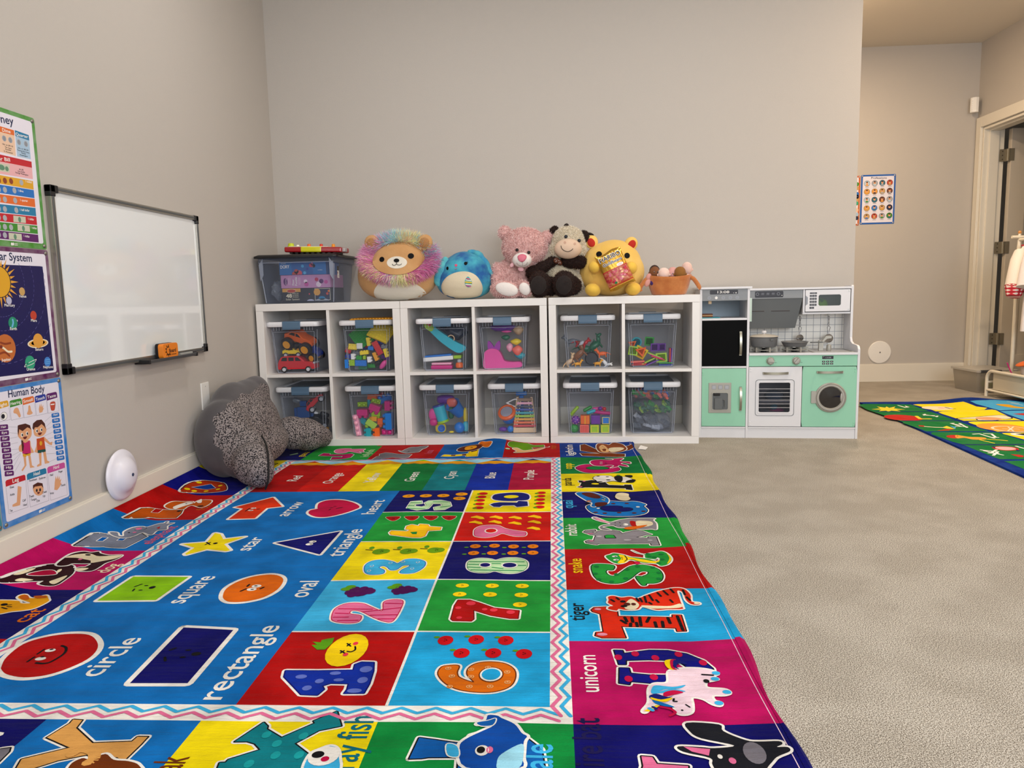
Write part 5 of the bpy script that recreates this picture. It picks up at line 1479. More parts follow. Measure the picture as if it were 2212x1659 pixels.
# ------------------------------------------------------------------ rugs
def climb(x, y):
    """rug surface: lies flat, ripples, and curls up the baseboard on the left"""
    z = .006
    z += .0022*(1+math.sin(x*9.3+y*2.1+.6))*(1+math.sin(y*7.7-x*1.9))*.5
    if y > -.5:                       # fold pushed against the shelf
        q = math.exp(-((x-1.245)/.115)**2); z += .030*q*max(0, 1-((y+.04)/.42)**2)**2 if y > -.46 else 0
    if x > 1.86: z += .004*((x-1.86)/.1)*(1+math.sin(y*11))
    if x < .13:
        t = (.13-x)/.13; z += .066*t*t; y = y-.065*t*t
    return x, y, z
LV = .00032
def rugmap(x, y, lv):
    X, Y, Z = climb(x, y); return X, Y, Z + lv*LV
art = Art(rug_ink)
RX0, RX1 = .0015, 1.957
xs = [.258, .305, .93, 1.228, 1.543, 1.586]
rw = [-2.88, -2.545, -2.22, -1.93, -1.62, -1.305, -.975, -.672, -.36, -.03]
for i, c in enumerate(('navyb', 'magenta', 'sky', 'red', 'green5', 'navy', 'yellow', 'green4', 'navyb')): art.rect(1.586, RX1, rw[i], rw[i+1], 'navy' if i == 0 else c, 0)
for i, c in enumerate(('navy', 'red', 'navy', 'magenta', 'blue2', 'red', 'royal2', 'yellow', 'navy')): art.rect(RX0, .258, rw[i], rw[i+1], c, 0)
for a, b, c in ((.258, .585, 'navy'), (.585, .887, 'blue2'), (.887, 1.224, 'yellow'), (1.224, 1.586, 'green3')): art.rect(a, b, -2.88, -2.545, c, 0)
for a, b, c in ((.258, .32, 'navy'), (.32, .65, 'green5'), (.65, .98, 'red'), (.98, 1.31, 'blue'), (1.31, 1.586, 'red')): art.rect(a, b, -.36, -.03, c, 0)
art.rect(.305, .93, -2.49, -.93, 'blue2', 0)
for i, (c, d) in enumerate((('red', 'sky'), ('sky2', 'green5'), ('yellow', 'navy'), ('green5', 'orangered2'), ('navy', 'yellow'))):
    ys = [-2.49, -2.178, -1.868, -1.543, -1.232, -.93]
    art.rect(.93, 1.228, ys[i], ys[i+1], c, 0); art.rect(1.228, 1.543, ys[i], ys[i+1], d, 0)
    if i: art.rect(.93, 1.543, ys[i]-.003, ys[i]+.003, 'white', 1)
art.rect(1.225, 1.231, -2.49, -.93, 'white', 1)
cw = [.305, .50, .675, .845, 1.02, 1.195, 1.37, 1.543]
for i, c in enumerate(('red', 'orangered2', 'yellow', 'green4', 'teal', 'royal', 'crimson3')): art.rect(cw[i], cw[i+1], -.93, -.452, c, 0)
for a, b, c, d in ((.258, .305, -2.545, -.36), (1.543, 1.586, -2.545, -.36), (.305, 1.543, -2.545, -2.49), (.305, 1.543, -.452, -.36)): art.rect(a, b, c, d, 'white', 0)
# pencil tops of the colour strip
art.rect(.305, 1.543, -.452, -.385, 'sky3', 1)
for i in range(7):
    a, b = cw[i], cw[i+1]; m_ = (a+b)/2; w_ = (b-a)
    art.poly([(a, -.462)] + [(a+w_*(k+.5*j)/3, -.462-(.012 if j else 0)) for k in range(3) for j in (0, 1)] + [(b, -.462), (b, -.452), (m_+.03, -.415), (m_-.03, -.415), (a, -.452)], 'sat', 2)
    art.poly([(m_-.032, -.416), (m_+.032, -.416), (m_, -.388)], ('red', 'orange', 'yellow', 'lime', 'teal3', 'blue', 'navy3')[i], 3)
def zig(p0, p1, off, c, n, amp, lv=2):
    (x0, y0), (x1, y1) = p0, p1; L = math.hypot(x1-x0, y1-y0); nx, ny = -(y1-y0)/L, (x1-x0)/L
    art.stroke([(x0+(x1-x0)*i/n + nx*(off+(amp if i % 2 else -amp)), y0+(y1-y0)*i/n + ny*(off+(amp if i % 2 else -amp))) for i in range(n+1)], 8e-3, c, lv)
for p0, p1, n, w_ in (((.2815, -2.52), (.2815, -.37), 66, .02), ((1.5645, -2.52), (1.5645, -.37), 66, .02), ((.29, -2.5175), (1.56, -2.5175), 38, .022), ((.29, -.372), (1.56, -.372), 38, .010)):
    zig(p0, p1, w_*.45, 'sky2' if p0[0] != 1.5645 else 'pink', n, w_*.42); zig(p0, p1, -w_*.45, 'pink' if p0[0] != 1.5645 else 'sky2', n, w_*.42)
art.data(RUG, .001, upv=(-1, 0), bold=.010)
art.stroke([(1.949, -2.87), (1.949, -.04)], .0016, 'pinkw', 1); art.clip(RX0, RX1, -2.88, -.03)
fr_ = lambda a, b, s: [a + (b-a)*i/max(1, round((b-a)/s)) for i in range(round((b-a)/s)+1)]
art.grid(fr_(.012, .14, .016) + fr_(.18, 1.0, .06) + fr_(1.02, 1.48, .02) + fr_(1.54, 1.84, .05) + fr_(1.86, 1.94, .02), fr_(-2.86, -.48, .04) + fr_(-.46, -.04, .03))
m = MB(); art.into(m, rugmap)
# hem and underside
HM = rug_ink('royal2'); per = [(RX1, -2.88 + 2.85*i/60) for i in range(61)]
hemc = lambda y: rug_ink(['navy', 'magenta', 'sky', 'red', 'green5', 'navy', 'yellow', 'green4', 'navyb'][max(0, min(8, sum(1 for q in rw[1:] if y > q)))])
for i in range(60):
    y0, y1 = per[i][1], per[i+1][1]
    def hp(y, k):
        X, Y, Z = climb(RX1, y); wv = .006*math.sin(y*8.1)+.004*math.sin(y*19+1)
        return (X+(.016+wv)*(k > 0)*min(1, k/2), Y, (Z+.001, Z+.003, max(.004, Z-.004), .0005)[k])
    m.add([hp(y0, k) for k in range(4)] + [hp(y1, k) for k in range(4)], [(k, k+1, k+5, k+4) for k in range(3)], hemc((y0+y1)/2))
for i in range(60):
    x0, x1 = RX0+(RX1-RX0)*i/60, RX0+(RX1-RX0)*(i+1)/60
    a, b = climb(x0, -.03), climb(x1, -.03)
    m.add([a, b, (b[0], b[1]+.010, b[2]+.001), (a[0], a[1]+.010, a[2]+.001), (b[0], b[1]+.014, .002), (a[0], a[1]+.014, .002)], [(0,1,2,3), (3,2,4,5)], rug_ink('navy' if x1 < .32 else 'green5' if x1 < .65 else 'red' if x1 < .98 else 'blue' if x1 < 1.31 else 'red' if x1 < 1.586 else 'navyb'))
m.add([(RX0, -2.88, .001), (RX1, -2.88, .001), (RX1, -.03, .001), (RX0, -.03, .001)], [(0,3,2,1)], rug_ink('navy'))
tag(build('alphabet_rug', m), 'large plush rug printed with letters, animals, shapes and numbers before the cube shelves', 'rug')

NR = mat('rug_blue_border', '0E2A7C', .9, spec=.08, bump=(300, .4), mottle=(14, '2A56A8', .4))
def r2ink(n):
    return mat('woven_'+n, PAL[n], .9, spec=.08, bump=(300, .4), mottle=(12, 'FFFFFF', .02))
def r2z(x, y):
    return .010 + .022*math.exp(-((x-4.33)/.16)**2)*math.exp(-((y-1.12)/.35)**2) + .0015*math.sin(x*9)*math.sin(y*7)
poly = [(3.615, 1.205), (4.86, 1.225), (4.72, -1.7), (3.385, -1.7)]
a2 = Art(r2ink); a2.poly(poly, NR, 0); a2.data(RUG2)
a2.clip(3.3, 4.87, -1.7, 1.3).grid(fr_(3.4, 4.86, .05), fr_(-1.65, 1.2, .07))
m = MB(); a2.into(m, lambda x, y, lv: (x, y, r2z(x, y)+lv*.0003))
for (a, b), (c, d) in zip(poly, poly[1:]+poly[:1]):
    for i in range(24):
        p = (a+(c-a)*i/24, b+(d-b)*i/24); q = (a+(c-a)*(i+1)/24, b+(d-b)*(i+1)/24)
        m.add([(*p, r2z(*p)), (*q, r2z(*q)), (*q, .001), (*p, .001)], [(0,1,2,3)], NR)
tag(build('learning_rug', m), 'blue bordered rug with green and yellow picture squares, beyond the play kitchen', 'rug')

# ------------------------------------------------------------------ posters on the left wall
PX = XL+.0008
GLS = .28
def pink_(n): return mat('poster_'+n, PAL[n], .32, bump=(18, .05))
def poster(name, label, y0, y1, z0, z1, border, data, extra=None, deco=None):
    t = thing(name, label, 'poster', (XL, (y0+y1)/2, z0))
    mb = MB(); a = Art(pink_)
    yc = (y0+y1)/2
    bm_ = mat('poster_border_'+border, border, .35, mottle=(25, 'FFFFFF', .12))
    mb.prism(rrect(y0-yc, y1-yc, 0, z1-z0, .007), .0004, .0018, bm_, 'x')
    a.poly(rrect(y0+.013, y1-.013, z0+.017, z1-.013, .008), mat('poster_paper', 'E6E2EE', .35), 0)
    a.data(data, smk=4, upv=None, bold=.012)
    if extra: extra(a)
    a.clip(y0+.0135, y1-.0135, z0+.002, z1-.002)
    a.into(mb, lambda y, z, lv: (.0020+.00006*(lv+1), y-yc, z-z0))
    build('print', mb, t)
    for dy in (y0+.011, y1-.011):
        for dz in (z0+.010, z1-.010):
            build('tack', MB().lathe([(0, .004), (.003, .0036), (.0055, .002), (.006, 0)], mat('tack_metal', '8C8880', .35, .8), 14, Matrix.Translation((.002, dy-yc, dz-z0)) @ Matrix.Rotation(PI/2, 4, 'Y')), t, smooth=60)
    return t
for n, D in (('MONEY', MONEY), ('SOLAR', SOLAR), ('BODY', BODY)): pass
def logo(yc, zc):
    def f(a):
        a.ell(yc-.008, zc, .004, .0045, 'white', 5); a.ell(yc-.002, zc+.0005, .003, .0045, 'white', 5)
        for k in (0, 1): a.stroke([(yc+.003, zc+.002-.004*k), (yc+.015, zc+.0025-.004*k)], .0016, 'white', 5)
    return f
Y0, Y1 = -1.858, -1.558
poster('money_poster', 'green bordered coin and banknote chart, topmost poster on the left wall', Y0, Y1, .9605, 1.356, '3E8A22', MONEY, logo(-1.70, .968))
poster('planet_poster', 'purple bordered planet chart with a yellow sun, between two other posters on the left wall', Y0, Y1+.002, .5605, .9585, '5A1450', SOLAR, logo(-1.70, .569))
poster('body_poster', 'blue bordered body chart with two cartoon children, lowest poster beside the whiteboard wall', Y0, Y1+.004, .155, .5585, '1E78C4', BODY, logo(-1.70, .163))
t = thing('corner_poster', 'teal bordered poster cut off by the photo edge, low on the left wall', 'poster', (XL, -2.01, .155))
m = MB(); m.prism(rrect(-.15, .148, 0, .403, .007), .0004, .0018, mat('poster_border_teal', '1A8296', .35, mottle=(25, 'FFFFFF', .12)), 'x')
Art(pink_).poly  # noqa
a = Art(pink_); a.poly(rrect(-.137, .135, .017, .39, .008), mat('poster_paper', 'E6E2EE', .35), 0); a.rect(-.12, .12, .05, .3, 'skyq', 1); a.into(m, lambda y, z, lv: (.0020+.00006*lv, y, z))
build('print', m, t)
for dz in (.01, .393): build('tack', MB().lathe([(0, .004), (.003, .0036), (.0055, .002), (.006, 0)], mat('tack_metal', '8C8880', .35, .8), 14, Matrix.Translation((.002, .138, dz)) @ Matrix.Rotation(PI/2, 4, 'Y')), t, smooth=60)
# far wall posters
def farposter(name, label, x0, x1, z0, z1, border, data, a_=None):
    t = thing(name, label, 'poster', ((x0+x1)/2, YF, z0)); xc = (x0+x1)/2
    mb = MB().prism(rrect(x0-xc, x1-xc, 0, z1-z0, .007), -.0018, -.0004, mat('poster_border_'+border, border, .35), 'y')
    a = Art(pink_); a.poly(rrect(x0+.013, x1-.013, z0+.013, z1-.013, .008), mat('poster_paper', 'E6E2EE', .35), 0); a.data(data, bold=.012)
    a.into(mb, lambda x, z, lv: (x-xc, -.0020-.00010*(lv+1), z-z0)); build('print', mb, t)
    for dx in (x0+.01, x1-.01):
        for dz in (z0+.01, z1-.01): build('tack', MB().lathe([(0, .004), (.003, .0036), (.0055, .002), (.006, 0)], mat('tack_metal_pale', 'C8C8C8', .35, .6), 12, Matrix.Translation((dx-xc, -.002, dz-z0)) @ Matrix.Rotation(PI/2, 4, 'X')), t, smooth=60)
farposter('job_poster', 'blue bordered chart of round portraits on the far wall', 4.048, 4.318, 1.279, 1.668, '1E5CB0', JOBS)
farposter('picture_poster', 'orange bordered poster mostly hidden behind the wall end', 3.775, 4.042, 1.272, 1.662, 'C8622A', JOBS2)

# ------------------------------------------------------------------ whiteboard, eraser, marker, plates
AL = mat('brushed_aluminium', 'A8A49C', .32, .85); AL2 = mat('grey_aluminium', '6E7274', .4, .7); BK = mat('black_plastic', '0E0E12', .35)
WBm = mat('glossy_white_board', 'E8ECEE', .10, coat=.6, spec=.6)
WY0, WY1, WZ0, WZ1 = -1.541, -.577, .566, 1.160
t = thing('whiteboard', 'aluminium framed whiteboard hanging on the left wall', 'whiteboard', (XL, (WY0+WY1)/2, WZ0)); hw = (WY1-WY0)/2; hh = WZ1-WZ0
build('writing_surface', B(.003, .012, -hw+.012, hw-.012, .012, hh-.012, WBm), t)
for a in ((-hw+.03, hw-.03, 0, .018), (-hw+.03, hw-.03, hh-.018, hh)): build('frame_rail', B(.001, .020, a[0], a[1], a[2], a[3], AL).box(.020, .0215, a[0], a[1], a[2]+.005, a[3]-.005, AL2), t, bev=.003)
for a in ((-hw, -hw+.018), (hw-.018, hw)): build('frame_rail', B(.001, .020, a[0], a[1], .03, hh-.03, AL).box(.020, .0215, a[0]+.005, a[1]-.005, .03, hh-.03, AL2), t, bev=.003)
for sy in (-1, 1):
    for z0 in (0, hh):
        s = 1 if z0 == 0 else -1; zz = sorted((z0-.002*s, z0+.034*s)); z3 = sorted((z0-.002*s, z0+.022*s))
        y_ = sorted((sy*(hw+.002), sy*(hw-.021))); y2 = sorted((sy*(hw+.002), sy*(hw-.036)))
        build('corner_cap', B(.0, .0225, y_[0], y_[1], zz[0], zz[1], BK).box(.0, .0225, y2[0], y2[1], z3[0], z3[1], BK), t, bev=.003)
build('pen_tray', MB().prism([(.003, .0), (.058, .0), (.062, .012), (.058, .013), (.055, .004), (.003, .004)], -.135, .225, AL2, 'y').box(.003, .062, -.145, -.135, -.002, .014, BK).box(.003, .062, .225, .235, -.002, .014, BK), t, (0, .07, -.006), bev=.001)
# eraser on the tray
zt = WZ0-.002
t = thing('board_eraser', 'orange magnetic board eraser with black lettering on the whiteboard', 'eraser', (XL+.024, -.965, zt))
ORG = mat('orange_plastic', 'E8821A', .45)
build('grip', MB().prism(rrect(-.058, .058, .005, .062, .012), .012, .032, ORG, 'x'), t, bev=.004)
build('felt_pad', MB().prism(rrect(-.058, .058, .004, .063, .012), 0, .012, mat('black_felt', '121014', .95), 'x'), t, bev=.001)
a = Art(lambda n: mat('eraser_print', '1A1008', .5)); a.text('Board', 'k', (-.012, .026), (.040, .026), .020, 1, bold=.02)
for i in range(7): q = PI*.45+PI*1.25*i/6; a.stroke([(-.018+.017*math.cos(q), .034+.017*math.sin(q)), (-.018+.022*math.cos(q), .034+.022*math.sin(q))], .004, 'k', 1)
a.stroke([(-.018+.015*math.cos(PI*.35+PI*1.4*i/12), .034+.015*math.sin(PI*.35+PI*1.4*i/12)) for i in range(13)], .003, 'k', 1); a.text('GO FOR THE BOARD', 'k', (-.030, .015), (.042, .015), .007, 1, bold=.01)
m = MB(); a.into(m, lambda y, z, lv: (.0325, y, z)); build('lettering', m, t)
t = thing('dry_erase_marker', 'thin grey marker lying on the whiteboard tray right of the orange eraser', 'marker', (XL+.038, -.80, zt+.0085))
build('barrel', MB().tube([(0, -.065, 0), (0, .04, 0)], .006, mat('marker_grey', '9A9A96', .35), 12), t, smooth=50)
build('cap', MB().tube([(0, .040, 0), (0, .068, 0), (0, .071, 0)], [.0072, .0068, .004], BK, 12), t, smooth=50)
# outlet cover
PW = mat('white_plastic', 'ECEAE6', .35)
t = thing('wall_plate', 'blank white wall plate on the left wall above the grey backrest pillow', 'wall plate', (XL, -.597, .302))
build('cover', B(0, .006, -.036, .036, 0, .122, PW), t, bev=.002)
build('screw', MB().lathe([(0, .0015), (.003, .001), (.0032, 0)], mat('screw_pale', 'C8C6C0', .4, .3), 10, Matrix.Translation((.0062, 0, .105)) @ Matrix.Rotation(PI/2, 4, 'Y')), t)
t = thing('round_wall_cover', 'white domed round cover low on the left wall beside the posters', 'wall cover', (XL+.0145, -1.302, .176))
m = MB().lathe([(.090, 0), (.092, .004), (.089, .010), (.082, .014), (.066, .018), (.060, .026), (.048, .036), (.030, .043), (.008, .045), (0, .045)], mat('pearl_plastic', 'E6E4EE', .28), 48, Matrix.Rotation(PI/2, 4, 'Y')); build('dome', m, t, smooth=50)
build('bolt', MB().lathe([(.006, .0445), (.006, .047), (0, .0475)], mat('bolt_blue', '4A5878', .4, .5), 12, Matrix.Rotation(PI/2, 4, 'Y')), t, smooth=40)
t = thing('round_wall_cover', 'flat white round cover low on the far wall', 'wall cover', (4.242, YF, .242))
build('disc', MB().lathe([(.092, 0), (.092, .006), (.088, .010), (.03, .013), (0, .013)], PW, 40, Matrix.Rotation(PI/2, 4, 'X')), t, smooth=40)
build('bolt', MB().lathe([(.006, .013), (.006, .016), (0, .016)], mat('bolt_grey', '8A8A8A', .4, .5), 12, Matrix.Rotation(PI/2, 4, 'X')), t)
t = thing('motion_sensor', 'small white motion sensor high in the far corner', 'sensor', (4.872, 2.33, 2.108), (0, 0, -.5))
prof = [(-.030, 0), (-.028, -.022), (-.012, -.032), (.012, -.032), (.028, -.022), (.030, 0)]
build('housing', MB().prism(prof, 0, .112, PW, 'z'), t, bev=.003)
m = MB()
for i in range(6): m.box(-.018, -.010, -.0335, -.030, .028+i*.013, .034+i*.013, mat('sensor_glint', 'FFFFFF', .1))
for i in range(3): m.box(-.018+i*.012, -.010+i*.012, -.0335, -.030, .008, .014, _M['sensor_glint'])
build('lens', m, t)  # glints of light on the lens, put in as small white bars
build('bracket', B(-.012, .012, -.004, .046, .04, .07, PW), t)
# care label on the carpet by the rug
m = MB().add([(0,0,.0), (.035,-.02,.0), (.05,.01,.006), (.016,.03,.012), (0,0,.001), (.035,-.02,.001), (.05,.01,.007), (.016,.03,.013)], [(3,2,1,0), (4,5,6,7), (0,1,5,4), (1,2,6,5), (2,3,7,6), (3,0,4,7)], mat('label_cloth', 'E4E0DA', .8))
tag(build('care_label', m, None, (1.978, -.165, .003)), 'small white cloth label sticking out from the rug edge onto the carpet', 'label')
# ------------------------------------------------------------------ cube shelves
SW = mat('white_laminate', 'E9E6E3', .35, bump=(40, .02))
def cube_shelf(label, loc, rz):
    t = thing('cube_shelf', label, 'shelf unit', loc, (0, 0, rz), 'white cube shelves along the back wall')
    W_, T_, D_, s = .765, .038, .385, .008
    build('top_panel', B(0, W_, 0, D_, W_-T_, W_, SW), t, bev=.0012)
    build('bottom_panel', B(0, W_, 0, D_, 0, T_, SW), t, bev=.0012)
    for x in (0, W_-T_): build('side_panel', B(x, x+T_, 0, D_, T_+.0004, W_-T_-.0004, SW), t, bev=.0012)
    build('divider', B(W_/2-s, W_/2+s, .003, D_, T_, W_-T_, SW), t, bev=.0008)
    for x0, x1 in ((T_, W_/2-s), (W_/2+s, W_-T_)): build('shelf_board', B(x0, x1, .003, D_, W_/2-s, W_/2+s, SW), t, bev=.0008)
    return t
cube_shelf('white cube shelf nearest the left wall, under the storage box and rainbow maned plush', (0, 0, 0), 0)
cube_shelf('middle white cube shelf, under the blue and pink plush toys', (.7665, .0078, 0), -.0094)
cube_shelf('white cube shelf beside the play kitchen, under the yellow plush', (1.5401, .0052, 0), -.0547)
BL_ = mat('beige_outlet_box', 'CFC7B8', .6)
for i, (x, z) in enumerate(((1.44, .67), (2.24, .665))):
    pass
# ------------------------------------------------------------------ clear bins
CLR = clear_mat('clear_bin_plastic', 'F6F8FC', .04, 'CCD4E4', .10)
CLRE = clear_mat('clear_bin_edge', 'E8ECF4', .50, 'C8CEDA', .12)
LIDW = mat('bin_lid_white', 'ECECF0', .35); LIDC = clear_mat('bin_lid_panel', 'C8D0DC', .72, '94A0B0', .3); LAT = mat('latch_slate_blue', '56728C', .45)
def make_bin():
    t = thing('storage_bin', 'x', 'storage bin')
    bw, tw, d0, d1, h = .112, .128, .004, .355, .255       # half widths, depth range, height
    m = MB()
    def ring(w_, y0, y1, z): return [(x, y, z) for x, y in rrect(-w_, w_, y0, y1, .018, 3)]
    Rg = [ring(bw-.006, d0+.018, d1-.018, .0), ring(bw, d0+.010, d1-.010, .006), ring(tw-.003, d0, d1, h-.022), ring(tw, d0-.003, d1+.003, h-.018), ring(tw, d0-.003, d1+.003, h)]
    n = len(Rg[0]); vs = [p for r in Rg for p in r]; fs = []
    for k in range(4): fs += [(k*n+i, k*n+(i+1) % n, (k+1)*n+(i+1) % n, (k+1)*n+i) for i in range(n)]
    fs.append(tuple(range(n-1, -1, -1))); m.add(vs, fs, CLR)
    build('bin_body', m, t, smooth=35)
    m = MB()
    for s in (-1, 1):                                         # moulded edge ridges
        m.tube([(s*(bw-.012), d0+.009, .006), (s*(tw-.016), d0-.0015, h-.032)], .0011, CLRE, 6)
        m.tube([(s*(bw-.001), d0+.020, .012), (s*(tw-.004), d0+.012, h-.022)], .0013, CLRE, 6)
    m.tube([(-tw+.016, d0-.0015, h-.032), (tw-.016, d0-.0015, h-.032)], .0011, CLRE, 6)
    m.tube([(-bw+.010, d0+.012, .004), (bw-.010, d0+.012, .004)], .0018, CLRE, 6)
    for x in (-.105, -.090, -.075, -.060, .060, .075, .090, .105): m.box(x-.0008, x+.0008, d0-.010, d0-.003, h-.024, h-.004, CLRE)
    build('rim_ribs', m, t)
    m = MB()
    o = rrect(-.143, .143, -.024, .375, .026, 4); i_ = rrect(-.112, .112, .008, .343, .014, 4); N = len(o)
    lay = [([(x*.985, (y-.175)*.985+.175) for x, y in o], h-.004), (o, h+.002), (o, h+.016), ([(x*.975, (y-.175)*.98+.175) for x, y in o], h+.022), (i_, h+.022), (i_, h+.015)]
    vs = [(x, y, z) for r, z in lay for x, y in r]; fs = []
    for k in range(5): fs += [(k*N+a, k*N+(a+1) % N, (k+1)*N+(a+1) % N, (k+1)*N+a) for a in range(N)]
    m.add(vs, fs, LIDW); lid = build('lid', m, t, smooth=50)
    build('lid_panel', MB().prism(i_, h+.013, h+.0155, LIDC, 'z'), lid)
    for y, s in ((-.024, -1), (.375, 1)):
        m = MB(); pr_ = [(0, -.020), (-.005*1, -.020), (-.0075, -.010), (-.0075, .018), (-.003, .0245), (.022, .0245), (.022, .021), (0, .016)]
        m.prism([(y - s*a if s > 0 else y + a, h+z) for a, z in pr_], -.048, .048, LAT, 'x')
        build('latch', m, t, bev=.0015)
    return t
def copy_tree(o, parent=None):
    c = o.copy(); COL.objects.link(c); c.parent = parent
    for ch in list(o.children): copy_tree(ch, c)
    return c
BINS = {  # key: centre x, front y, floor z, rot, label
 'a': (.178, .050, .391, 0, 'clear bin of toy cars in the upper left cubby, red car at bottom'),
 'b': (.568, .058, .391, 0, 'clear bin of small building bricks with a yellow plate lying on its lid'),
 'c': (.200, .066, .038, 0, 'clear bin of dark toy vehicles behind the grey backrest pillow'),
 'd': (.580, .064, .038, 0, 'clear bin of chunky pink, lime and blue blocks in a lower cubby'),
 'e': (.981, .050, .391, -.009, 'clear bin with a turquoise boat shaped toy and a white tablet toy'),
 'f': (1.297, .066, .391, -.009, 'clear bin with a pink slide shaped toy and purple bow'),
 'g': (.983, .066, .038, -.009, 'clear bin with a teal cup, blue bucket and other bath toys'),
 'h': (1.352, .066, .038, -.009, 'clear bin holding a xylophone and a toy drum'),
 'i': (1.744, .070, .391, -.055, 'clear bin of animal figures in an upper cubby of the right shelf'),
 'j': (2.078, .046, .391, -.055, 'clear bin of translucent magnetic tiles in an upper cubby of the right shelf'),
 'k': (1.752, .050, .038, -.055, 'clear bin of orange, purple, blue and lime cubes with balls'),
 'l': (2.079, .044, .038, -.055, 'clear bin stacked with clear bags of track pieces')}
proto = make_bin(); BINM = {}
for i, (k, (x, y, z, r, lab)) in enumerate(BINS.items()):
    o = proto if i == 0 else copy_tree(proto)
    o.location = (x, y, z+.0006); o.rotation_euler = (0, 0, r); o['label'] = lab; o['group'] = 'clear storage bins in the shelf cubbies'
    BINM[k] = Matrix.Translation((x, y, z+.0006)) @ Matrix.Rotation(r, 4, 'Z')
P_ = lambda n, c, r=.35: mat('toy_'+n, c, r)
TC = dict(red='C8202A', orange='E8641E', yellow='EFD22A', amber='E8A01E', lime='9AC41E', green='2E9A3A', dkgreen='1E6A4A', teal='1E9AA8', turq='2AB4C8', blue='1E78D0', dkblue='1A3A9A', purple='6A2A9A', pink='E04A9A', magenta='C81E7A', coral='F07060', white='EDECEA', grey='6E747C', black='14151A', brown='7A4A2A', wood='D8B48A', cream='E8DCC0', ltpink='F0A8C0', navy='1A2450', silver='B8BCC4')
def tm(n): return P_(n, TC[n])
def inbin(k, name, label, cat, pos, rot=(0,0,0), group=None):
    """a thing inside bin k; pos is local to the bin"""
    M = BINM[k] @ Matrix.Translation(pos) @ Euler(rot).to_matrix().to_4x4()
    t = thing(name, label, cat, group=group); t.matrix_world = M
    t.location, t.rotation_euler = M.to_translation(), M.to_euler(); return t
def brick(k, col, label, x, z, nx=2, ny=2, rot=(0,0,0), y=.045, s=.016, mega=False, group=None):
    """stud brick: nx by ny studs, studs up locally"""
    t = inbin(k, 'toy_block' if mega else 'toy_brick', label, 'toy block' if mega else 'toy brick', (x, y, z), rot, group)
    W_, D_, H_ = nx*s, ny*s, s*(1.15 if mega else 1.2); m = B(-W_/2, W_/2, -D_/2, D_/2, -H_/2, H_/2, tm(col))
    build('brick_body', m, t, bev=.0012 if not mega else .002)
    m = MB()
    for i in range(nx):
        for j in range(ny): m.lathe([(s*(.36 if mega else .3), 0), (s*(.36 if mega else .3), s*(.38 if mega else .2)), (s*(.25 if mega else .27), s*(.5 if mega else .24)), (0, s*(.53 if mega else .24))], tm(col), 12, Matrix.Translation((-W_/2+s*(i+.5), -D_/2+s*(j+.5), H_/2)))
    build('studs', m, t, smooth=45)
    return t
# zoom units -> bin local (for the traced piles)
def car(k, label, col, pos, rot, L=.13, wheel=.017, wcol='silver', suv=False, big=False, glass='black'):
    t = inbin(k, 'toy_car', label, 'toy car', pos, rot, 'toy cars in the bin of vehicles')
    h = L*(.30 if suv else .22); w2 = L*.19
    if suv: pr_ = [(-.5,.0),(-.5,.22),(-.47,.36),(-.40,.52),(-.32,.56),(.05,.56),(.12,.50),(.22,.34),(.42,.30),(.49,.22),(.5,.02)]
    else: pr_ = [(-.5,.08),(-.5,.28),(-.40,.32),(-.26,.46),(-.02,.47),(.14,.32),(.38,.27),(.49,.18),(.5,.04)]
    hs = .62 if suv else .82
    build('body', MB().prism([(a*L, b*L*hs) for a, b in pr_], -w2, w2, tm(col)), t, bev=.004)
    g_ = [(-.40,.36),(-.36,.50),(-.24,.51),(-.24,.36)] if suv else [(-.34,.32),(-.24,.43),(-.12,.44),(-.12,.31)]
    g2 = [(-.20,.36),(-.20,.51),(-.06,.51),(-.06,.36)] if suv else [(-.09,.31),(-.09,.44),(-.01,.43),(.09,.31)]
    g3 = [(-.02,.36),(-.02,.51),(.05,.51),(.14,.36)]
    m = MB()
    for g in ([g_, g2, g3] if suv else [g_, g2]): m.prism([(a*L, b*L*hs) for a, b in g], -w2-.0008, w2+.0008, tm(glass))
    build('window', m, t)
    for sx in (-.32, .32):
        for sy in (-1, 1):
            M = Matrix.Translation((sx*L, sy*(w2+(.010 if big else 0)), (-.01 if big else 0))) @ Matrix.Rotation(PI/2, 4, 'X')
            wd = .016 if big else .006
            o = build('wheel', MB().lathe([(0, -wd), (wheel*.7, -wd), (wheel, -wd*.6), (wheel, wd*.6), (wheel*.7, wd), (0, wd)], tm('black'), 20, M), t, smooth=40)
            build('hub', MB().lathe([(0, -wd-.001), (wheel*.6, -wd-.001), (wheel*.6, wd+.001), (0, wd+.001)], tm(wcol), 16, M), o)
    if suv: build('lamp', B(.455*L, .50*L, -w2-.001, w2+.001, .15*L, .19*L, tm('silver')), t)
    return t
car('a', 'red toy car with silver wheels at the bottom of the upper left bin', 'red', (.0, .052, .020), (0, 0, 0), .205, .0165, suv=True)
car('a', 'orange toy car on big black wheels at the top of the upper left bin', 'orange', (.010, .075, .165), (.35, .28, -.12), .165, .036, 'amber', big=True)
car('a', 'yellow toy car above the red car in the upper left bin', 'yellow', (-.035, .07, .095), (0, 0, .1), .105, .014)
car('a', 'blue toy car tilted beside the yellow car in the upper left bin', 'dkblue', (.055, .10, .112), (.2, .5, -.2), .13, .026, 'amber', big=True)
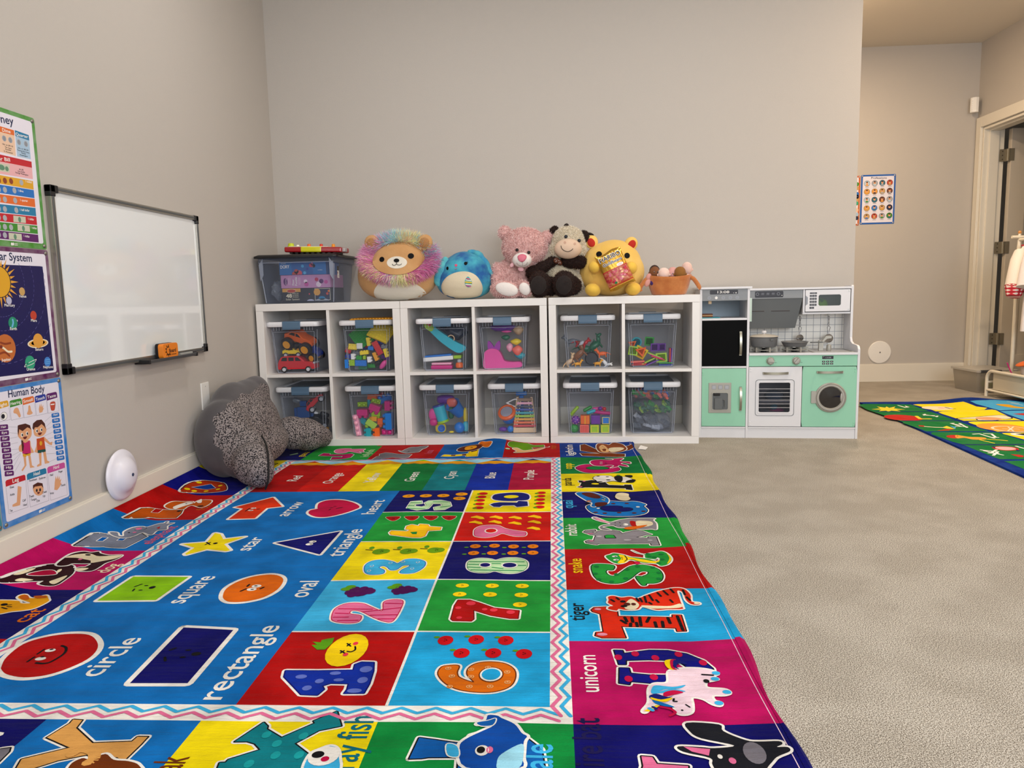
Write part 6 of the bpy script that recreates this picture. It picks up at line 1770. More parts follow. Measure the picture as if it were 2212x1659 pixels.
# bin b : bricks
def zb(cx, bot, x, y, sc=.00048): return ((x-cx)*sc, (bot-y)*sc)
G = 'building bricks in the upper brick bin'
for col, nm, x, y, nx, ny, rot, dy in (
    ('yellow', 'yellow brick left of the white brick in the brick bin', 1105, 575, 3, 2, (1.2, .1, .2), .05), ('white', 'white brick with studs facing out, mid left in the brick bin', 1187, 565, 2, 2, (1.5, 0, .1), .045),
    ('white', 'tall white brick right of centre low in the brick bin', 1298, 715, 2, 2, (0, 1.5, 0), .035), ('white', 'small white brick above the lime brick in the brick bin', 1112, 680, 2, 2, (0, 1.57, 0), .04),
    ('yellow', 'yellow brick in the centre of the brick bin', 1243, 640, 3, 2, (0, -.1, 0), .04), ('blue', 'blue brick right of the central yellow brick', 1318, 590, 2, 2, (.1, .1, 0), .045),
    ('red', 'long red brick with studs facing out, leaning right in the brick bin', 1395, 590, 5, 2, (1.5, 1.1, 0), .035), ('red', 'dark red brick at the left wall of the brick bin', 1045, 615, 2, 2, (.3, .4, .3), .06),
    ('dkblue', 'dark blue brick low at the left wall of the brick bin', 1050, 680, 2, 2, (0, .1, 0), .055), ('blue', 'upright blue brick in the bottom left corner of the brick bin', 1040, 760, 3, 2, (0, 1.57, 0), .035),
    ('lime', 'lime square brick low in the brick bin', 1100, 750, 2, 2, (1.57, 0, 0), .030), ('blue', 'blue brick with eight studs facing out beside the lime brick', 1200, 755, 4, 2, (1.57, .03, 0), .032),
    ('green', 'green brick below the central yellow brick', 1180, 695, 2, 2, (.1, .05, 0), .045), ('lime', 'small lime brick next to the green brick', 1240, 695, 1, 2, (0, 0, 0), .045),
    ('amber', 'amber hollow brick right of the tall white brick', 1365, 685, 3, 2, (0, 1.2, 0), .045), ('yellow', 'yellow brick standing at the right wall of the brick bin', 1490, 645, 3, 2, (0, 1.3, 0), .035),
    ('yellow', 'tall yellow brick above the blue brick', 1285, 520, 3, 2, (0, 1.45, 0), .06), ('grey', 'clear grey brick near the right wall of the brick bin', 1465, 580, 2, 2, (0, .3, 0), .05),
    ('dkblue', 'dark blue brick under the yellow plate at the right', 1420, 520, 2, 2, (.2, .3, 0), .075), ('grey', 'grey brick under the central yellow brick', 1150, 640, 3, 2, (.3, .1, 0), .06),
    ('dkgreen', 'dark green brick on the floor of the brick bin', 1215, 810, 3, 2, (0, .05, 0), .05), ('grey', 'clear grey brick on the floor left of the dark green brick', 1150, 810, 2, 2, (0, 0, 0), .06),
    ('black', 'black brick on the floor of the brick bin', 1400, 760, 4, 2, (.2, -.3, 0), .08), ('purple', 'purple brick on the right side floor', 1460, 700, 3, 2, (.3, .4, 0), .09),
    ('purple', 'purple brick behind the blue brick', 1360, 560, 3, 2, (.3, .2, 0), .11), ('dkblue', 'dark blue brick deep behind the white brick', 1250, 600, 4, 2, (.1, .2, 0), .12), ('red', 'red brick deep behind the white brick', 1230, 560, 2, 2, (.2, .5, 0), .10),
    ('green', 'teal green brick bottom centre behind the blue one', 1290, 800, 3, 2, (0, 0, 0), .09)):
    X, Z = zb(1290, 850, x, y); brick('b', col, nm, X, max(.014, Z), nx, ny, rot, dy, .0155, group=G)
t = inbin('b', 'toy_ball_shell', 'pink curved toy piece at the bottom right of the brick bin', 'toy', (.076, .04, .035), (0, -.9, 0))
build('shell', MB().ell((0,0,0), (.030,.016,.014), tm('pink')), t, smooth=60)
def plate(k, label, col, pts3, y0, z0, th=.008, rot=(0,0,0), st=.0158, W_=.13, D_=.13):
    t = inbin(k, 'brick_plate', label, 'toy plate', (pts3[0], y0, pts3[1]), rot)
    m = B(-W_/2, W_/2, -D_/2, D_/2, 0, th, tm(col)); build('plate', m, t, bev=.001)
    m = MB(); nx, ny = int(W_/st), int(D_/st)
    for i in range(nx):
        for j in range(ny): m.lathe([(st*.32, 0), (st*.3, st*.22), (0, st*.25)], tm(col), 8, Matrix.Translation((-W_/2+st*(i+.5)+(W_-nx*st)/2, -D_/2+st*(j+.5)+(D_-ny*st)/2, th)))
    build('studs', m, t, smooth=50)
plate('b', 'green stud plate leaning in the brick bin', 'green', (-.040, .190), .10, 0, .005, (.85, -.62, .3), .013, .125, .13)
plate('b', 'yellow stud plate leaning at the top right of the brick bin', 'yellow', (.065, .205), .085, 0, .012, (.75, .42, -.1), .018, .12, .12)
plate('b', 'amber stud plate lying on top of the bin lid', 'amber', (.030, .2785), .10, 0, .004, (0, 0, .03), .0165, .235, .20)
# bin c
car('c', 'red toy racing car nose up in the dark lower left bin', 'red', (.060, .06, .175), (0, -.85, .2), .12, .017)
car('c', 'black toy car heaped in the dark lower left bin', 'black', (.055, .08, .070), (.4, .2, .3), .11, .018)
t = inbin('c', 'toy_robot', 'blue blocky toy robot on amber wheels in the lower left bin', 'toy', (-.015, .06, .085))
build('torso', B(-.034, .034, -.02, .02, .015, .075, P_('robot_blue', '1A4A8A')), t, bev=.004); build('head', B(-.018, .018, -.016, .016, .078, .108, P_('robot_blue', '1A4A8A')), t, bev=.003)
for s in (-1, 1):
    build('arm', B(s*.045-.008, s*.045+.008, -.012, .012, .02, .07, P_('robot_blue', '1A4A8A')), t, bev=.003)
    build('wheel', MB().lathe([(0,-.018),(.017,-.018),(.019,-.012),(.019,.012),(.017,.018),(0,.018)], tm('amber'), 20, Matrix.Translation((s*.022, 0, 0)) @ Matrix.Rotation(PI/2, 4, 'Y')), t, smooth=40)
for x, z, c, nm in ((.085, .035, 'amber', 'amber round toy piece low right'), (.03, .12, 'white', 'white toy piece beside the red racing car'), (-.06, .19, 'grey', 'grey flat toy piece near the top left'), (.05, .02, 'navy', 'navy toy lump on the floor'), (-.02, .025, 'black', 'black toy lump on the floor'), (.09, .11, 'black', 'black toy lump by the right side')):
    t = inbin('c', 'toy_part', nm+' of the dark vehicle bin', 'toy', (x, .085, max(z, .024)), (0, .4, .2)); build('piece', MB().ell((0,0,0), (.026,.016,.014), tm(c), e=.6), t, bev=.001, smooth=40)
# bin d : chunky blocks
G = 'chunky blocks in the lower block bin'
for col, nm, x, y, nx, ny, rot, dy, s in (
    ('ltpink', 'long pink block standing with studs facing out at the left of the block bin', 1145, 1445, 4, 1, (1.57, 1.42, 0), .030, .029), ('magenta', 'magenta block with studs down at the left of the block bin', 1210, 1300, 2, 2, (3.14, 0, 0), .040, .029),
    ('magenta', 'magenta block tilted with one stud down in the block bin', 1350, 1255, 2, 2, (3.14, .35, 0), .050, .030), ('blue', 'big blue block with studs facing left in the block bin', 1510, 1405, 3, 2, (0, -1.57, 0), .035, .030),
    ('lime', 'lime block tilted low in the block bin', 1300, 1440, 2, 1, (2.9, .6, 0), .038, .030), ('teal', 'teal block lying on the floor of the block bin', 1275, 1530, 2, 2, (0, -1.57, 0), .032, .024),
    ('orange', 'orange block lying on the floor of the block bin', 1375, 1530, 2, 2, (0, -1.57, 0), .032, .024), ('magenta', 'magenta block with round studs facing out on the floor at right', 1485, 1530, 2, 1, (1.57, 0, 0), .040, .031),
    ('amber', 'small amber block in the centre of the block bin', 1335, 1380, 1, 1, (0, -1.5, 0), .042, .026), ('orange', 'orange block with stud down right of centre in the block bin', 1405, 1410, 1, 1, (3.14, 0, 0), .042, .030),
    ('lime', 'small lime block above the amber block', 1355, 1325, 2, 1, (3.14, 0, 0), .046, .024), ('teal', 'teal block behind the tilted lime block', 1210, 1420, 2, 1, (0, .7, 0), .060, .026),
    ('magenta', 'magenta block at the right wall of the block bin', 1490, 1235, 2, 2, (0, 1.6, 0), .06, .026), ('lime', 'lime block with two studs out near the top of the heap', 1185, 1225, 2, 1, (1.57, 0, 0), .085, .026),
    ('blue', 'blue block at the top right of the heap', 1440, 1175, 3, 1, (.3, -.35, 0), .10, .026), ('orange', 'orange block at the top of the heap', 1290, 1150, 2, 2, (0, .1, 0), .12, .026), ('red', 'red block at the top of the heap right of the orange one', 1360, 1150, 2, 2, (0, .2, .2), .13, .024),
    ('lime', 'lime block between the magenta blocks', 1340, 1200, 2, 1, (1.2, .2, 0), .09, .026), ('teal', 'teal block behind the small lime block', 1270, 1230, 2, 1, (0, .1, 0), .10, .024)):
    X, Z = zb(1335, 1570, x, y); brick('d', col, nm, X, max(.016, Z), nx, ny, rot, dy, s, mega=True, group=G)
# bin e
t = inbin('e', 'toy_boat', 'turquoise boat shaped toy slanting across its bin', 'toy', (.0, .055, .168), (0, .62, 0))
build('hull', MB().prism(smooth_loop([(-.125,.022),(-.07,.024),(-.04,.020),(.06,.022),(.115,.030),(.125,.012),(.10,-.022),(.02,-.026),(-.05,-.018),(-.12,0)], 4), -.02, .03, tm('turq')), t, bev=.005)
build('nose', MB().prism(smooth_loop([(-.140,.020),(-.085,.026),(-.078,-.006),(-.120,-.008)], 4), -.022, .032, tm('lime')), t, bev=.005); build('button', MB().prism(rrect(-.125,-.098,.012,.028,.005), -.026, -.018, tm('red')), t, bev=.002)
build('handle', MB().tube([(.030+.018*math.cos(a*PI/8), -.022, .022+.018*math.sin(a*PI/8)) for a in range(9)], .003, tm('wood'), 8), t, smooth=50)
t = inbin('e', 'toy_tablet', 'white toy tablet with a green end lying above the pink box', 'toy', (-.03, .06, .062), (0, -.06, 0))
build('case', B(-.088, .075, -.03, .07, -.011, .011, tm('white')), t, bev=.006); build('end_cap', B(.077, .118, -.025, .065, -.008, .010, tm('lime')), t, bev=.004); build('screen', B(-.08, .065, -.02, .06, .0112, .020, tm('blue')), t, bev=.003)
t = inbin('e', 'toy_box', 'pink lidded toy box on the floor of its bin', 'toy', (-.02, .07, .022)); build('base', B(-.058, .058, -.035, .05, -.018, .004, tm('magenta')), t, bev=.007); build('cover', B(-.054, .054, -.032, .047, .006, .018, tm('ltpink')), t, bev=.004)
t = inbin('e', 'spinning_toy', 'orange spinning toy with a clear tip right of the pink box', 'toy', (.075, .055, .008)); build('drum', MB().lathe([(.010,0),(.020,.004),(.021,.020),(.016,.030),(0,.031)], tm('orange'), 16), t, smooth=50); build('tip', MB().ell((0,0,.038), (.012,.012,.012), tm('silver')), t, smooth=60)
t = inbin('e', 'plastic_bag', 'dark crumpled plastic bag above the turquoise toy', 'bag', (.03, .12, .195)); m = MB().ell((0,0,0), (.085,.04,.038), clear_mat('smoky_bag', '8090A8', .5, '303A50', .3), n=24)
m.v = [(x+.006*math.sin(z*190+y*90), y+.006*math.sin(x*150), z+.009*math.sin(x*110+1)) for x, y, z in m.v]; build('film', m, t, smooth=30)
# bin f
t = inbin('f', 'toy_slide', 'big pink slide shaped toy at the bottom of its bin', 'toy', (-.015, .045, .004))
build('slide', MB().prism(smooth_loop([(-.090,.0),(-.092,.06),(-.086,.088),(-.062,.104),(-.030,.104),(-.008,.090),(.008,.060),(.020,.038),(.06,.032),(.100,.032),(.112,.020),(.10,.004),(.0,.0)], 3), -.02, .06, tm('pink')), t, bev=.006)
t = inbin('f', 'toy_bow', 'purple bow on top of the pink slide shaped toy', 'bow', (-.052, .05, .110)); M1 = mat('bow_purple', '9A2AA0', .6)
for s in (-1, 1): build('loop', MB().prism(smooth_loop([(0,.006),(s*.018,.034),(s*.032,.038),(s*.034,.006),(s*.026,-.008),(0,-.002)], 4), -.012, .012, M1), t, bev=.004)
build('band', B(-.022, .030, -.014, .014, -.012, .0, M1), t, bev=.003)
for nm, lab, col, pos, r in (('toy_plush', 'yellow toy tuft at the right of the pink toy bin', 'yellow', (.065, .06, .142), (.030,.02,.016)), ('toy_cloth', 'coral soft toy below the yellow tuft', 'coral', (.072, .06, .095), (.028,.02,.026)), ('toy_cloth', 'teal soft toy low at the right of the pink toy bin', 'teal', (.085, .07, .066), (.030,.02,.018)),
                       ('toy_cloth', 'pale pink soft toy left of the coral one', 'ltpink', (.030, .06, .112), (.018,.018,.022)), ('toy_dish', 'teal dish under the pink clip', 'dkgreen', (.010, .07, .165), (.024,.02,.014)), ('toy_clip', 'bright pink clip near the middle of the bin', 'pink', (.015, .06, .198), (.028,.008,.006)), ('toy_cloth', 'purple cloth under the lid of the pink toy bin', 'purple', (-.01, .12, .215), (.07,.05,.022)), ('toy_cloth', 'beige cloth at the upper right of the pink toy bin', 'wood', (.075, .12, .200), (.03,.03,.024))):
    t = inbin('f', nm, lab, 'toy', pos); m = MB().ell((0,0,0), r, tm(col), n=18); m.v = [(x*(1+.13*math.sin(z*110)), y, z*(1+.13*math.sin(x*130+1))) for x, y, z in m.v]; build('soft_body', m, t, smooth=40)
# bin g
t = inbin('g', 'toy_cup', 'teal perforated cup tilted in the bath toy bin', 'toy cup', (-.03, .06, .070), (0, -.25, 0))
build('wall', MB().lathe([(.030,0),(.033,.085),(.031,.085),(.028,.004),(0,.004)], tm('turq'), 24), t, smooth=40); build('base_ring', MB().lathe([(0,-.008),(.034,-.008),(.034,.004),(0,.004)], tm('lime'), 24), t, smooth=40); build('rim', MB().lathe([(.034,.084),(.034,.092),(.0,.092)], tm('dkblue'), 24), t, smooth=40)
t = inbin('g', 'toy_bucket', 'blue bucket lying in the bath toy bin', 'toy bucket', (.050, .08, .125), (.5, -.6, 0)); build('pail', MB().lathe([(.030,-.03),(.042,.045),(.045,.05),(.040,.05),(.028,-.026),(0,-.026)], tm('blue'), 24), t, smooth=40)
t = inbin('g', 'toy_ball', 'blue see-through ball at the bottom right of the bath toy bin', 'toy ball', (.062, .05, .034)); build('shell', MB().ell((0,0,0), (.03,.03,.03), tm('blue'), n=20), t, smooth=60)
for nm, lab, col, pos, r, e in (('toy_ring', 'pink ring at the left of the bath toy bin', 'pink', (-.082, .06, .105), (.026,.012,.036), 1), ('toy_shell', 'pink striped shell low at the left', 'magenta', (-.080, .05, .065), (.022,.02,.02), .8), ('toy_flower', 'yellow flower ring around the small blue cup', 'yellow', (-.045, .07, .030), (.030,.016,.028), .7), ('toy_coin', 'small yellow disc on the floor of the bath toy bin', 'yellow', (.018, .04, .012), (.014,.012,.006), 1), ('toy_shell', 'mint scalloped toy in the bottom right corner', 'turq', (.095, .06, .038), (.016,.02,.028), .7), ('toy_gear', 'coral toy near the top of the bath toys', 'coral', (.018, .10, .165), (.03,.02,.026), .6), ('toy_gear', 'purple toy at the top of the bath toys', 'purple', (-.02, .12, .180), (.05,.03,.026), .7), ('toy_gear', 'dark green toy between cup and bucket', 'dkgreen', (.012, .09, .110), (.016,.02,.034), .7), ('toy_ring', 'yellow handle at the right of the bath toy bin', 'yellow', (.092, .08, .095), (.012,.02,.045), .8)):
    t = inbin('g', nm, lab, 'toy', pos); build('body', MB().ell((0,0,0), r, tm(col), n=18, e=e), t, smooth=40)
t = inbin('g', 'toy_cup', 'small blue open cup facing out in the bath toy bin', 'toy cup', (-.035, .035, .034), (1.5, 0, .1)); build('wall', MB().lathe([(.018,-.02),(.020,.012),(.017,.012),(.015,-.014),(0,-.014)], tm('blue'), 20), t, smooth=40)
# bin h
t = inbin('h', 'toy_drum', 'orange rimmed blue toy drum beside the xylophone', 'toy drum', (-.045, .07, .100), (.75, -.35, .1))
build('drum_body', MB().lathe([(.0,-.04),(.038,-.04),(.043,.012),(0,.012)], tm('blue'), 28), t, smooth=40); build('rim', MB().lathe([(.040,.008),(.048,.010),(.049,.024),(.040,.030),(.034,.028),(.034,.01)], tm('orange'), 28), t, smooth=40); build('drum_skin', MB().lathe([(0,.026),(.033,.026),(.033,.022),(0,.022)], mat('drum_skin', '9A9AA8', .5), 28), t)
t = inbin('h', 'toy_xylophone', 'rainbow xylophone standing at the right of its bin', 'xylophone', (.048, .045, .006), (-.22, .0, 0))
for s in (-1, 1): build('rail', MB().add([(s*.058-.006,0,0),(s*.058+.006,0,0),(s*.038+.006,0,.19),(s*.038-.006,0,.19),(s*.058-.006,.012,0),(s*.058+.006,.012,0),(s*.038+.006,.012,.19),(s*.038-.006,.012,.19)], [(0,1,2,3),(7,6,5,4),(0,4,5,1),(1,5,6,2),(2,6,7,3),(3,7,4,0)], tm('wood')), t)
build('end_block', B(-.062, .062, -.004, .016, -.004, .024, tm('wood')), t, bev=.003); build('end_block', B(-.040, .040, -.004, .016, .166, .184, mat('worn_wood', '9A7A60', .5)), t, bev=.003)
for i, c in enumerate(('red', 'orange', 'amber', 'lime', 'teal', 'dkblue', 'navy', 'ltpink')):
    w_ = .061-.0027*i; z = .027+i*.0175; bar = build('bar', B(-w_, w_, -.006, 0, z, z+.0125, tm(c)), t, bev=.0015)
    for s in (-1, 1): build('screw', MB().ell((s*(w_-.020), -.007, z+.0135), (.0045,.003,.003), tm('cream'), n=10), bar, smooth=60)
t = inbin('h', 'toy_mallet', 'blue toy hammer handle rising behind the drum', 'toy hammer', (.030, .12, .12)); build('handle', B(-.012, .012, -.010, .010, -.07, .075, tm('blue')), t, bev=.004); build('head', B(-.03, .03, -.014, .014, .077, .10, tm('blue')), t, bev=.004)
for nm, lab, col, pos, r in (('toy_maraca', 'blue ball ended toy on the floor left of the xylophone', 'blue', (-.03, .05, .022), (.018,.018,.018)), ('toy_maraca', 'purple toy on the floor left of the blue ball', 'purple', (-.07, .06, .020), (.024,.016,.013)), ('toy_tambourine', 'green grey toy between drum and hammer handle', 'brown', (.012, .11, .105), (.016,.016,.045)), ('toy_tambourine', 'red toy under the drum', 'red', (-.002, .07, .060), (.014,.012,.018))):
    t = inbin('h', nm, lab, 'toy', pos); build('body', MB().ell((0,0,0), r, tm(col), n=16), t, smooth=40)
t = inbin('h', 'toy_rattle', 'white looped rattle above the drum', 'toy', (-.018, .085, .160)); build('loop', MB().tube([(.034*math.cos(a*PI/8), 0, .016*math.sin(a*PI/8)+.008*math.sin(a*PI/4)) for a in range(16)], .004, tm('white'), 8, closed=True), t, smooth=50)
# bin i : animals
def animal(label, col, pos, rot, sc=1, col2=None, rear=False):
    t = inbin('i', 'animal_figure', label, 'toy animal', pos, rot, 'animal figures in the animal bin'); c = tm(col)
    m = MB().ell((0,0,.026*sc), (.030*sc,.012*sc,.014*sc), c, n=14).ell((.028*sc,0,.040*sc), (.010*sc,.008*sc,.016*sc), c, (0,.4,0), n=12).ell((.040*sc,0,.054*sc), (.014*sc,.008*sc,.008*sc), tm(col2 or col), n=12)
    for sx in (-.020, .020):
        for sy in (-.007, .007): m.tube([(sx*sc, sy*sc, .024*sc), (sx*1.1*sc, sy*sc, .010*sc), (sx*1.1*sc, sy*sc, 0)], [.006*sc,.0035*sc,.0035*sc], c, 8)
    m.tube([(-.028*sc,0,.030*sc), (-.045*sc,0,.022*sc), (-.055*sc,0,.014*sc)], [.004*sc,.003*sc,.0012*sc], c, 6)
    for s in (-1, 1): m.ell((.034*sc, s*.006*sc, .064*sc), (.003*sc,.002*sc,.006*sc), c, n=8)
    build('body', m, t, smooth=60)
for a in (('brown grey kangaroo like figure leaning in the animal bin', 'brown', (-.025, .045, .045), (0, -.75, 0), 1.25, 'silver'), ('orange animal figure lying at the right of the animal bin', 'orange', (.078, .05, .050), (0, .1, 3.1), .8), ('tan giraffe like figure in the bottom left corner of the animal bin', 'wood', (-.088, .05, .01), (0, -.5, .3), .9), ('white legged figure lying low at the right of the animal bin', 'white', (.075, .045, .012), (0, .9, 0), .7), ('amber figure flat on the floor of the animal bin', 'amber', (-.055, .035, .004), (0, 0, .3), .6), ('amber figure on the floor right of centre', 'amber', (.05, .04, .004), (0, 0, -.2), .6), ('red figure in the middle of the animal heap', 'red', (-.045, .10, .098), (0, .3, .4), 1), ('green long necked figure deep in the animal bin', 'dkgreen', (.055, .11, .085), (0, -.6, .2), 1.2), ('grey figure at the upper left of the animal heap', 'grey', (-.085, .10, .110), (0, .2, 2.8), 1), ('dark green figure low in the animal heap', 'dkgreen', (-.02, .12, .06), (0, .1, 0), 1.3)): animal(*a)
t = inbin('i', 'tyre_toy', 'black wheel shaped toy in the middle of the animal bin', 'toy', (.018, .055, .045)); build('tyre', MB().lathe([(.010,-.012),(.030,-.012),(.036,-.006),(.036,.006),(.030,.012),(.010,.012)], tm('black'), 24, Matrix.Rotation(PI/2, 4, 'X')), t, smooth=40)
# bin j : magnetic tiles
def tile(label, col, x, z, rot, s=.05, n=4, y=.04, asp=1.0):
    t = inbin('j', 'magnetic_tile', label, 'magnetic tile', (x, y, z), rot, 'magnetic tiles in the tile bin')
    o = [(s*math.cos(2*PI*i/n+PI/n), s*asp*math.sin(2*PI*i/n+PI/n)) for i in range(n)]; k = .72 if n > 3 else .55
    i_ = [(a*k, b*k) for a, b in o]; m = MB(); vs = [(a, d, b) for d in (-.003, .003) for r in (o, i_) for a, b in r]; fs = []
    for i in range(n): j = (i+1) % n; fs += [(i, j, n+j, n+i), (2*n+i, 3*n+i, 3*n+j, 2*n+j), (i, 2*n+i, 2*n+j, j), (n+i, n+j, 3*n+j, 3*n+i)]
    m.add(vs, fs, tm(col)); build('rim', m, t, bev=.0008)
    build('pane', MB().prism(i_, -.001, .001, clear_mat('pane_'+col, TC[col], .25, TC[col], .1)), t)
for a in (('lime rectangular tile facing out at the right', 'lime', .048, .048, (0, -.06, 0), .040, 4, .030, .85), ('lime square tile at the left wall of the tile bin', 'lime', -.098, .085, (0, .15, 0), .034, 4, .04), ('orange triangular tile left of centre', 'orange', -.055, .082, (.2, .3, 0), .034, 3, .035), ('lime edged tile leaning behind the triangle', 'yellow', -.06, .075, (.5, .5, 0), .046, 4, .055),
          ('teal ring tile at the top left of the heap', 'teal', -.078, .128, (.1, 0, 0), .028, 12, .07), ('green tile at the top of the heap', 'green', -.01, .130, (.2, .1, 0), .034, 4, .09), ('purple tile standing in the middle', 'purple', .015, .100, (.1, 0, .2), .030, 4, .06), ('purple tile standing right of the middle', 'purple', .055, .100, (.1, 0, .4), .028, 4, .07), ('orange triangular tile at the left wall', 'orange', -.10, .12, (.1, .4, 0), .026, 3, .06)): tile(*a)
for i, (c, x, z, r) in enumerate((('red', -.07, .012, .02), ('red', -.065, .020, -.03), ('coral', -.075, .028, .04), ('lime', -.02, .030, .45), ('purple', .0, .022, .40), ('green', .07, .020, 0), ('dkblue', .07, .010, 0), ('magenta', .02, .055, -.35), ('lime', .01, .062, -.38), ('red', .03, .046, -.30), ('purple', .10, .06, 1.5), ('red', .092, .06, 1.55))):
    t = inbin('j', 'magnetic_tile', ('flat %s magnetic tile in the loose stack, ' % c) + ('bottom left', 'second from bottom left', 'third from bottom left', 'sloping down right', 'under the sloping lime one', 'low at the right', 'lowest at the right', 'sloping up right', 'above the sloping magenta one', 'below the sloping magenta one', 'upright by the right wall', 'upright next to the purple upright one')[i], 'magnetic tile', (x, .05, z), (0, -r, 0), 'magnetic tiles in the tile bin')
    build('tile_body', B(-.036, .036, -.03, .03, -.003, .003, tm(c)), t, bev=.001)
# bin k : sensory cubes
for c, x, z, lab, rib in (('coral', -.032, .024, 'ribbed coral cube on the floor of the cube bin', 1), ('lime', .022, .024, 'lime cube on the floor right of the coral cube', 2), ('lime', .078, .024, 'lime cube on the floor at the right wall', 2), ('orange', -.028, .074, 'orange cube in the second layer', 3), ('purple', .028, .074, 'purple cube in the second layer', 0), ('blue', .082, .070, 'blue cube in the second layer at the right wall', 2)):
    t = inbin('k', 'toy_cube', lab, 'toy cube', (x, .045, z), group='sensory cubes in the cube bin'); h = .024 if c != 'blue' else .021
    build('cube_body', B(-h, h, -h, h, -h+.001, h-.001, tm(c)), t, bev=.002)
    m = MB()
    if rib == 1:
        for i in range(9): m.box(-.019+i*.0045, -.0175+i*.0045, -h-.0015, -h, -.018, .018, tm('red'))
    elif rib == 3: m.box(-.004, .004, -h-.002, -h, -h+.002, h-.002, tm('amber')).box(.014, .017, -h-.001, -h, -h+.002, h-.002, tm('amber'))
    else:
        for a in ((-.019,.019,-.019,-.016), (-.019,.019,.016,.019), (-.019,-.016,-.016,.016), (.016,.019,-.016,.016)): m.box(a[0], a[1], -h-.0012, -h, a[2], a[3], tm('yellow' if rib else 'purple'))
    build('relief', m, t)
for c, x, z, r, lab in (('green', -.086, .024, .0235, 'ribbed green ball in the bottom left corner of the cube bin'), ('purple', -.078, .070, .024, 'purple spotted ball above the green ball')):
    t = inbin('k', 'toy_ball', lab, 'toy ball', (x, .045, z)); build('ball_body', MB().ell((0,0,0), (r,r,r), tm(c), n=24), t, smooth=60); m = MB()
    if c == 'green':
        for i in range(-3, 4): rr = math.sqrt(r*r-(i*.006)**2)+.0006; m.tube([(rr*math.cos(a*PI/10), rr*math.sin(a*PI/10), i*.006) for a in range(20)], .0008, tm('dkgreen'), 5, closed=True)
    else:
        for i in range(26):
            a, b = i*2.4, math.acos(1-2*(i+.5)/26); m.ell((r*math.sin(b)*math.cos(a), r*math.sin(b)*math.sin(a), r*math.cos(b)), (.0028,.0028,.0028), tm('ltpink'), n=8)
    build('relief', m, t, smooth=60)
for c, p, lab in (('lime', [(-.10,.06,.10),(-.085,.05,.12),(-.07,.06,.135)], 'lime curved toy above the purple ball'), ('magenta', [(.02,.06,.112),(.06,.05,.108),(.10,.055,.104)], 'magenta long toy lying on the purple and blue cubes'), ('turq', [(-.012,.05,.108),(.02,.055,.118)], 'turquoise tube above the orange cube'), ('pink', [(.02,.07,.125),(.06,.07,.13)], 'pink tube with round ends above the purple cube'), ('green', [(-.03,.09,.115),(.0,.10,.13)], 'green tube behind the turquoise tube')):
    t = inbin('k', 'toy_stick', lab, 'toy', (0,0,0)); build('stick', MB().tube(p, .0095, tm(c), 10).ell(p[0], (.010,.010,.010), tm(c), n=10).ell(p[-1], (.010,.010,.010), tm(c), n=10), t, smooth=50)
for c, x, z in (('red', .075, .128), ('purple', .052, .130)):
    t = inbin('k', 'toy_ball', 'small %s ball on top of the heap in the cube bin' % c, 'toy ball', (x, .055, z)); build('ball_body', MB().ell((0,0,0), (.011,.011,.011), tm(c)), t, smooth=60)
# bin l : bags
BAG = clear_mat('clear_bag_film', 'F4F6FA', .08, 'C4C8D2', .12)
def bag(label, pos, r, fill, n, s, seed):
    t = inbin('l', 'clear_bag', label, 'bag', pos); rnd = random.Random(seed); m = MB().ell((0,0,0), r, BAG, n=40, e=.7)
    m.v = [(x+.004*math.sin(z*240+y*130), y+.006*math.sin(x*120+z*80), z+.004*math.sin(x*170+2)) for x, y, z in m.v]; build('film', m, t, smooth=25)
    for i in range(n):
        c = tm(fill[i % len(fill)]); x, y, z = ((rnd.random()*2-1)*r[0]*.82, -r[1]*.55+rnd.random()*r[1]*.6, (rnd.random()*2-1)*r[2]*.62)
        M = Matrix.Translation((x, y, z)) @ Euler((rnd.random(), rnd.random(), rnd.random())).to_matrix().to_4x4()
        build('track_piece', B(-s, s, -s*.6, s*.6, -s*.3, s*.3, c, M).box(-s*.4, s*.4, -s*.2, s*.2, s*.3, s*.6, c, M), t)
bag('clear bag of coral, green and blue track pieces at the top of its bin', (0, .095, .208), (.112, .09, .028), ('coral', 'coral', 'orange', 'green', 'blue', 'red'), 34, .019, 3)
bag('clear bag of green track pieces in the middle of its bin', (0, .095, .135), (.105, .09, .036), ('dkgreen', 'green', 'lime', 'dkgreen'), 34, .018, 4)
bag('clear bag of grey sheets at the bottom of its bin', (0, .095, .055), (.098, .085, .046), ('grey', 'silver', 'grey'), 16, .022, 5)
# ------------------------------------------------------------------ box on the shelf
ZS = .7655
SM = clear_mat('smoky_box_plastic', 'ECF0F6', .12, 'A4AEC4', .15); SME = clear_mat('smoky_box_edge', 'D8DEE8', .55, 'A8B0C2', .2)
t = thing('storage_box', 'big clear box with a black lid standing on the left shelf', 'storage box', (.215, .045, ZS), (0, 0, -.02))
m = MB(); R0 = rrect(-.180, .190, .010, .325, .02, 3); R1 = rrect(-.198, .208, -.006, .340, .02, 3); R2 = rrect(-.206, .216, -.014, .348, .02, 3); n = len(R0)
lay = [(R0, .0), (R1, .205), (R2, .210), (R2, .243)]
vs = [(x, y, z) for r, z in lay for x, y in r]; fs = [tuple(range(n-1, -1, -1))]
for k in range(3): fs += [(k*n+i, k*n+(i+1) % n, (k+1)*n+(i+1) % n, (k+1)*n+i) for i in range(n)]
m.add(vs, fs, SM); build('box_body', m, t, smooth=35)
m = MB()
for x0, x1 in ((-.178, -.196), (.188, .206)): m.tube([(x0, .013, .004), (x1, -.004, .205)], .003, SME, 6)
for s, x in ((-1, -.196), (1, .206)): m.prism([(x, .205), (x-s*.022, .235), (x-s*.022, .150), (x-s*.006, .120)], -.016, -.010, SME, 'y')
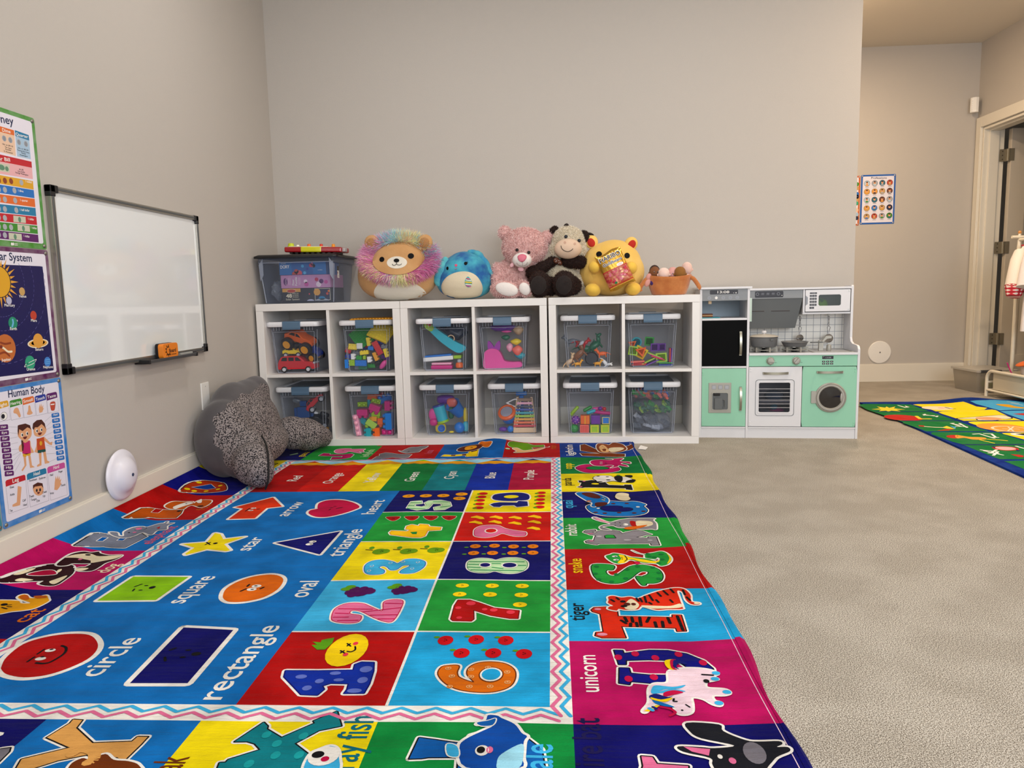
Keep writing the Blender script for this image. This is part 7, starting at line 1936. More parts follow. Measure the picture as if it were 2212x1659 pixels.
m.tube([(-.196, -.015, .214), (.206, -.015, .214)], .002, SME, 6); build('rim_brackets', m, t)
BL2 = mat('black_lid', '101116', .35)
L0 = rrect(-.222, .232, -.030, .362, .022, 4); L1 = rrect(-.205, .215, -.015, .347, .018, 4); n = len(L0)
lay = [(L0, .238), (L0, .248), (L1, .256), ([(x*.97, y) for x, y in L1], .252)]
vs = [(x, y, z) for r, z in lay for x, y in r]; fs = [tuple(range(n-1, -1, -1)), tuple(3*n+i for i in range(n))]
for k in range(3): fs += [(k*n+i, k*n+(i+1) % n, (k+1)*n+(i+1) % n, (k+1)*n+i) for i in range(n)]
build('lid', MB().add(vs, fs, BL2), t, bev=.001)
a = Art(lambda n: mat('label_'+n, PAL[n], .5)); a.rect(0, .034, 0, .062, 'white', 0); a.rect(0, .034, .038, .062, 'ink', 1); a.rect(.002, .016, .020, .034, 'redp', 1)
for i in range(5): a.stroke([(.004, .004+.003*i), (.014, .004+.003*i)], .0015, 'ink', 1)
for i in range(6): a.stroke([(.022+.0018*i, .004), (.022+.0018*i, .016)], .0009, 'ink', 1)
m = MB(); a.into(m, lambda y, z, lv: (.2068+z*.0-.0+.012*0, .040+y, .13+z)); build('sticker', m, t)
# puzzle boxes
def pbox(label, x0, x1, z0, z1, col, draw, y=.045+.028, dep=.24):
    t = thing('puzzle_box', label, 'puzzle box', ((x0+x1)/2, y, ZS+z0), group='puzzle boxes in the storage box'); h = z1-z0; w_ = (x1-x0)/2
    build('carton', B(-w_, w_, 0, dep, 0, h, mat('carton_'+col, col, .4)), t, bev=.001)
    a = Art(lambda n: mat('carton_print_'+n, PAL[n], .45)); draw(a, w_, h); a.clip(-w_+.001, w_-.001, .001, h-.001)
    m = MB(); a.into(m, lambda x, z, lv: (x, -.0006-.00015*lv, z)); build('front_print', m, t)
def d1(a, w_, h):
    a.rect(-w_, -w_+.066, 0, h, 'blue2', 1); a.rect(-w_+.066, w_-.07, 0, h, 'blue', 1); a.rect(w_-.07, w_, 0, h, 'blue2', 2)
    a.text('DORY', 'white', (-w_+.006, h*.5), (-w_+.056, h*.53), .022, 3, bold=.03); a.text('FINDING', 'white', (-w_+.010, h*.82), (-w_+.036, h*.84), .007, 3)
    a.text('24 PIECE', 'white', (w_-.045, h*.3), (w_-.02, h*.3), .006, 3)
    for x, z, r, c in ((-.035, .018, .012, 'redp'), (-.02, .008, .016, 'salmon'), (-.045, .004, .014, 'redp'), (.0, .045, .008, 'sky'), (.025, .03, .007, 'royal'), (.045, .048, .010, 'crimson'), (.06, .045, .009, 'pinkd'), (.052, .056, .007, 'pink'), (.01, .01, .008, 'sky2')): a.ell(x, z, r, r, c, 2)
def d2(a, w_, h):
    a.ell(-w_+.025, h*.5, .011, .019, 'purplem', 1); a.text('Disney', 'pinkw', (-w_+.030, h*.28), (-w_+.030, h*.74), .010, 2, up=(-1, 0))
    a.text('Floor', 'white', (-w_+.072, h*.22), (-w_+.072, h*.68), .016, 2, up=(-1, 0), bold=.01); a.text('Puzzle', 'white', (-w_+.088, h*.18), (-w_+.088, h*.84), .016, 2, up=(-1, 0), bold=.01)
    for x in (-w_+.042, -w_+.050, -w_+.098, -w_+.104): a.stroke([(x, h*.25), (x, h*.8)], .0018, 'pinkw', 2)
    for x, z, r, c in ((.0, .035, .010, 'pinkw'), (.004, .020, .012, 'pinkh'), (.07, .018, .014, 'pinkw'), (.085, .034, .012, 'purplem'), (.06, .044, .010, 'crimson'), (.11, .03, .010, 'pinkh')): a.ell(x, z, r, r, c, 2)
def d3(a, w_, h):
    a.rect(-w_, -w_+.10, h*.72, h, 'sat', 1); a.ell(-w_+.050, h*.80, .024, .009, 'redp', 2, [(.0015, 'cream')])
    a.text('48', 'cream', (-w_+.020, h*.30), (-w_+.052, h*.30), .026, 2, bold=.03)
    for i, s in enumerate(('PIECE', 'FLOOR', 'PUZZLE')): a.text(s, 'cream', (-w_+.056, h*(.56-.13*i)), (-w_+.088, h*(.56-.13*i)), .008, 2)
    a.text('Solar System', 'cream', (-w_+.018, h*.10), (-w_+.092, h*.10), .013, 2)
    a.rect(w_-.088, w_-.004, .004, h-.003, 'cream', 1); a.rect(w_-.086, w_-.006, .006, h-.005, 'navy9', 2); a.ell(w_-.075, h*.68, .018, .018, 'sat', 3); a.ell(w_-.05, h*.22, .018, .010, 'blueq', 3); a.ell(w_-.02, h*.55, .007, .007, 'redp', 3); a.ell(w_-.012, h*.75, .006, .006, 'orange', 3); a.ell(w_-.05, 0, .04, .012, 'silver', 3)
    a.ell(.015, h*.55, .004, .004, 'salmon', 3); a.ell(.02, .0, .02, .010, 'silver3', 3)
pbox('yellow and black floor puzzle box at the bottom of the clear box', .122, .386, .010, .079, '1C1C24', d3)
pbox('pink floor puzzle box in the middle of the clear box', .118, .386, .080, .149, 'C88CB8', d2)
pbox('blue puzzle box on top of the pile in the clear box', .114, .366, .150, .219, '2E6AB8', d1)
t = thing('plastic_bag', 'crumpled clear bag left of the puzzle boxes in the clear box', 'bag', (.078, .16, ZS+.070)); m = MB().ell((0,0,0), (.034,.09,.055), clear_mat('bag_film', 'DDE0E8', .3, 'B8BEC8', .15), n=28)
m.v = [(x+.006*math.sin(z*190+y*90), y, z+.005*math.sin(x*170+y*60)) for x, y, z in m.v]; build('film', m, t, smooth=25)
# toy keyboard on the lid
t = thing('toy_keyboard', 'red and yellow toy instrument with coloured knobs lying on the black lid', 'toy instrument', (.300, .10, ZS+.258), (0, .03, -.07))
RD = mat('toy_dark_red', 'A0141E', .25, coat=.5); YL = mat('toy_lemon', 'D8D41A', .3, coat=.4)
build('body', B(-.155, .160, -.035, .09, .008, .036, RD), t, bev=.007); build('yellow_section', B(-.064, .052, -.0365, .0915, .0085, .0365, YL), t, bev=.006); build('top_plate', B(-.135, .08, -.02, .08, .0366, .040, mat('cream_plastic', 'E8E2CC', .4)), t, bev=.001)
for x in (-.12, -.09, -.06, -.03, 0, .03, .06, .09, .12): build('foot', B(x-.008, x+.008, -.025, .08, -.001, .008, BK), t)
for x, c, r, h in ((-.130, 'C8D41E', .016, .020), (-.092, 'F0EEDC', .008, .012), (-.030, 'E86A20', .0095, .016), (.038, 'D83A1C', .009, .016), (.105, 'F0941E', .009, .016)):
    build('knob', MB().lathe([(r*1.15, 0), (r, h*.4), (r*.9, h*.9), (r*.6, h), (0, h)], mat('knob_'+c, c, .3), 18, Matrix.Translation((x, .0, .037))), t, smooth=50)
build('end_button', B(.158, .174, -.015, .02, .012, .032, mat('grey_button', 'B4B0B0', .4)), t, bev=.003)

# ------------------------------------------------------------------ plush helpers
def blob(ells, voxel=.006, smooth_it=6):
    m = MB(); d = mat('tmp', 'FFFFFF')
    for c, r, *q in ells: m.ell(c, r, d, q[0] if q else (0,0,0), n=24, e=q[1] if len(q) > 1 else 1.0)
    o = build('tmp', m); md = o.modifiers.new('r', 'REMESH'); md.mode = 'VOXEL'; md.voxel_size = voxel
    md = o.modifiers.new('s', 'SMOOTH'); md.iterations = smooth_it; md.factor = .6
    dg = bpy.context.evaluated_depsgraph_get(); me = o.evaluated_get(dg).to_mesh()
    vs = [v.co.copy() for v in me.vertices]; fs = [tuple(p.vertices) for p in me.polygons]; nr = [v.normal.copy() for v in me.vertices]
    o.to_mesh_clear(); me_ = o.data; bpy.data.objects.remove(o); bpy.data.meshes.remove(me_)
    return vs, fs, nr
def bmb(bl, matf):
    m = MB()
    if callable(matf):
        vs, fs, nr = bl; m.v = [tuple(v) for v in vs]
        for f in fs:
            c = sum((vs[i] for i in f), Vector())/len(f); n_ = sum((nr[i] for i in f), Vector()).normalized()
            m.f.append(f); m.k.append(m.mi(matf(c, n_)))
    else: m.add(bl[0], bl[1], matf)
    m.keep = True; return m
def bvh(bl): return BVHTree.FromPolygons(bl[0], bl[1])
def patch(bv, poly, matr, off=.0015, d=(0,1,0), y0=-.5, rings=5, m=None, fw=0):
    """sewn patch: outline in (x,z) pressed onto the body surface, seen along d"""
    m = m or MB(); cx = sum(p[0] for p in poly)/len(poly); cz = sum(p[1] for p in poly)/len(poly); d = Vector(d).normalized(); n = len(poly); vs = []
    def hit(x, z):
        o = Vector((x, 0, z)) + d*(y0/abs(d.y) if abs(d.y) > .1 else -1); h = bv.ray_cast(o, d)
        return (h[0] + (h[1]*off if not fw else -d*off)) if h[0] is not None else None
    last = hit(cx, cz) or Vector((cx, 0, cz)); vs.append(last)
    for k in range(1, rings+1):
        for i, (x, z) in enumerate(poly):
            p = hit(cx+(x-cx)*k/rings, cz+(z-cz)*k/rings); vs.append(p if p is not None else vs[-n] if k > 1 else last)
    fs = [(0, 1+i, 1+(i+1) % n) for i in range(n)]
    for k in range(rings-1): fs += [(1+k*n+i, 1+(k+1)*n+i, 1+(k+1)*n+(i+1) % n, 1+k*n+(i+1) % n) for i in range(n)]
    b = 1+(rings-1)*n; e = len(vs); vs += [v + d*(off*1.6) for v in vs[b:b+n]]; fs += [(b+i, e+i, e+(i+1) % n, b+(i+1) % n) for i in range(n)]
    return m.add(vs, fs, matr)
def line_on(bv, pts, w_, matr, off=.002, m=None):
    out = []
    for x, z in pts:
        h = bv.ray_cast(Vector((x, -.5, z)), Vector((0,1,0)))
        if h[0] is not None: out.append(h[0] + h[1]*off)
    return (m or MB()).tube(out, w_, matr, 6)
def fur(m, bl, n, length, width, matf, keepf=None, seed=1, curl=.5, dirf=None):
    vs, fs, nr = bl; rnd = random.Random(seed); areas = []; tot = 0
    for f in fs:
        a = (vs[f[1]]-vs[f[0]]).cross(vs[f[2]]-vs[f[0]]).length; tot += a; areas.append(tot)
    import bisect
    for _ in range(n):
        f = fs[min(len(fs)-1, bisect.bisect(areas, rnd.random()*tot))]; u, v = rnd.random(), rnd.random()
        p = vs[f[0]].lerp(vs[f[1]], u).lerp(vs[f[2]].lerp(vs[f[-1]], u), v); N = nr[f[0]]
        if keepf and not keepf(p, N): continue
        r = Vector((rnd.gauss(0,1), rnd.gauss(0,1), rnd.gauss(0,1)))*curl
        D = ((dirf(p, N) if dirf else N) + r*.6).normalized(); L = length*(.6+.7*rnd.random())
        s = D.cross(Vector((rnd.random()-.5, rnd.random()-.5, rnd.random()-.5))).normalized()*width
        q = p + D*L*.55; D2 = (D + Vector((rnd.gauss(0,1), rnd.gauss(0,1), rnd.gauss(0,1)-.3))*curl).normalized(); e = q + D2*L*.5
        o = len(m.v); m.v += [tuple(p-s), tuple(p+s), tuple(q+s*.8), tuple(q-s*.8), tuple(e)]; k = m.mi(matf(p, N, rnd))
        m.f += [(o, o+1, o+2, o+3), (o+3, o+2, o+4)]; m.k += [k, k]
    m.keep = True
    return m
VEL = lambda n, c, mo=None: mat('plush_'+n, c, .85, sheen=.1, bump=(160, .25), mottle=mo)
BLK = mat('embroidery_black', '060608', .6, spec=.15)
# --- rainbow maned plush
t = thing('plush_lion', 'round tan plush with a rainbow coloured shaggy mane and cream belly', 'plush toy', (.735, .135, ZS))
TAN = VEL('tan', 'C0905C', (7, 'D8AC78', .5)); CRM = VEL('cream', 'E4DED0')
body = blob([((0,0,.135), (.215,.135,.135), (0,0,0), .85), ((.025,0,.205), (.185,.125,.135)), ((.03,0,.26), (.13,.10,.075))], .007, 10)
build('body', bmb(body, TAN), t, smooth=80); bv = bvh(body)
for x, z, rx, ry in ((-.112, .304, .038, -.35), (.166, .300, .038, .45)):
    e = build('ear', MB().ell((x, -.075, z), (.041,.020,.043), TAN, (0, ry, 0), n=24), t, smooth=80)
    build('ear_inner', MB().ell((x, -.088, z-.002), (.027,.012,.028), VEL('tan_dark', 'A87848'), (0, ry, 0), n=20), e, smooth=80)
build('belly', patch(bv, smooth_loop([(-.105,.014),(-.110,.050),(-.075,.092),(-.02,.112),(.05,.112),(.11,.090),(.152,.055),(.150,.022),(.11,.008),(.03,.004),(-.06,.004)], 4), CRM, rings=8), t, smooth=80)
FC = (.028, .213)
def ang(p): return math.atan2(p.z-FC[1], p.x-FC[0])
HU = [(232, 128, 184), (244, 184, 214), (244, 238, 168), (238, 244, 200), (152, 220, 232), (184, 224, 240), (244, 188, 216), (220, 144, 196), (246, 212, 180), (244, 236, 176), (144, 212, 222), (208, 160, 208)]
MN = [mat('mane_tint_%d' % i, '%02X%02X%02X' % h, .9, sheen=.1) for i, h in enumerate(HU)]
SEQ = [7, 4, 2, 8, 3, 5, 4, 1, 7, 1, 0, 2, 0, 11, 3, 2, 9, 0, 0, 7]
def mhue(p, N, rnd):
    q = (ang(p)/(2*PI)) % 1; i = int((q*20 + rnd.gauss(0,.9)) % 20); return MN[SEQ[i]]
ringp = []
for k in range(46):
    a = 2*PI*k/46; rx, rz = .158, .098
    x, z = FC[0]+rx*math.cos(a), FC[1]+.010+rz*math.sin(a)
    h = bv.ray_cast(Vector((x, -.5, z)), Vector((0,1,0))); y = h[0].y if h[0] is not None else -.01
    ringp.append(((x, y, z), (.034, .028, .020)))
rb = blob(ringp, .008, 3)
m = bmb(rb, lambda c, n: MN[SEQ[int((ang(c)/(2*PI) % 1)*20) % 20]])
fur(m, rb, 16000, .038, .0010, mhue, keepf=lambda p, N: N.y < .6, seed=3, curl=.32, dirf=lambda p, N: (N*.7 + Vector((math.cos(ang(p)), 0, math.sin(ang(p))))*.9 + Vector((0,0,-.25))).normalized())
build('mane', m, t, smooth=80)
fm = patch(bv, smooth_loop([(FC[0]+.128*math.cos(a*PI/8), FC[1]+.078*math.sin(a*PI/8)) for a in range(16)], 3), TAN, off=.032, rings=6, fw=1)
build('face', fm, t, smooth=80)
fb = BVHTree.FromPolygons([Vector(v) for v in fm.v], fm.f)
build('muzzle', patch(fb, circ(.031, .197, .052, 28, .031), CRM, rings=4), t, smooth=80)
m2 = MB()
patch(fb, circ(-.048, .215, .0135, 20, .0135), BLK, m=m2, rings=2); build('eye', m2, t)
build('eye', patch(fb, circ(.102, .229, .0150, 20, .0140), BLK, rings=2), t)
build('nose', patch(fb, circ(.030, .207, .014, 20, .010), BLK, off=.004, rings=2), t)
m2 = line_on(fb, smooth_loop([(.008,.189),(.014,.182),(.024,.184),(.030,.190)], 3, False), .0012, BLK, .004); line_on(fb, [(.030,.200),(.030,.190)], .0012, BLK, .004, m2); line_on(fb, smooth_loop([(.030,.190),(.038,.184),(.050,.184),(.056,.190)], 3, False), .0012, BLK, .004, m2); build('mouth', m2, t)

# --- blue bunny plush
t = thing('plush_bunny', 'blue tie-dye plush with drooping ears and a cream belly with a painted egg', 'plush toy', (1.095, .155, ZS))
BLU = mat('plush_tiedye', '1A5CA0', .85, sheen=.1, bump=(160, .25), mottle=(11, '4AB8C8', .95)); BLK2 = mat('plush_tiedye_light', '2E88B8', .85, sheen=.1, bump=(160, .25), mottle=(14, '6AD0C8', .8))
body = blob([((0,0,.095), (.155,.12,.095), (0,0,0), .9), ((.005,0,.145), (.138,.115,.105)), ((.0,0,.20), (.085,.075,.055))], .006, 10); bv = bvh(body)
build('body', bmb(body, BLU), t, smooth=80)
build('belly', patch(bv, smooth_loop([(-.110,.032),(-.116,.075),(-.085,.118),(-.03,.142),(.03,.143),(.075,.118),(.100,.070),(.092,.030),(.06,.012),(-.01,.006),(-.08,.010)], 4), VEL('cream2', 'DDD0B4'), rings=8), t, smooth=80)
EG = mat('egg_teal', '4AA8B0', .6)
e = build('egg_patch', patch(bv, smooth_loop([(.012,.085),(.016,.104),(.028,.118),(.040,.108),(.049,.088),(.044,.070),(.030,.064),(.018,.070)], 4), EG, off=.003, rings=3), t, smooth=80)
for z0, c, w1, w2 in ((.108, 'D84A7A', .021, .038), (.100, 'F0EEDC', .018, .045), (.090, 'E0C42E', .014, .048), (.079, 'F0EEDC', .015, .047), (.072, 'C84A9A', .019, .042)):
    build('egg_stripe', line_on(bv, [(w1+(w2-w1)*i/6, z0-.004*i/6) for i in range(7)], .0030 if c != 'E0C42E' else .0045, mat('egg_'+c, c, .6), .004), e)
build('eye', patch(bv, circ(.018, .186, .0088, 18), BLK, off=.002, rings=2), t); build('eye', patch(bv, circ(-.080, .164, .0065, 18, .009), BLK, off=.002, rings=2), t)
m2 = line_on(bv, [(.023,.191),(.028,.196)], .0009, BLK); line_on(bv, [(.025,.188),(.030,.191)], .0009, BLK, m=m2); build('eyelash', m2, t)
PKN = mat('embroidery_pink', 'D8507A', .6)
build('nose', patch(bv, smooth_loop([(-.040,.181),(-.032,.184),(-.025,.180),(-.028,.173),(-.033,.170),(-.038,.174)], 2), PKN, off=.002, rings=2), t); build('mouth', line_on(bv, [(-.038,.162),(-.033,.159),(-.027,.163)], .0012, PKN), t)
le = blob([((-.100,-.045,.200), (.022,.016,.030), (0,.3,0)), ((-.120,-.055,.160), (.030,.018,.045), (0,.15,0)), ((-.130,-.058,.110), (.032,.018,.042), (0,.05,0)), ((-.128,-.056,.090), (.026,.016,.022))], .005, 6)
build('ear', bmb(le, BLK2), t, smooth=80)
re = blob([((.045,-.01,.250), (.030,.018,.014), (0,.1,0)), ((.080,-.02,.235), (.032,.020,.018), (0,.6,0)), ((.112,-.03,.190), (.022,.018,.045), (0,-.6,0)), ((.140,-.035,.145), (.014,.014,.032), (0,-.6,0)), ((.158,-.04,.120), (.014,.012,.014))], .005, 6)
build('ear', bmb(re, BLK2), t, smooth=80)

# --- pink bear
def furry(name, bl, base, tips, parent, n, L, w_=.0011, seed=1, curl=.8, nob=.5):
    m = bmb(bl, base) if not isinstance(base, MB) else base
    fur(m, bl, n, L, w_, lambda p, N, r: r.choice(tips), keepf=lambda p, N: N.y < nob, seed=seed, curl=curl)
    return build(name, m, parent, smooth=80)
PB = mat('pink_pile', 'E2B6B2', .95, sheen=.1, bump=(220, 1)); PT = [mat('pink_fur_a', 'ECC4C0', .9), mat('pink_fur_b', 'F6DAD6', .9), mat('pink_fur_c', 'D8A4A0', .9)]
WP = VEL('white_pad', 'E8E2DE')
t = thing('plush_bear', 'fluffy pink teddy bear sitting between the blue plush and the cow', 'plush toy', (1.40, .16, ZS))
bd = blob([((-.050,.0,.105), (.090,.075,.100)), ((-.045,0,.165), (.070,.06,.05)), ((-.115,-.03,.130), (.040,.040,.062), (0,-.35,0)), ((.03,-.02,.130), (.038,.036,.055), (0,.4,0)), ((-.13,-.05,.100), (.03,.036,.035)), ((-.10,-.08,.050), (.060,.075,.046)), ((.0,-.08,.050), (.040,.075,.046))], .008, 5)
body = furry('body', bd, PB, PT, t, 9000, .012, seed=5)
hd = blob([((.020,-.04,.265), (.118,.085,.100)), ((.008,-.09,.205), (.055,.045,.045)), ((-.085,-.02,.345), (.036,.022,.036)), ((.142,-.02,.315), (.036,.022,.036))], .008, 4)
head = furry('head', hd, PB, PT, t, 11000, .012, seed=6); hb = bvh(hd)
mz = MB().ell((.008,-.128,.196), (.050,.040,.038), WP, n=28); mzl = build('muzzle', mz, head, smooth=80); mb_ = BVHTree.FromPolygons([Vector(v) for v in mz.v], mz.f)
build('nose', patch(mb_, smooth_loop([(-.010,.214),(.010,.221),(.030,.214),(.028,.198),(.014,.186),(.0,.188),(-.010,.200)], 3), mat('nose_pink', 'D06A80', .5), off=.005, rings=3), head, smooth=80)
m2 = line_on(mb_, [(.012,.186),(.011,.166)], .0008, mat('thread_grey', '8A7A78', .7)); line_on(mb_, smooth_loop([(-.018,.182),(-.008,.170),(.011,.166),(.030,.172),(.036,.184)], 3, False), .0008, _M['thread_grey'], m=m2); build('mouth', m2, head)
for x, z in ((-.016, .247), (.044, .233)): build('eye', MB().ell((x, -.136, z), (.0085,.007,.0085), mat('bead_black', '08080A', .1), n=14), head, smooth=80)
for pts_, c in ((((-.125,.046),(-.11,.078),(-.07,.084),(-.03,.062),(-.022,.035),(-.05,.014),(-.10,.016)), 0), (((-.005,.012),(-.008,.05),(.012,.088),(.034,.094),(.046,.06),(.040,.02),(.02,.008)), 1)):
    cx = sum(p[0] for p in pts_)/7; cz = sum(p[1] for p in pts_)/7
    ft = blob([((cx, -.135, cz), (.078 if not c else .036, .028, .042), (0, .25 if not c else -.5, 0))], .007, 3)
    f_ = furry('foot', ft, PB, PT, t, 1500, .011, seed=7+c)
    build('sole', MB().ell((cx, -.157, cz), (.060 if not c else .028, .014, .034), WP, (0, .25 if not c else -.5, 0), n=24), f_, smooth=80)
build('bow', MB().ell((-.045,-.118,.172), (.010,.006,.014), VEL('bow_pink', 'E8B4BC'), (0,.6,0), n=12).ell((.0,-.118,.150), (.016,.006,.012), VEL('bow_pink', 'E8B4BC'), (0,.3,0), n=12), t, smooth=70)

# --- cow
t = thing('plush_cow', 'cream and dark brown plush cow with a stitched smile sitting against the wall', 'plush toy', (1.61, .15, ZS))
CB = mat('cream_pile', 'D8CCB4', .95, sheen=0, bump=(220, 1)); CT = [mat('cream_fur_a', 'F0E8D8', .9), mat('cream_fur_b', 'DED2BC', .9)]
BB = mat('brown_pile', '200D08', .9, sheen=0, bump=(220, .8)); BT = [mat('brown_fur_a', '3A1A0E', .85, sheen=0), mat('brown_fur_b', '241008', .85, sheen=0)]
bd = blob([((.0,.0,.105), (.085,.07,.100)), ((.02,.01,.165), (.06,.05,.05)), ((.075,-.01,.07), (.045,.06,.06))], .008, 5); furry('body', bd, CB, CT, t, 7000, .009, seed=11)
hd = blob([((.040,-.03,.285), (.085,.070,.082)), ((-.02,-.04,.245), (.038,.04,.045)), ((.090,-.04,.250), (.042,.04,.050)), ((.045,-.04,.33), (.05,.04,.03))], .008, 5); head = furry('head', hd, CB, CT, t, 9000, .010, seed=12)
mz = MB().ell((.036,-.098,.248), (.070,.042,.052), VEL('muzzle_peach', 'D8BCA4'), n=32); build('muzzle', mz, head, smooth=80); mb_ = BVHTree.FromPolygons([Vector(v) for v in mz.v], mz.f)
build('smile', line_on(mb_, smooth_loop([(.0,.262),(.004,.248),(.018,.236),(.036,.232),(.052,.238),(.060,.246)], 4, False), .0014, BLK), head)
for x, z in ((.020, .278), (.070, .270)): build('nostril', patch(mb_, circ(x, z, .0065, 14), VEL('nostril', 'C09C88'), off=.0015, rings=2), head)
for x, z in ((.026, .310), (.094, .288)): build('eye', MB().ell((x, -.098, z), (.009,.007,.009), mat('bead_blue_black', '141E2A', .1), n=14), head, smooth=80)
build('horn', MB().ell((.030,-.03,.368), (.014,.012,.016), VEL('dark_horn', '1E0E0A'), (0,.5,0), n=16), head, smooth=80); build('horn', MB().ell((.158,-.02,.325), (.018,.010,.007), VEL('dark_horn', '1E0E0A'), (0,.4,0), n=16), head, smooth=80)
for p, r, q in (((-.035,-.015,.350), (.028,.012,.020), -.7), ((.125,-.03,.315), (.024,.012,.032), -.3)):
    eb = blob([(p, r, (0, q, 0))], .005, 2); furry('ear', eb, BB, BT, head, 600, .007, seed=13)
for sg, ps in (('arm', [((.05,-.06,.185), (.050,.036,.034), (0,.1,0)), ((.095,-.06,.180), (.038,.034,.034))]), ('arm', [((-.05,-.05,.185), (.040,.032,.026), (0,-.4,0)), ((-.10,-.06,.155), (.050,.034,.030), (0,-.5,0)), ((-.145,-.065,.130), (.040,.034,.036))]),
               ('leg', [((-.115,-.11,.070), (.058,.060,.070)), ((-.06,-.05,.06), (.05,.06,.05))]), ('leg', [((.015,-.12,.068), (.062,.060,.068)), ((.055,-.06,.06), (.05,.06,.05))])):
    pb = blob(ps, .007, 4); o = furry(sg, pb, BB, BT, t, 2600, .008, seed=14)
    if sg == 'leg':
        x, z = ps[0][0][0], ps[0][0][2]; build('sole', MB().ell((x-.004, -.158 if x < 0 else -.168, z-.006), (.040,.014,.048), VEL('dark_sole', '160A08'), (0, .1, 0), n=24), o, smooth=80)
m = MB().ell((-.025,-.080,.190), (.016,.010,.016), mat('bow_brown', '5A2E1A', .6), (0,.6,0), n=14).ell((-.008,-.082,.180), (.012,.010,.018), _M['bow_brown'], (0,-.5,0), n=14); o = build('bow', m, t, smooth=70)
m = MB()
for x, z in ((-.032,.196), (-.024,.188), (-.012,.190), (-.006,.178), (-.028,.184), (-.014,.176)): m.ell((x, -.0915, z), (.0016,.0016,.0016), mat('dot_white', 'F0F0EC', .6), n=8)
build('bow_dots', m, o)

# --- yellow bear with candy bag
t = thing('plush_bear', 'round yellow plush bear with red inner ears hugging a gold candy bag', 'plush toy', (1.878, .15, ZS))
YM = mat('plush_yellow', 'E6BA58', .85, sheen=.1, bump=(150, .2), mottle=(6, 'F2D484', .5)); YM2 = mat('plush_yellow_light', 'ECC04A', .85, sheen=.1, bump=(150, .2))
body = blob([((0,0,.125), (.172,.13,.125), (0,0,0), .9), ((.0,0,.175), (.155,.12,.115)), ((.01,0,.25), (.09,.07,.045))], .007, 10); bv = bvh(body); build('body', bmb(body, YM), t, smooth=80)
for x, z, q in ((-.107, .285, -.3), (.100, .270, .35)):
    e = build('ear', MB().ell((x, -.02, z), (.034,.018,.036), YM, (0, q, 0), n=24), t, smooth=80); build('ear_inner', MB().ell((x+(.002 if x > 0 else -.002), -.033, z-.004), (.020,.008,.024), VEL('red', 'B8200E'), (0, q*1.5, 0), n=20), e, smooth=80)
for x, z in ((-.072, .216), (.070, .205)): build('eye', patch(bv, circ(x, z, .0145, 20), BLK, off=.002, rings=2), t)
build('muzzle', patch(bv, circ(-.010, .215, .022, 20, .014), VEL('cream', 'E4DED0'), off=.002, rings=3), t, smooth=80); build('nose', patch(bv, circ(.002, .224, .008, 14, .005), BLK, off=.005, rings=2), t)
for x, z, s in ((-.100, .150, 1), (.088, .142, -1)): build('arm', MB().ell((x, -.140, z), (.030,.040,.032), YM2, (0, 0, s*.3), n=24), t, smooth=80)
for x, s in ((-.108, 1), (.098, -1)): build('foot', MB().ell((x, -.120, .034), (.040,.050,.034), YM2, (0, s*.2, s*.2), n=24), t, smooth=80)
# bag: pillow shape
BM = Matrix.Translation((.002, -.178, .135)) @ Euler((-.10, -.42, 0)).to_matrix().to_4x4()
GD = mat('gold_foil', 'C89A3C', .28, .75, bump=(30, .35)); RDP = mat('candy_red', 'A81E30', .35, .1, mottle=(60, 'E0B070', .6))
N1, N2 = 18, 26; bw_, bh_ = .066, .096; vs = []; fs = []
for s in (-1, 1):
    for j in range(N2+1):
        for i in range(N1+1):
            u, v = i/N1*2-1, j/N2*2-1; th = .022*math.sqrt(max(0, (1-u*u)))*max(0, 1-abs(v)**5)**.8 + .0012*math.sin(u*19+v*7)
            vs.append((u*bw_*(1+.06*abs(v)**4), s*th, v*bh_ + .004*math.sin(u*4)))
for s in (0, 1):
    o = s*(N1+1)*(N2+1)
    for j in range(N2):
        for i in range(N1): a = o+j*(N1+1)+i; q = (a, a+1, a+N1+2, a+N1+1); fs.append(q if s == 0 else q[::-1])
m = MB(); m.v = [tuple(BM @ Vector(p)) for p in vs]; kg, kr = m.mi(GD), m.mi(RDP)
for f in fs:
    zc = sum(vs[i][2] for i in f)/4; m.f.append(f); m.k.append(kr if -.070 < zc < .004 else kg)
m.keep = True; bagp = build('candy_bag', m, t, smooth=60)
a = Art(lambda n: mat('bag_print_'+n, PAL[n], .3)); a.text('HARIBO', 'white', (-.051, .054), (.051, .054), .030, 1, bold=.05); a.text('HARIBO', 'ink', (-.049, .054), (.049, .054), .028, 2, bold=.012)
a.text('Goldbears', 'white', (-.045, .029), (.047, .029), .020, 1, bold=.06); a.text('Goldbears', 'navy9', (-.044, .029), (.046, .029), .019, 2, bold=.015)
a.ell(.028, .012, .016, .008, 'white', 1); a.text('GUMMY', 'redm', (.018, .012), (.038, .012), .005, 2); a.text('CANDY', 'redm', (.019, .006), (.037, .006), .005, 2)
for z, c in ((.003, 'redm'), (-.072, 'redm'), (-.078, 'sat')): a.stroke([(-.056, z), (.056, z)], .004, c, 1)
a.ell(-.022, -.062, .006, .006, 'green', 2)
rn = random.Random(2)
for i in range(26): a.ell(-.048+rn.random()*.096, -.064+rn.random()*.058, .006, .005, rn.choice(('crimson', 'red2', 'peach', 'pinkd', 'red')), 1)
a.v = [(x*1.13, z*1.05, l) for x, z, l in a.v]; a.grid([-.05+.01*i for i in range(11)], [-.08+.01*i for i in range(17)])
m = MB(); a.into(m, lambda x, z, lv: tuple(BM @ Vector((x, -(.022*math.sqrt(max(0, 1-(x/bw_)**2))*max(0, 1-abs(z/bh_)**5)**.8 + .0018+.0003*lv), z)))); build('bag_print', m, bagp)

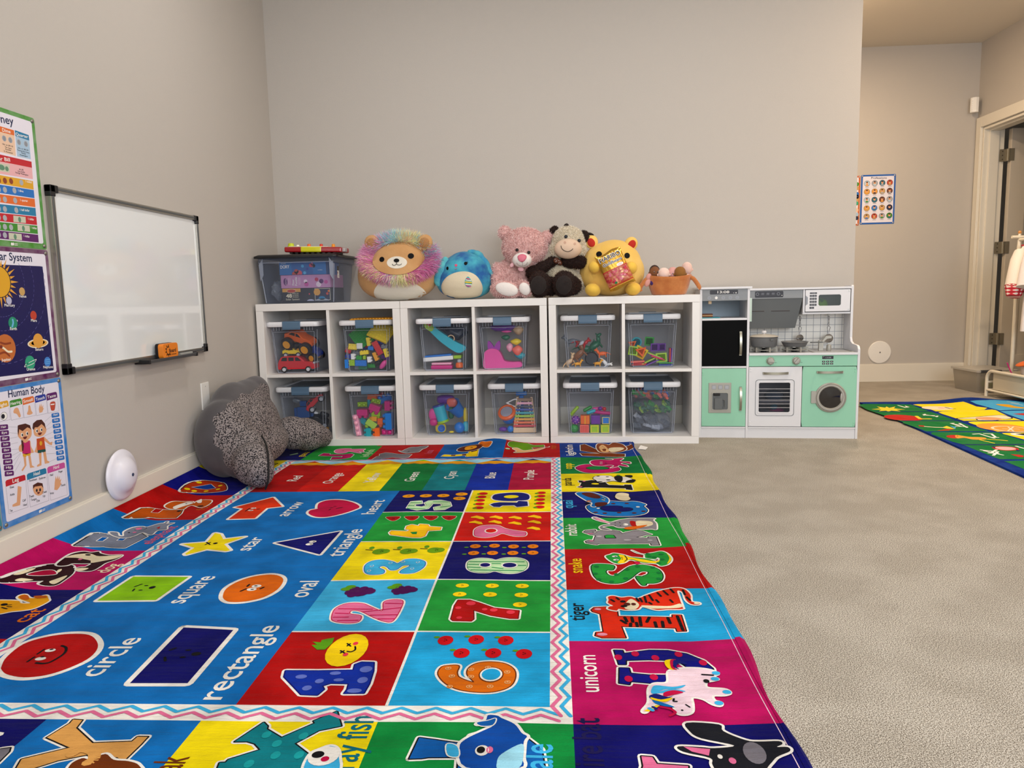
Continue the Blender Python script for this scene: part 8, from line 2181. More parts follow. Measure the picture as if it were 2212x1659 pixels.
# --- basket with dolls
t = thing('doll_basket', 'orange brown plush basket on the right end of the shelves', 'basket', (2.165, .065, ZS), (0, 0, -.0547))
BRN = mat('plush_caramel', 'B4662C', .85, sheen=.5, bump=(90, .5), mottle=(16, 'D08848', .6))
m = MB(); n = 40; pf = [(.70,.0),(.78,.004),(.90,.040),(1.0,.078),(1.04,.092),(1.0,.098),(.93,.09),(.80,.03),(.70,.012)]
vs = []; fs = []
for r, z in pf:
    for j in range(n): a_ = 2*PI*j/n; vs.append((.112*r*math.cos(a_)*(1+.02*math.sin(5*a_)), .07*r*math.sin(a_), z+.006*math.cos(2*a_)*(z > .05)))
for k in range(len(pf)-1): fs += [(k*n+j, k*n+(j+1) % n, (k+1)*n+(j+1) % n, (k+1)*n+j) for j in range(n)]
fs += [tuple(range(n-1, -1, -1)), tuple((len(pf)-1)*n+j for j in range(n))]; m.add(vs, fs, BRN); build('bowl', m, t, smooth=60)
for s in (-1, 1):
    build('handle', MB().tube(smooth_loop([(s*.100,-.01,.086),(s*.118,-.02,.082),(s*.136,-.022,.060),(s*.150,-.022,.036),(s*.146,-.02,.022 if s < 0 else .03)], 4, False), [.011]*17, BRN, 10), t, smooth=60)
DL = [('doll', 'brown faced doll with flat dark hair at the left in the basket', (-.075,-.015,.118), (.026,.024,.032), '7A4A28', '2A1410', 1), ('doll', 'pale doll head seen from behind, left of the middle in the basket', (-.030,-.035,.106), (.029,.026,.028), 'E8C8BC', 'EBD2C8', 0),
      ('doll', 'pink faced doll with blue eyes in the middle of the basket', (.018,-.01,.108), (.026,.022,.026), 'D8A09A', 'D8A09A', 1), ('doll', 'golden brown haired doll head right of the middle in the basket', (.052,-.035,.108), (.028,.024,.030), '8A5A1E', '8A5A1E', 0), ('doll', 'pale doll leaning out at the top right of the basket', (.092,.01,.130), (.026,.022,.032), 'E2BEB2', 'E8C8BC', 0)]
TM = Matrix.Translation((2.165, .065, ZS)) @ Matrix.Rotation(-.0547, 4, 'Z')
for nm, lab, p, r, c, hc, fc in DL:
    d = thing(nm, lab, 'doll', TM @ Vector(p), (0, 0, -.05), 'dolls in the caramel basket'); F = VEL('doll_'+c, c)
    build('head', MB().ell((0,0,0), r, F, n=24).ell((0,.0,-.045), (.020,.018,.030), F, n=16), d, smooth=80)
    build('hair', MB().ell((0,.006,.006), (r[0]*1.04,r[1]*1.02,r[2]*.98), VEL('hair_'+hc, hc), n=20), d, smooth=80) if not fc or c != hc else build('hair', MB().ell((0,.006,.012), (r[0]*.99,r[1]*.99,r[2]*.86), VEL('hair_'+hc, hc), n=20), d, smooth=80)
    for s in (-1, 1):
        build('ear', MB().ell((s*r[0], 0, -.004), (.006,.004,.007), F, n=12), d, smooth=80)
        if fc: build('eye', MB().ell((s*.009+.006, -r[1]*.93, .0), (.0035,.002,.0035), mat('doll_eye', '1A2A3A', .2), n=10), d)
    if lab.startswith('brown'): build('dress', MB().ell((0,-.008,-.052), (.026,.020,.022), VEL('dress_purple', '3A1E6A'), n=16), d, smooth=80)
t = thing('doll', 'small pink doll lying against the left side of the basket', 'doll', (2.052, .045, ZS+.085), (0, .5, 0), 'dolls in the caramel basket'); build('head', MB().ell((0,0,.012), (.013,.012,.018), VEL('doll_pink', 'D89A90'), n=16).ell((.01,0,-.018), (.014,.012,.022), VEL('doll_pink', 'D89A90'), n=16), t, smooth=80)

# ------------------------------------------------------------------ backrest pillow
def speck_mat():
    m = mat('speckled_fleece', '8A8080', .95); nt = m.node_tree; L = nt.links; b = nt.nodes['Principled BSDF']
    tc = nt.nodes.new('ShaderNodeTexCoord'); v = nt.nodes.new('ShaderNodeTexNoise'); v.inputs['Scale'].default_value = 185; v.inputs['Detail'].default_value = 2; L.new(tc.outputs['Object'], v.inputs['Vector'])
    r = nt.nodes.new('ShaderNodeValToRGB'); r.color_ramp.elements[0].position = .43; r.color_ramp.elements[1].position = .53; r.color_ramp.elements[0].color = hx('1C1A20'); r.color_ramp.elements[1].color = hx('9A9190')
    bp = nt.nodes.new('ShaderNodeBump'); bp.inputs['Strength'].default_value = 1; bp.inputs['Distance'].default_value = .008
    L.new(v.outputs['Fac'], r.inputs[0]); L.new(r.outputs[0], b.inputs['Base Color']); L.new(v.outputs['Fac'], bp.inputs['Height']); L.new(bp.outputs[0], b.inputs['Normal']); return m
SPK = speck_mat(); VLV = mat('grey_velvet', '4A474A', .8, sheen=.2, bump=(9, .5), mottle=(8, '686468', .4)); PIPE = mat('black_piping', '0C0C0E', .8)
t = thing('backrest_pillow', 'grey speckled fleece backrest pillow with arms, slumped in the corner on the rug', 'pillow', (.17, -.46, .006))
def P3(x, y, z): return (x-.17, y+.46, z)
main = [(P3(.135,-.46,.185), (.115,.275,.185), (.04,-.22,.10)), (P3(.110,-.42,.285), (.085,.215,.125), (.10,-.30,.12)), (P3(.095,-.55,.275), (.095,.175,.135), (.25,-.2,0)), (P3(.105,-.32,.335), (.060,.110,.080), (.3,-.3,0)), (P3(.105,-.690,.178), (.125,.135,.175)), (P3(.165,-.48,.11), (.125,.24,.10)),
 (P3(.205,-.735,.120), (.125,.100,.115), (0,.35,-.35)), (P3(.290,-.835,.095), (.088,.085,.094), (0,.2,-.5)), (P3(.335,-.880,.076), (.060,.060,.074))]
def lean(bl):
    vs, fs, nr = bl
    for v in vs: v.x = max(v.x, -.17+.003); v.z = max(v.z, .002)
    return bl
bl = lean(blob(main, .008, 26))
def pm(c, n):
    j = .012*math.sin(c.z*60+c.y*20) + .008*math.sin(c.y*47+c.z*31)
    if c.z > .352 + c.x*.25 + j and n.x < .75: return VLV
    return SPK if c.x > -.050 + max(0, .17-c.z)*.75 + max(0, c.z-.28)*.35 + j else VLV
build('back_cushion', bmb(bl, pm), t, smooth=80)
a2_ = lean(blob([(P3(.240,-.215,.110), (.100,.085,.085), (0,.25,.4)), (P3(.285,-.160,.092), (.105,.088,.084), (0,.3,.5)), (P3(.320,-.110,.075), (.070,.064,.064)), (P3(.345,-.075,.060), (.050,.050,.055))], .008, 6)); build('arm', bmb(a2_, lambda c, n: SPK), t, smooth=80)
build('piping', MB().tube(smooth_loop([P3(.306,-.770,.204),P3(.343,-.822,.180),P3(.372,-.876,.143),P3(.388,-.920,.090),P3(.388,-.936,.045),P3(.374,-.932,.012)], 5, False), .004, PIPE, 8), t, smooth=60)
# ------------------------------------------------------------------ play kitchen
KA = -math.radians(5.9)
KT = Matrix.Translation((2.335, .12, 0)) @ Matrix.Rotation(KA, 4, 'Z')
t = thing('play_kitchen', 'mint green, white and grey wooden play kitchen at the end of the wall', 'play kitchen', (2.335, .12, 0), (0, 0, KA)); KIT = t
KW = mat('kitchen_white', 'DEDEE2', .4); MT = mat('kitchen_mint', '92CDB0', .45); GR = mat('kitchen_grey', '868A8E', .45); GD2 = mat('kitchen_dark_grey', '5E6264', .45); CHB = mat('chalkboard_black', '07080A', .7, spec=.1)
BLG = mat('kitchen_back_blue', 'A4B4C0', .5); MET = mat('satin_metal', 'A8A698', .3, .8); GRY2 = mat('silver_plastic', 'A6A49C', .38, .3); KB = mat('display_black', '0C0D10', .3)
D = .275
def kart(fn, yf, parent, name):
    a = Art(lambda n: mat('kitchen_print_'+n, PAL[n], .45)); fn(a); m = MB(); a.into(m, lambda x, z, lv: (x, yf-.0004-.0003*lv, z)); return build(name, m, parent)
# carcass panels
build('side_panel', B(-.001, .011, 0, D, 0, .788, KW), t, bev=.0015)
build('side_panel', B(.240, .252, 0, D, 0, .788, KW), t, bev=.0015)
sp = [(0, 0), (D, 0), (D, .795), (.150, .795), (.146, .790), (.146, .520), (.135, .500), (.105, .490), (.03, .487), (.012, .482), (0, .468)]
build('side_panel', MB().prism(sp, .789, .801, KW, 'x'), t, bev=.0015)
build('top_board', B(-.012, .262, -.008, D, .789, .800, KW), t, bev=.001)
build('top_board', B(.2525, .7885, .140, D, .777, .788, KW), t, bev=.001)
build('plinth', B(.0115, .2395, .006, .018, 0, .052, KW).box(.2525, .7885, .006, .018, 0, .052, KW), t)
build('base_board', B(.0115, .2395, .0, D, .0525, .060, KW).box(.2525, .7885, .0, D, .0525, .060, KW), t, bev=.001)
build('shelf_board', B(.0115, .2395, .0, D, .626, .637, KW), t, bev=.001); build('shelf_board', B(.0115, .2395, .0, D, .374, .384, KW), t, bev=.001)
build('back_board', B(.0115, .2395, D-.004, D, .06, .789, BLG).box(.2525, .7885, D-.004, D, .06, .445, KW), t)
# tower
p = build('tower_fascia', B(.0115, .2395, .002, .012, .729, .789, GR), t)
def f1(a):
    a.poly(rrect(.050, .192, .762, .784, .004), 'ink', 1); a.text('13:08', 'white', (.088, .7675), (.148, .7675), .017, 2, bold=.012); a.ell(.182, .768, .003, .003, 'white', 2); a.ell(.170, .768, .002, .0012, 'white', 2)
    for i in range(5): a.ell(.047+.0355*i, .744, .0085, .0085, 'silver', 1); a.ell(.047+.0355*i, .744, .0068, .0068, 'silver2' if i != 1 else 'white', 2); a.stroke([(.043+.0355*i, .744), (.051+.0355*i, .744)], .001, 'silver', 3)
kart(f1, .002, p, 'clock_display')
build('grinder_peg', B(.046, .062, .03, .046, .712, .729, mat('pale_wood', 'D8B890', .5)), t)
p = build('chalkboard_door', B(.0125, .2385, .0, .010, .386, .625, CHB), t, bev=.0008)
def handle(parent, x0, z0, x1, z1, y=.0):
    v = x0 == x1; L = (z1-z0) if v else (x1-x0); m = MB(); n = 12; vs = []; fs = []
    for i in range(n+1):
        u = i/n; b = -.004-.016*math.sin(PI*u)**.6
        for dy, dw in ((0,-.006), (0,.006), (.004,.006), (.004,-.006)):
            s = L*u; vs.append((x0+dw, y+b+dy, z0+s) if v else (x0+s, y+b+dy, z0+dw))
    for i in range(n):
        for k in range(4): fs.append((i*4+k, i*4+(k+1) % 4, i*4+4+(k+1) % 4, i*4+4+k))
    fs += [(3,2,1,0), tuple(n*4+k for k in range(4))]; m.add(vs, fs, MET)
    for u in (0, 1): m.box(*( (x0-.006, x0+.006, y-.006, y, z0+(L-.010)*u, z0+.010+(L-.010)*u) if v else (x0+(L-.010)*u, x0+.010+(L-.010)*u, y-.006, y, z0-.006, z0+.006)), MET)
    return build('handle', m, parent, smooth=50)
handle(p, .208, .441, .208, .567)
p = build('fridge_door', B(.0125, .2385, .0, .010, .063, .372, MT), t, bev=.0008); handle(p, .212, .147, .212, .275)
pl = B(.048, .164, -.004, .0, .135, .297, GRY2); d_ = build('water_dispenser', pl, p, bev=.003)
def fr(o, i_, y0, y1, m_):
    n = len(o); m = MB(); vs = [(a, y, b) for y in (y0, y1) for r in (o, i_) for a, b in r]; fs = []
    for i in range(n): j = (i+1) % n; fs += [(i, j, n+j, n+i), (2*n+i, 3*n+i, 3*n+j, 2*n+j), (i, 2*n+i, 2*n+j, j), (n+i, n+j, 3*n+j, 3*n+i)]
    return m.add(vs, fs, m_)
build('recess', B(.067, .147, -.0045, -.0042, .154, .243, GD2), d_); build('recess_rim', fr(rrect(.062, .152, .149, .248, .010), rrect(.067, .147, .154, .243, .008), -.008, -.004, GRY2), d_)
build('spout', B(.073, .106, -.012, -.005, .228, .243, KB), d_, bev=.002); build('cup', B(.078, .118, -.014, -.005, .156, .215, GD2).tube([(.118,-.010,.21),(.130,-.010,.205),(.130,-.010,.17),(.118,-.010,.165)], .003, GD2, 6), d_, bev=.003)
def f2(a):
    for i in range(3): a.poly(rrect(.064+.033*i, .086+.033*i, .262, .284, .003), 'silver2', 1); a.poly(rrect(.066+.033*i, .084+.033*i, .264, .282, .002), 'silver', 2)
kart(f2, -.004, d_, 'button_print')
HS = mat('hinge_screw', 'C8CCCC', .4, .3)
def screws(parent, pts_, mm_=None):
    m = MB()
    for x, z in pts_: m.lathe([(.0045, 0), (.004, .0018), (0, .002)], mm_ or HS, 10, Matrix.Translation((x, 0, z)) @ Matrix.Rotation(PI/2, 4, 'X'))
    build('screws', m, parent)
screws(p, ((.018,.352),(.018,.340),(.018,.085),(.018,.073)), MT)
# counter and control panel
build('worktop', B(.2525, .7885, -.004, D, .441, .451, mat('counter_grey', 'B0B0B4', .4)).box(.2525, .7885, -.006, -.004, .440, .452, KW), t, bev=.0008)
p = build('control_panel', B(.2525, .7885, .002, .012, .382, .440, MT), t, bev=.0008)
for x, q in ((.360, .12), (.489, -.9)):
    k = build('knob', MB().lathe([(.020, 0), (.020, .004), (.017, .006), (.016, .014), (.014, .016), (0, .016)], GRY2, 28, Matrix.Translation((x, .002, .411)) @ Matrix.Rotation(PI/2, 4, 'X')), p, smooth=40)
    build('grip', B(-.016, .016, -.026, -.014, -.0045, .0045, GRY2, Matrix.Translation((x, 0, .411)) @ Matrix.Rotation(q, 4, 'Y')), k, bev=.001)
def f3(a):
    for x in (.360, .489):
        for i in range(16): q = 2*PI*i/16; a.stroke([(x+.0215*math.cos(q), .411+.0215*math.sin(q)), (x+.024*math.cos(q), .411+.024*math.sin(q))], .0009, 'ink', 1)
        a.text('MIN', 'ink', (x-.004, .3855), (x+.004, .3855), .004, 1); a.text('MAX', 'ink', (x+.022, .400), (x+.032, .400), .004, 1)
    a.rect(.617, .672, .418, .434, 'ink', 1); a.text('13:08', 'silver', (.634, .4225), (.660, .4225), .009, 2); a.stroke([(.621, .430), (.626, .430)], .001, 'white', 2)
    for j in range(2):
        for i in range(3): a.rect(.617+.0197*i, .632+.0197*i, .401-.0115*j, .409-.0115*j, 'ink', 1); a.rect(.622+.0197*i, .627+.0197*i, .404-.0115*j, .406-.0115*j, 'white', 2)
kart(f3, .002, p, 'panel_print')
# oven
OP = build('oven_door', fr(rrect(.2535, .519, .063, .379, .001, 1), rrect(.305, .462, .139, .296, .006, 1), .0, .010, KW), t, bev=.0008)
op = OP; handle(op, .322, .346, .452, .346)
build('window_trim', fr(rrect(.287, .483, .120, .312, .014), rrect(.289, .481, .122, .310, .013), -.0012, .0, GD2), op); build('window_frame', fr(rrect(.298, .469, .132, .303, .008), rrect(.305, .462, .139, .296, .005), -.002, .001, KW), op, bev=.0008)
build('window_pane', B(.304, .463, .004, .006, .138, .297, clear_mat('oven_pane', 'D8D8DC', .10, '70747C', .08)), op)
m = MB()
for i in range(6): m.tube([(.304, -.0005, .164+.0198*i), (.463, -.0005, .164+.0198*i)], .0011, KW, 6)
build('rack_bars', m, op); screws(op, ((.262,.357),(.262,.370),(.262,.085),(.262,.073)), KW)
build('oven_box', B(.254, .258, .012, D-.005, .061, .381, GD2).box(.516, .520, .012, D-.005, .061, .381, GD2), t)
# washer
WD = build('washer_door', fr(rrect(.5215, .7885, .063, .379, .001, 8), circ(.662, .218, .062, 36), .0, .010, MT) , t)
m = MB(); n = 64
def sq(q):
    c, s = math.cos(q), math.sin(q); k = 1/max(abs(c)/.1335, abs(s)/.158); return .655+c*k, .221+s*k
vs = []; fs = []
for y in (0, .010):
    for i in range(n): q = 2*PI*i/n; a_, b_ = sq(q); vs.append((a_, y, b_))
    for i in range(n): q = 2*PI*i/n; vs.append((.662+.060*math.cos(q), y, .218+.060*math.sin(q)))
for i in range(n): j = (i+1) % n; fs += [(i, j, n+j, n+i), (2*n+i, 3*n+i, 3*n+j, 2*n+j), (i, 2*n+i, 2*n+j, j), (n+i, n+j, 3*n+j, 3*n+i)]
m.add(vs, fs, MT); bpy.data.objects.remove(WD); WD = build('washer_door', m, t); handle(WD, .591, .350, .721, .350)
rg = build('porthole_ring', MB().lathe([(.058, .0), (.078, .0), (.078, .006), (.072, .010), (.070, .008), (.068, .012), (.060, .012), (.056, .006), (.058, 0)], GRY2, 48, Matrix.Translation((.662, .0, .218)) @ Matrix.Rotation(PI/2, 4, 'X')), WD, smooth=35)
build('porthole_catch', MB().prism(rrect(.566, .590, .188, .252, .004), -.008, .0, GRY2), rg, bev=.002)
build('porthole_glass', MB().lathe([(0, .006), (.057, .004), (.057, .002), (0, .002)], mat('porthole_dark', '0C0E16', .06, coat=1), 40, Matrix.Translation((.662, .0, .218)) @ Matrix.Rotation(PI/2, 4, 'X')), rg, smooth=60)
build('porthole_grip', MB().ell((.716, -.007, .218), (.008,.004,.026), GRY2, n=16), rg, smooth=60)
screws(WD, ((.780,.352),(.780,.365),(.780,.085),(.780,.073)), MT)
# hutch: back, hood, microwave
p = build('splashback', B(.2525, .7885, D-.006, D-.001, .452, .788, mat('tile_white', 'E4E2DC', .3)), t)
def f4(a):
    for i in range(15): a.stroke([(.262+.0370*i, .453), (.262+.0370*i, .776)], .0022, 'silver2', 1)
    for i in range(9): a.stroke([(.253, .471+.0370*i), (.788, .471+.0370*i)], .0022, 'silver2', 1)
kart(f4, D-.006, p, 'tile_joints')
build('hood', MB().add([(.2535,.150,.776),(.546,.150,.776),(.546,.150,.732),(.2535,.150,.732),(.2535,.175,.572),(.516,.175,.572),(.516,D-.01,.572),(.2535,D-.01,.572),(.2535,D-.01,.776),(.546,D-.01,.776)], [(0,3,2,1),(3,4,5,2),(4,7,6,5),(8,9,6,7),(0,1,9,8),(1,2,5,6,9),(0,8,7,4,3)], GD2), t)
hd_ = build('hood_fascia', B(.2535, .546, .146, .151, .732, .776, GR), t, bev=.0008)
def f5(a):
    a.poly(rrect(.300, .446, .738, .772, .006), 'ink', 1)
    for i in range(5): a.ell(.313+.027*i, .757, .008, .008, 'silver2' if i in (0,4) else 'ink', 2); a.ell(.313+.027*i, .757, .0062, .0062, 'ink', 3)
    for i in (1,2,3):
        for k in range(3): a.stroke([(.306+.027*i, .753+.004*k), (.311+.027*i, .755+.004*k), (.316+.027*i, .753+.004*k), (.320+.027*i, .755+.004*k)], .0012, 'silver2', 4)
    a.ell(.439, .748, .002, .002, 'white', 4)
kart(f5, .146, hd_, 'hood_display')
build('hood_slots', B(.283, .352, .1600, .1625, .6630, .6665, mat('slot_brown', '2C1E1C', .6)).box(.388, .484, .1600, .1625, .6630, .6665, _M['slot_brown']), hd_)
t2 = thing('paper_sheet', 'pale green plastic sheet hanging at the left of the play kitchen hood', 'sheet', (2.335, .12, 0), (0, 0, KA)); build('sheet', B(.2530, .283, .1300, .1315, .612, .738, mat('mint_sheet', 'C0D4C8', .3)), t2)
p = build('microwave_box', B(.5475, .7885, .150, D-.007, .645, .655, KW).box(.5475, .557, .146, D-.007, .655, .776, KW).box(.557, .789, .25, D-.007, .655, .776, GD2), t, bev=.0008)
MD = build('microwave_door', fr(rrect(.559, .784, .659, .774, .001, 1), rrect(.625, .737, .689, .747, .006, 1), .142, .149, KW), t, bev=.0006)
build('pane', B(.624, .738, .145, .1465, .688, .748, clear_mat('microwave_pane', 'E0E4E4', .15, '8A9494', .15)), MD)
def f6(a):
    a.rect(.580, .616, .753, .760, 'ink', 1); a.text('13:08', 'silver', (.589, .7545), (.606, .7545), .004, 2)
    for j in range(5):
        for i in range(3):
            if j < 4 or i < 2: a.rect(.580+.0122*i, .5905+.0122*i, .737-.0158*j, .7475-.0158*j, 'ink', 1); a.rect(.584+.0122*i, .5865+.0122*i, .7405-.0158*j, .7435-.0158*j, 'silver', 2)
    a.poly([(.559, .745), (.570, .735), (.570, .700), (.559, .690)], 'silver2', 1)
kart(f6, .142, MD, 'keypad'); build('screws', MB().lathe([(.004, 0), (.003, .002), (0, .002)], HS, 10, Matrix.Translation((.777, .142, .765)) @ Matrix.Rotation(PI/2, 4, 'X')).lathe([(.004, 0), (.003, .002), (0, .002)], HS, 10, Matrix.Translation((.777, .142, .668)) @ Matrix.Rotation(PI/2, 4, 'X')), MD)
m = MB()
for x in (.552, .700): m.box(x-.004, x+.004, .235, .245, .632, .645, GRY2).tube([(x, .238, .634), (x, .230, .626), (x, .222, .630)], .002, GRY2, 6)
build('hooks', m, t)
# burners, faucet
for x in (.343, .498):
    m = MB()
    for i in range(6): a_ = 2*PI*i/6+.3; m.box(-.0035, .0035, -.070, -.020, 0, .026, GRY2, Matrix.Translation((x, .10, .4515)) @ Matrix.Rotation(a_, 4, 'Z'))
    m.lathe([(.058, .010), (.062, .010), (.062, .014), (.058, .014), (.058, .010)], GRY2, 32, Matrix.Translation((x, .10, .4515))); o = build('burner_grate', m, t, bev=.0008)
    build('burner_cap', MB().lathe([(0, 0), (.032, 0), (.034, .010), (.020, .018), (0, .018)], KB, 24, Matrix.Translation((x, .10, .4515))), o, smooth=40)
m = B(.628, .650, .12, .14, .4515, .505, GRY2); m.prism([(.640, .500), (.662, .530), (.690, .530), (.690, .517), (.668, .515), (.650, .498)], .115, .145, GRY2); m.lathe([(.012, 0), (.013, .012), (.012, .030), (.006, .034), (0, .034)], GRY2, 16, Matrix.Translation((.678, .12, .4515))); build('faucet', m, t, bev=.001)
build('sink_basin', fr(rrect(.575, .780, .02, .20, .01), rrect(.583, .772, .028, .192, .01), .4512, .4535, GRY2), t); o = [x for x in t.children if x.name.startswith('sink_basin')][0]
o.data.transform(Matrix(((1,0,0,0),(0,0,1,0),(0,1,0,0),(0,0,0,1))))
# pots and utensils: things of their own
def kth(name, label, cat, p, rz=0, group=None):
    q = thing(name, label, cat, KT @ Vector(p), (0, 0, KA+rz), group); return q
PG = mat('pan_grey', '686A6C', .4)
q = kth('saucepan', 'grey toy saucepan with a pale lid on the left burner', 'pot', (.343, .10, .4785))
build('pan_body', MB().lathe([(0, 0), (.060, 0), (.067, .008), (.069, .050), (.072, .052), (.067, .053), (.063, .010), (0, .006)], PG, 36), q, smooth=40)
l_ = build('pan_lid', MB().lathe([(.074, .0535), (.074, .0555), (.055, .062), (.020, .067), (0, .068), ], mat('lid_pale', 'C4BEB2', .35), 36), q, smooth=40); build('lid_knob', MB().lathe([(.006, .066), (.006, .072), (.012, .074), (.012, .082), (.009, .085), (0, .085)], KW, 18), l_, smooth=40)
build('side_handle', B(.020, .034, -.079, -.068, .036, .044, GD2), q, bev=.002)
q = kth('frying_pan', 'grey toy frying pan on the right burner', 'pan', (.500, .10, .4785))
build('pan_body', MB().lathe([(0, 0), (.055, 0), (.066, .022), (.070, .024), (.068, .026), (.062, .022), (.053, .005), (0, .004)], PG, 36), q, smooth=40); build('handle', B(.060, .125, -.062, -.048, .019, .025, GD2, Matrix.Rotation(.25, 4, 'Z')), q, bev=.002)
CH = mat('chrome', 'D8D8DA', .08, 1)
for nm, lab, x, f in (('ladle', 'shiny toy ladle hanging under the toy microwave at the left', .552, 0), ('slotted_spoon', 'shiny toy strainer spoon hanging by the right side panel', .700, 1)):
    q = kth(nm, lab, 'toy utensil', (x, .222, .632)); r = .019 if not f else .024
    build('stem', MB().tube([(0,0,.0),(.004,0,-.006),(-.004,0,-.05),(.008,0,-.062),(.0,0,-.10)], .0016, CH, 6).tube([(0,0,.0),(-.004,0,-.006),(.004,0,-.05),(-.008,0,-.062),(.0,0,-.10)], .0016, CH, 6), q, smooth=60)
    m = MB().lathe([(r, 0), (r*.95, r*.35), (r*.6, r*.7), (0, r*.85), (0, r*.8), (r*.55, r*.62), (r*.9, r*.3), (r*.97, 0)], CH, 24, Matrix.Translation((0, -.004, -.100-r*.9)) @ Matrix.Rotation(-PI/2, 4, 'X')); build('bowl', m, q, smooth=60)
q = kth('toy_sandwich', 'toy sandwich on a blue tray in the open shelf of the play kitchen', 'toy food', (.055, .06, .6375))
build('tray', B(-.048, .050, -.05, .08, 0, .004, mat('tray_blue', '3A9AA8', .4)), q, bev=.001)
for i, (c, w_) in enumerate((('7A4A34', .028), ('D0A070', .027), ('6A3A28', .028))): build('slice', B(-w_-.012, w_-.012, -.02, .03, .0045+.0062*i, .0102+.0062*i, mat('bread_'+c, c, .7)), q, bev=.002)
q = kth('toy_plush_fruit', 'lime green toy inside the toy microwave', 'toy food', (.648, .195, .6555)); build('fruit_body', MB().ell((0,0,.037), (.036,.030,.036), mat('lime_toy', '8ACC1E', .5), n=24), q, smooth=60); build('leaf', MB().prism([(-.010,.070),(.010,.070),(.008,.058),(0,.050),(-.008,.058)], -.030, -.024, mat('leaf_dark', '1E6A2A', .5)), q)
for lab, c, x, z, r in (('pink spotted toy inside the toy oven', 'D84A9A', .415, .092, (.052,.05,.045)), ('white toy inside the toy oven left of the pink one', 'C8B0B8', .345, .085, (.034,.04,.026)), ('turquoise toy above the pink toy in the toy oven', '2AA0B8', .400, .152, (.020,.03,.018)), ('blue grey cloth at the top of the toy oven', '506A84', .400, .215, (.050,.05,.030))):
    q = kth('toy_plush', lab, 'toy', (x, .10, 0)); z = max(z, .0605+r[2]); build('soft_body', MB().ell((0,0,z), r, VEL('oven_'+c, c), n=24), q, smooth=60)
    if c == 'D84A9A':
        for dx in (.004, .026): build('eye', MB().ell((dx, -.048, z-.006), (.005,.004,.006), BLK, n=10), q)
build('oven_shelf', B(.260, .514, .015, D-.01, .190, .194, KW).box(.260, .514, .015, D-.01, .130, .134, KW), KIT)

# ------------------------------------------------------------------ dress-up rack, clothes, box by the door
WT = mat('rack_white', 'E6DECC', .35)
RX, RY0, RY1 = 4.598, .55, 1.485
t = thing('dress_up_rack', 'white metal children dress-up clothes rack at the right edge of the photo', 'clothes rack', (RX, 1.0, 0))
def R(p): return (p[0]-RX, p[1]-1.0, p[2])
def rt(name, pts_, r=.011, cl=False): return build(name, MB().tube([R(p) for p in pts_], r, WT, 12, closed=cl), t, smooth=50)
for x in (RX, RX+.27):
    rt('base_frame', [(x, RY1, .0), (x, RY1, .10)] + [(x, RY1-.06+.06*math.cos(a*PI/10), .125+.055*math.sin(a*PI/10)) for a in range(6)] + [(x, RY0+.06-.06*math.sin(a*PI/10), .125+.055*math.cos(a*PI/10)) for a in range(6)] + [(x, RY0, .10), (x, RY0, .012)])
    rt('lower_rail', [(x, RY1, .045), (x, RY0, .045)], .008)
for y in (RY0+.004, RY1-.004): rt('cross_rail', [(RX, y, .045), (RX+.27, y, .045)], .008); rt('cross_rail', [(RX, y, .10), (RX+.27, y, .10)], .008)
for y in (RY0+.02, RY1-.02):
    rt('upright', [(RX+.15, y, .10), (RX+.15, y, 1.075)], .012); rt('end_bar', [(RX+.10, y, 1.095), (RX+.20, y, 1.095)], .010)
    build('finial', MB().ell(R((RX+.15, y, 1.125)), (.011,.011,.013), mat('finial_wood', 'C88A4A', .4), n=14).lathe([(.008, 0), (.008, .02)], WT, 12, Matrix.Translation(R((RX+.15, y, 1.10)))), t, smooth=60)
rt('hanging_bar', [(RX+.15, RY0+.02, 1.075), (RX+.15, RY1-.02, 1.075)], .010)
CV = mat('canvas_cream', 'D0C6B0', .9, bump=(8, .5))
build('canvas_bin', MB().add([R(p) for p in [(RX+.008, RY0+.05, .178), (RX+.008, RY1-.06, .178), (RX+.010, RY1-.06, .055), (RX+.010, RY0+.05, .055), (RX+.262, RY0+.05, .178), (RX+.262, RY1-.06, .178), (RX+.260, RY1-.06, .055), (RX+.260, RY0+.05, .055)]], [(0,1,2,3), (4,7,6,5), (3,2,6,7), (1,5,6,2), (0,3,7,4)], CV), t, solid=.003)
def garment(name, label, y, c, z0, L, sl=1, slc=None, cuff=None, wdt=.15, x=RX+.13):
    t = thing(name, label, 'costume', (x, y, 1.03), (0, 0, .7)); F = VEL(name+'_'+c, c); m = MB(); n = 24
    rows = [(.0, .030, .020), (-.035, .085, .030), (-.10, .105, .045), (-.22, wdt*.85, .05), (-L*.6, wdt*.95, .055), (-L, wdt, .060)]
    vs = []; fs = []
    for z, rx, ry in rows:
        for j in range(n): a = 2*PI*j/n; vs.append((rx*math.cos(a), ry*.65*math.sin(a)*(1+.18*math.sin(5*a+z*9)), z))
    for k in range(len(rows)-1): fs += [(k*n+j, k*n+(j+1) % n, (k+1)*n+(j+1) % n, (k+1)*n+j) for j in range(n)]
    m.add(vs, fs, F); build('torso', m, t, smooth=70)
    for s in ((-1, 1) if sl else ()):
        a_ = build('sleeve', MB().tube([(s*.075, 0, -.045), (s*.115, -.005, -.10), (s*.150, -.01, -.19), (s*.175, -.012, -.275)], [.040, .050, .056, .060], VEL(name+'_s'+(slc or c), slc or c), 16), t, smooth=60)
        if cuff: build('cuff', MB().tube([(s*.172, -.012, -.270), (s*.195, -.012, -.335)], [.063, .040], cuff, 16), a_, smooth=60)
    build('collar', MB().tube([(.032*math.cos(a*PI/8), .02*math.sin(a*PI/8), .002) for a in range(16)], .006, VEL(name+'_c'+c, 'B03040' if cuff else c), 6, closed=True), t, smooth=60)
    return t
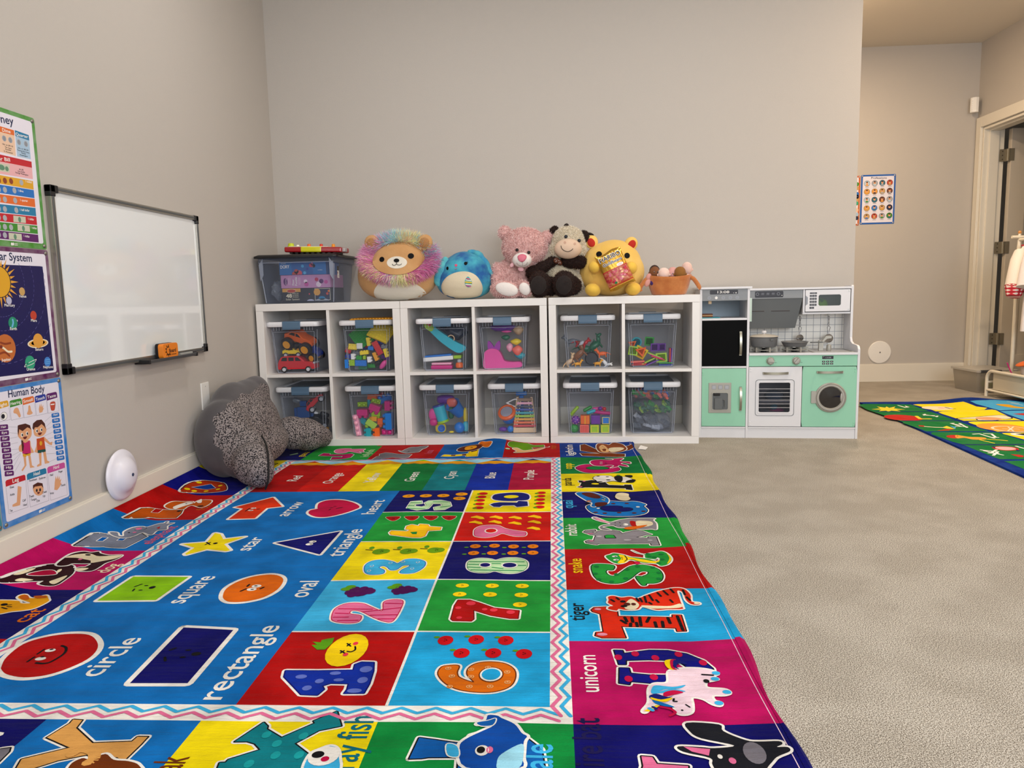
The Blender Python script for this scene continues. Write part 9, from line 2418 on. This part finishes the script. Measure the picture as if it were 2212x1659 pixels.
def gingham():
    m = mat('red_gingham', 'F0E4E0', .85); nt = m.node_tree; b = nt.nodes['Principled BSDF']; tc = nt.nodes.new('ShaderNodeTexCoord'); ck = []
    for ax in ('X', 'Z'):
        w_ = nt.nodes.new('ShaderNodeTexWave'); w_.bands_direction = ax; w_.inputs['Scale'].default_value = 14; nt.links.new(tc.outputs['Object'], w_.inputs[0]); ck.append(w_)
    mx = nt.nodes.new('ShaderNodeMath'); mx.operation = 'ADD'; nt.links.new(ck[0].outputs['Fac'], mx.inputs[0]); nt.links.new(ck[1].outputs['Fac'], mx.inputs[1])
    r = nt.nodes.new('ShaderNodeValToRGB'); r.color_ramp.interpolation = 'CONSTANT'; mm_ = nt.nodes.new('ShaderNodeMath'); mm_.operation = 'MULTIPLY'; mm_.inputs[1].default_value = .5
    nt.links.new(mx.outputs[0], mm_.inputs[0]); nt.links.new(mm_.outputs[0], r.inputs[0]); e = r.color_ramp.elements; e[0].color = hx('F0E4E0'); e[0].position = 0; e[1].color = hx('C83040'); e[1].position = .33; n_ = e.new(.66); n_.color = hx('A81828')
    nt.links.new(r.outputs[0], b.inputs['Base Color']); return m
garment('white_dress', 'white costume with red gingham cuff, first on the dress-up rack', 1.36, 'E8DFD6', 1.0, .30, cuff=gingham())
garment('white_coat', 'plain long white coat costume second on the dress-up rack', 1.26, 'E8E2E4', 1.0, .56, wdt=.17, x=RX+.145)
t = garment('red_costume', 'red costume with a yellow and navy hem behind the white coat', 1.14, 'B8141E', 1.0, .40, wdt=.155, x=RX+.15)
build('hem_band', MB().lathe([(.150,-.40),(.158,-.35),(.150,-.32)], mat('hem_yellow', 'D8D82A', .7), 24, Matrix.Diagonal((1, .35, 1, 1))).lathe([(.155,-.47),(.158,-.40),(.150,-.40)], mat('hem_navy', '10182E', .8), 24, Matrix.Diagonal((1, .35, 1, 1))), t, smooth=60)
t = thing('toy_hat', 'orange and white felt hat lying in the canvas bin of the rack', 'hat', (RX+.13, 1.20, .20)); build('crown', MB().ell((0,0,.0), (.07,.07,.075), VEL('hat_white', 'DCD6D0'), n=20), t, smooth=60); build('brim', MB().ell((-.03,0,.060), (.085,.05,.016), VEL('hat_orange', 'D8641E'), (0,-.25,0), n=20), t, smooth=60)
t = thing('toy_wand', 'thin magenta stick poking out of the canvas bin', 'toy', (RX+.02, 1.26, .13)); build('stick', MB().tube([(.04,0,.0),(.0,0,.07),(-.025,0,.125)], .004, tm('magenta'), 8), t, smooth=60)
t = thing('storage_box', 'clear box with a dark lid handle on the floor by the door casing', 'storage box', (4.70, 1.72, 0), (0, 0, .05))
CB2 = clear_mat('frosted_box', 'DCD8D0', .35, 'C4BEB4', .3)
R0, R1 = rrect(-.085, .16, -.09, .20, .02), rrect(-.10, .18, -.105, .215, .02); n = len(R0); vs = [(x, y, .002) for x, y in R0]+[(x, y, .15) for x, y in R1]
m = MB().add(vs, [(i, (i+1) % n, n+(i+1) % n, n+i) for i in range(n)]+[tuple(range(n-1,-1,-1))], CB2); build('box_body', m, t, smooth=40)
build('lid', MB().prism(rrect(-.11, .19, -.115, .225, .02), .150, .166, clear_mat('frosted_lid', 'D8D4CC', .6, 'C8C4BC', .3), 'z'), t, bev=.002); build('lid_handle', B(-.085, .06, -.125, -.10, .148, .168, mat('handle_dark', '3A3A3C', .5)), t, bev=.003)
t = thing('toy_ball', 'green ball inside the clear box by the rack', 'toy ball', (4.72, 1.69, .055)); build('ball_body', MB().ell((0,0,0), (.045,.045,.045), mat('ball_olive', '8AA02A', .5), n=24), t, smooth=60)
t = thing('toy_cloth', 'pale cloth at the bottom of the clear box by the rack', 'cloth', (4.80, 1.76, .045)); build('cloth_body', MB().ell((0,0,0), (.05,.08,.040), VEL('pale_cloth', 'D8CCC4'), n=24), t, smooth=60)
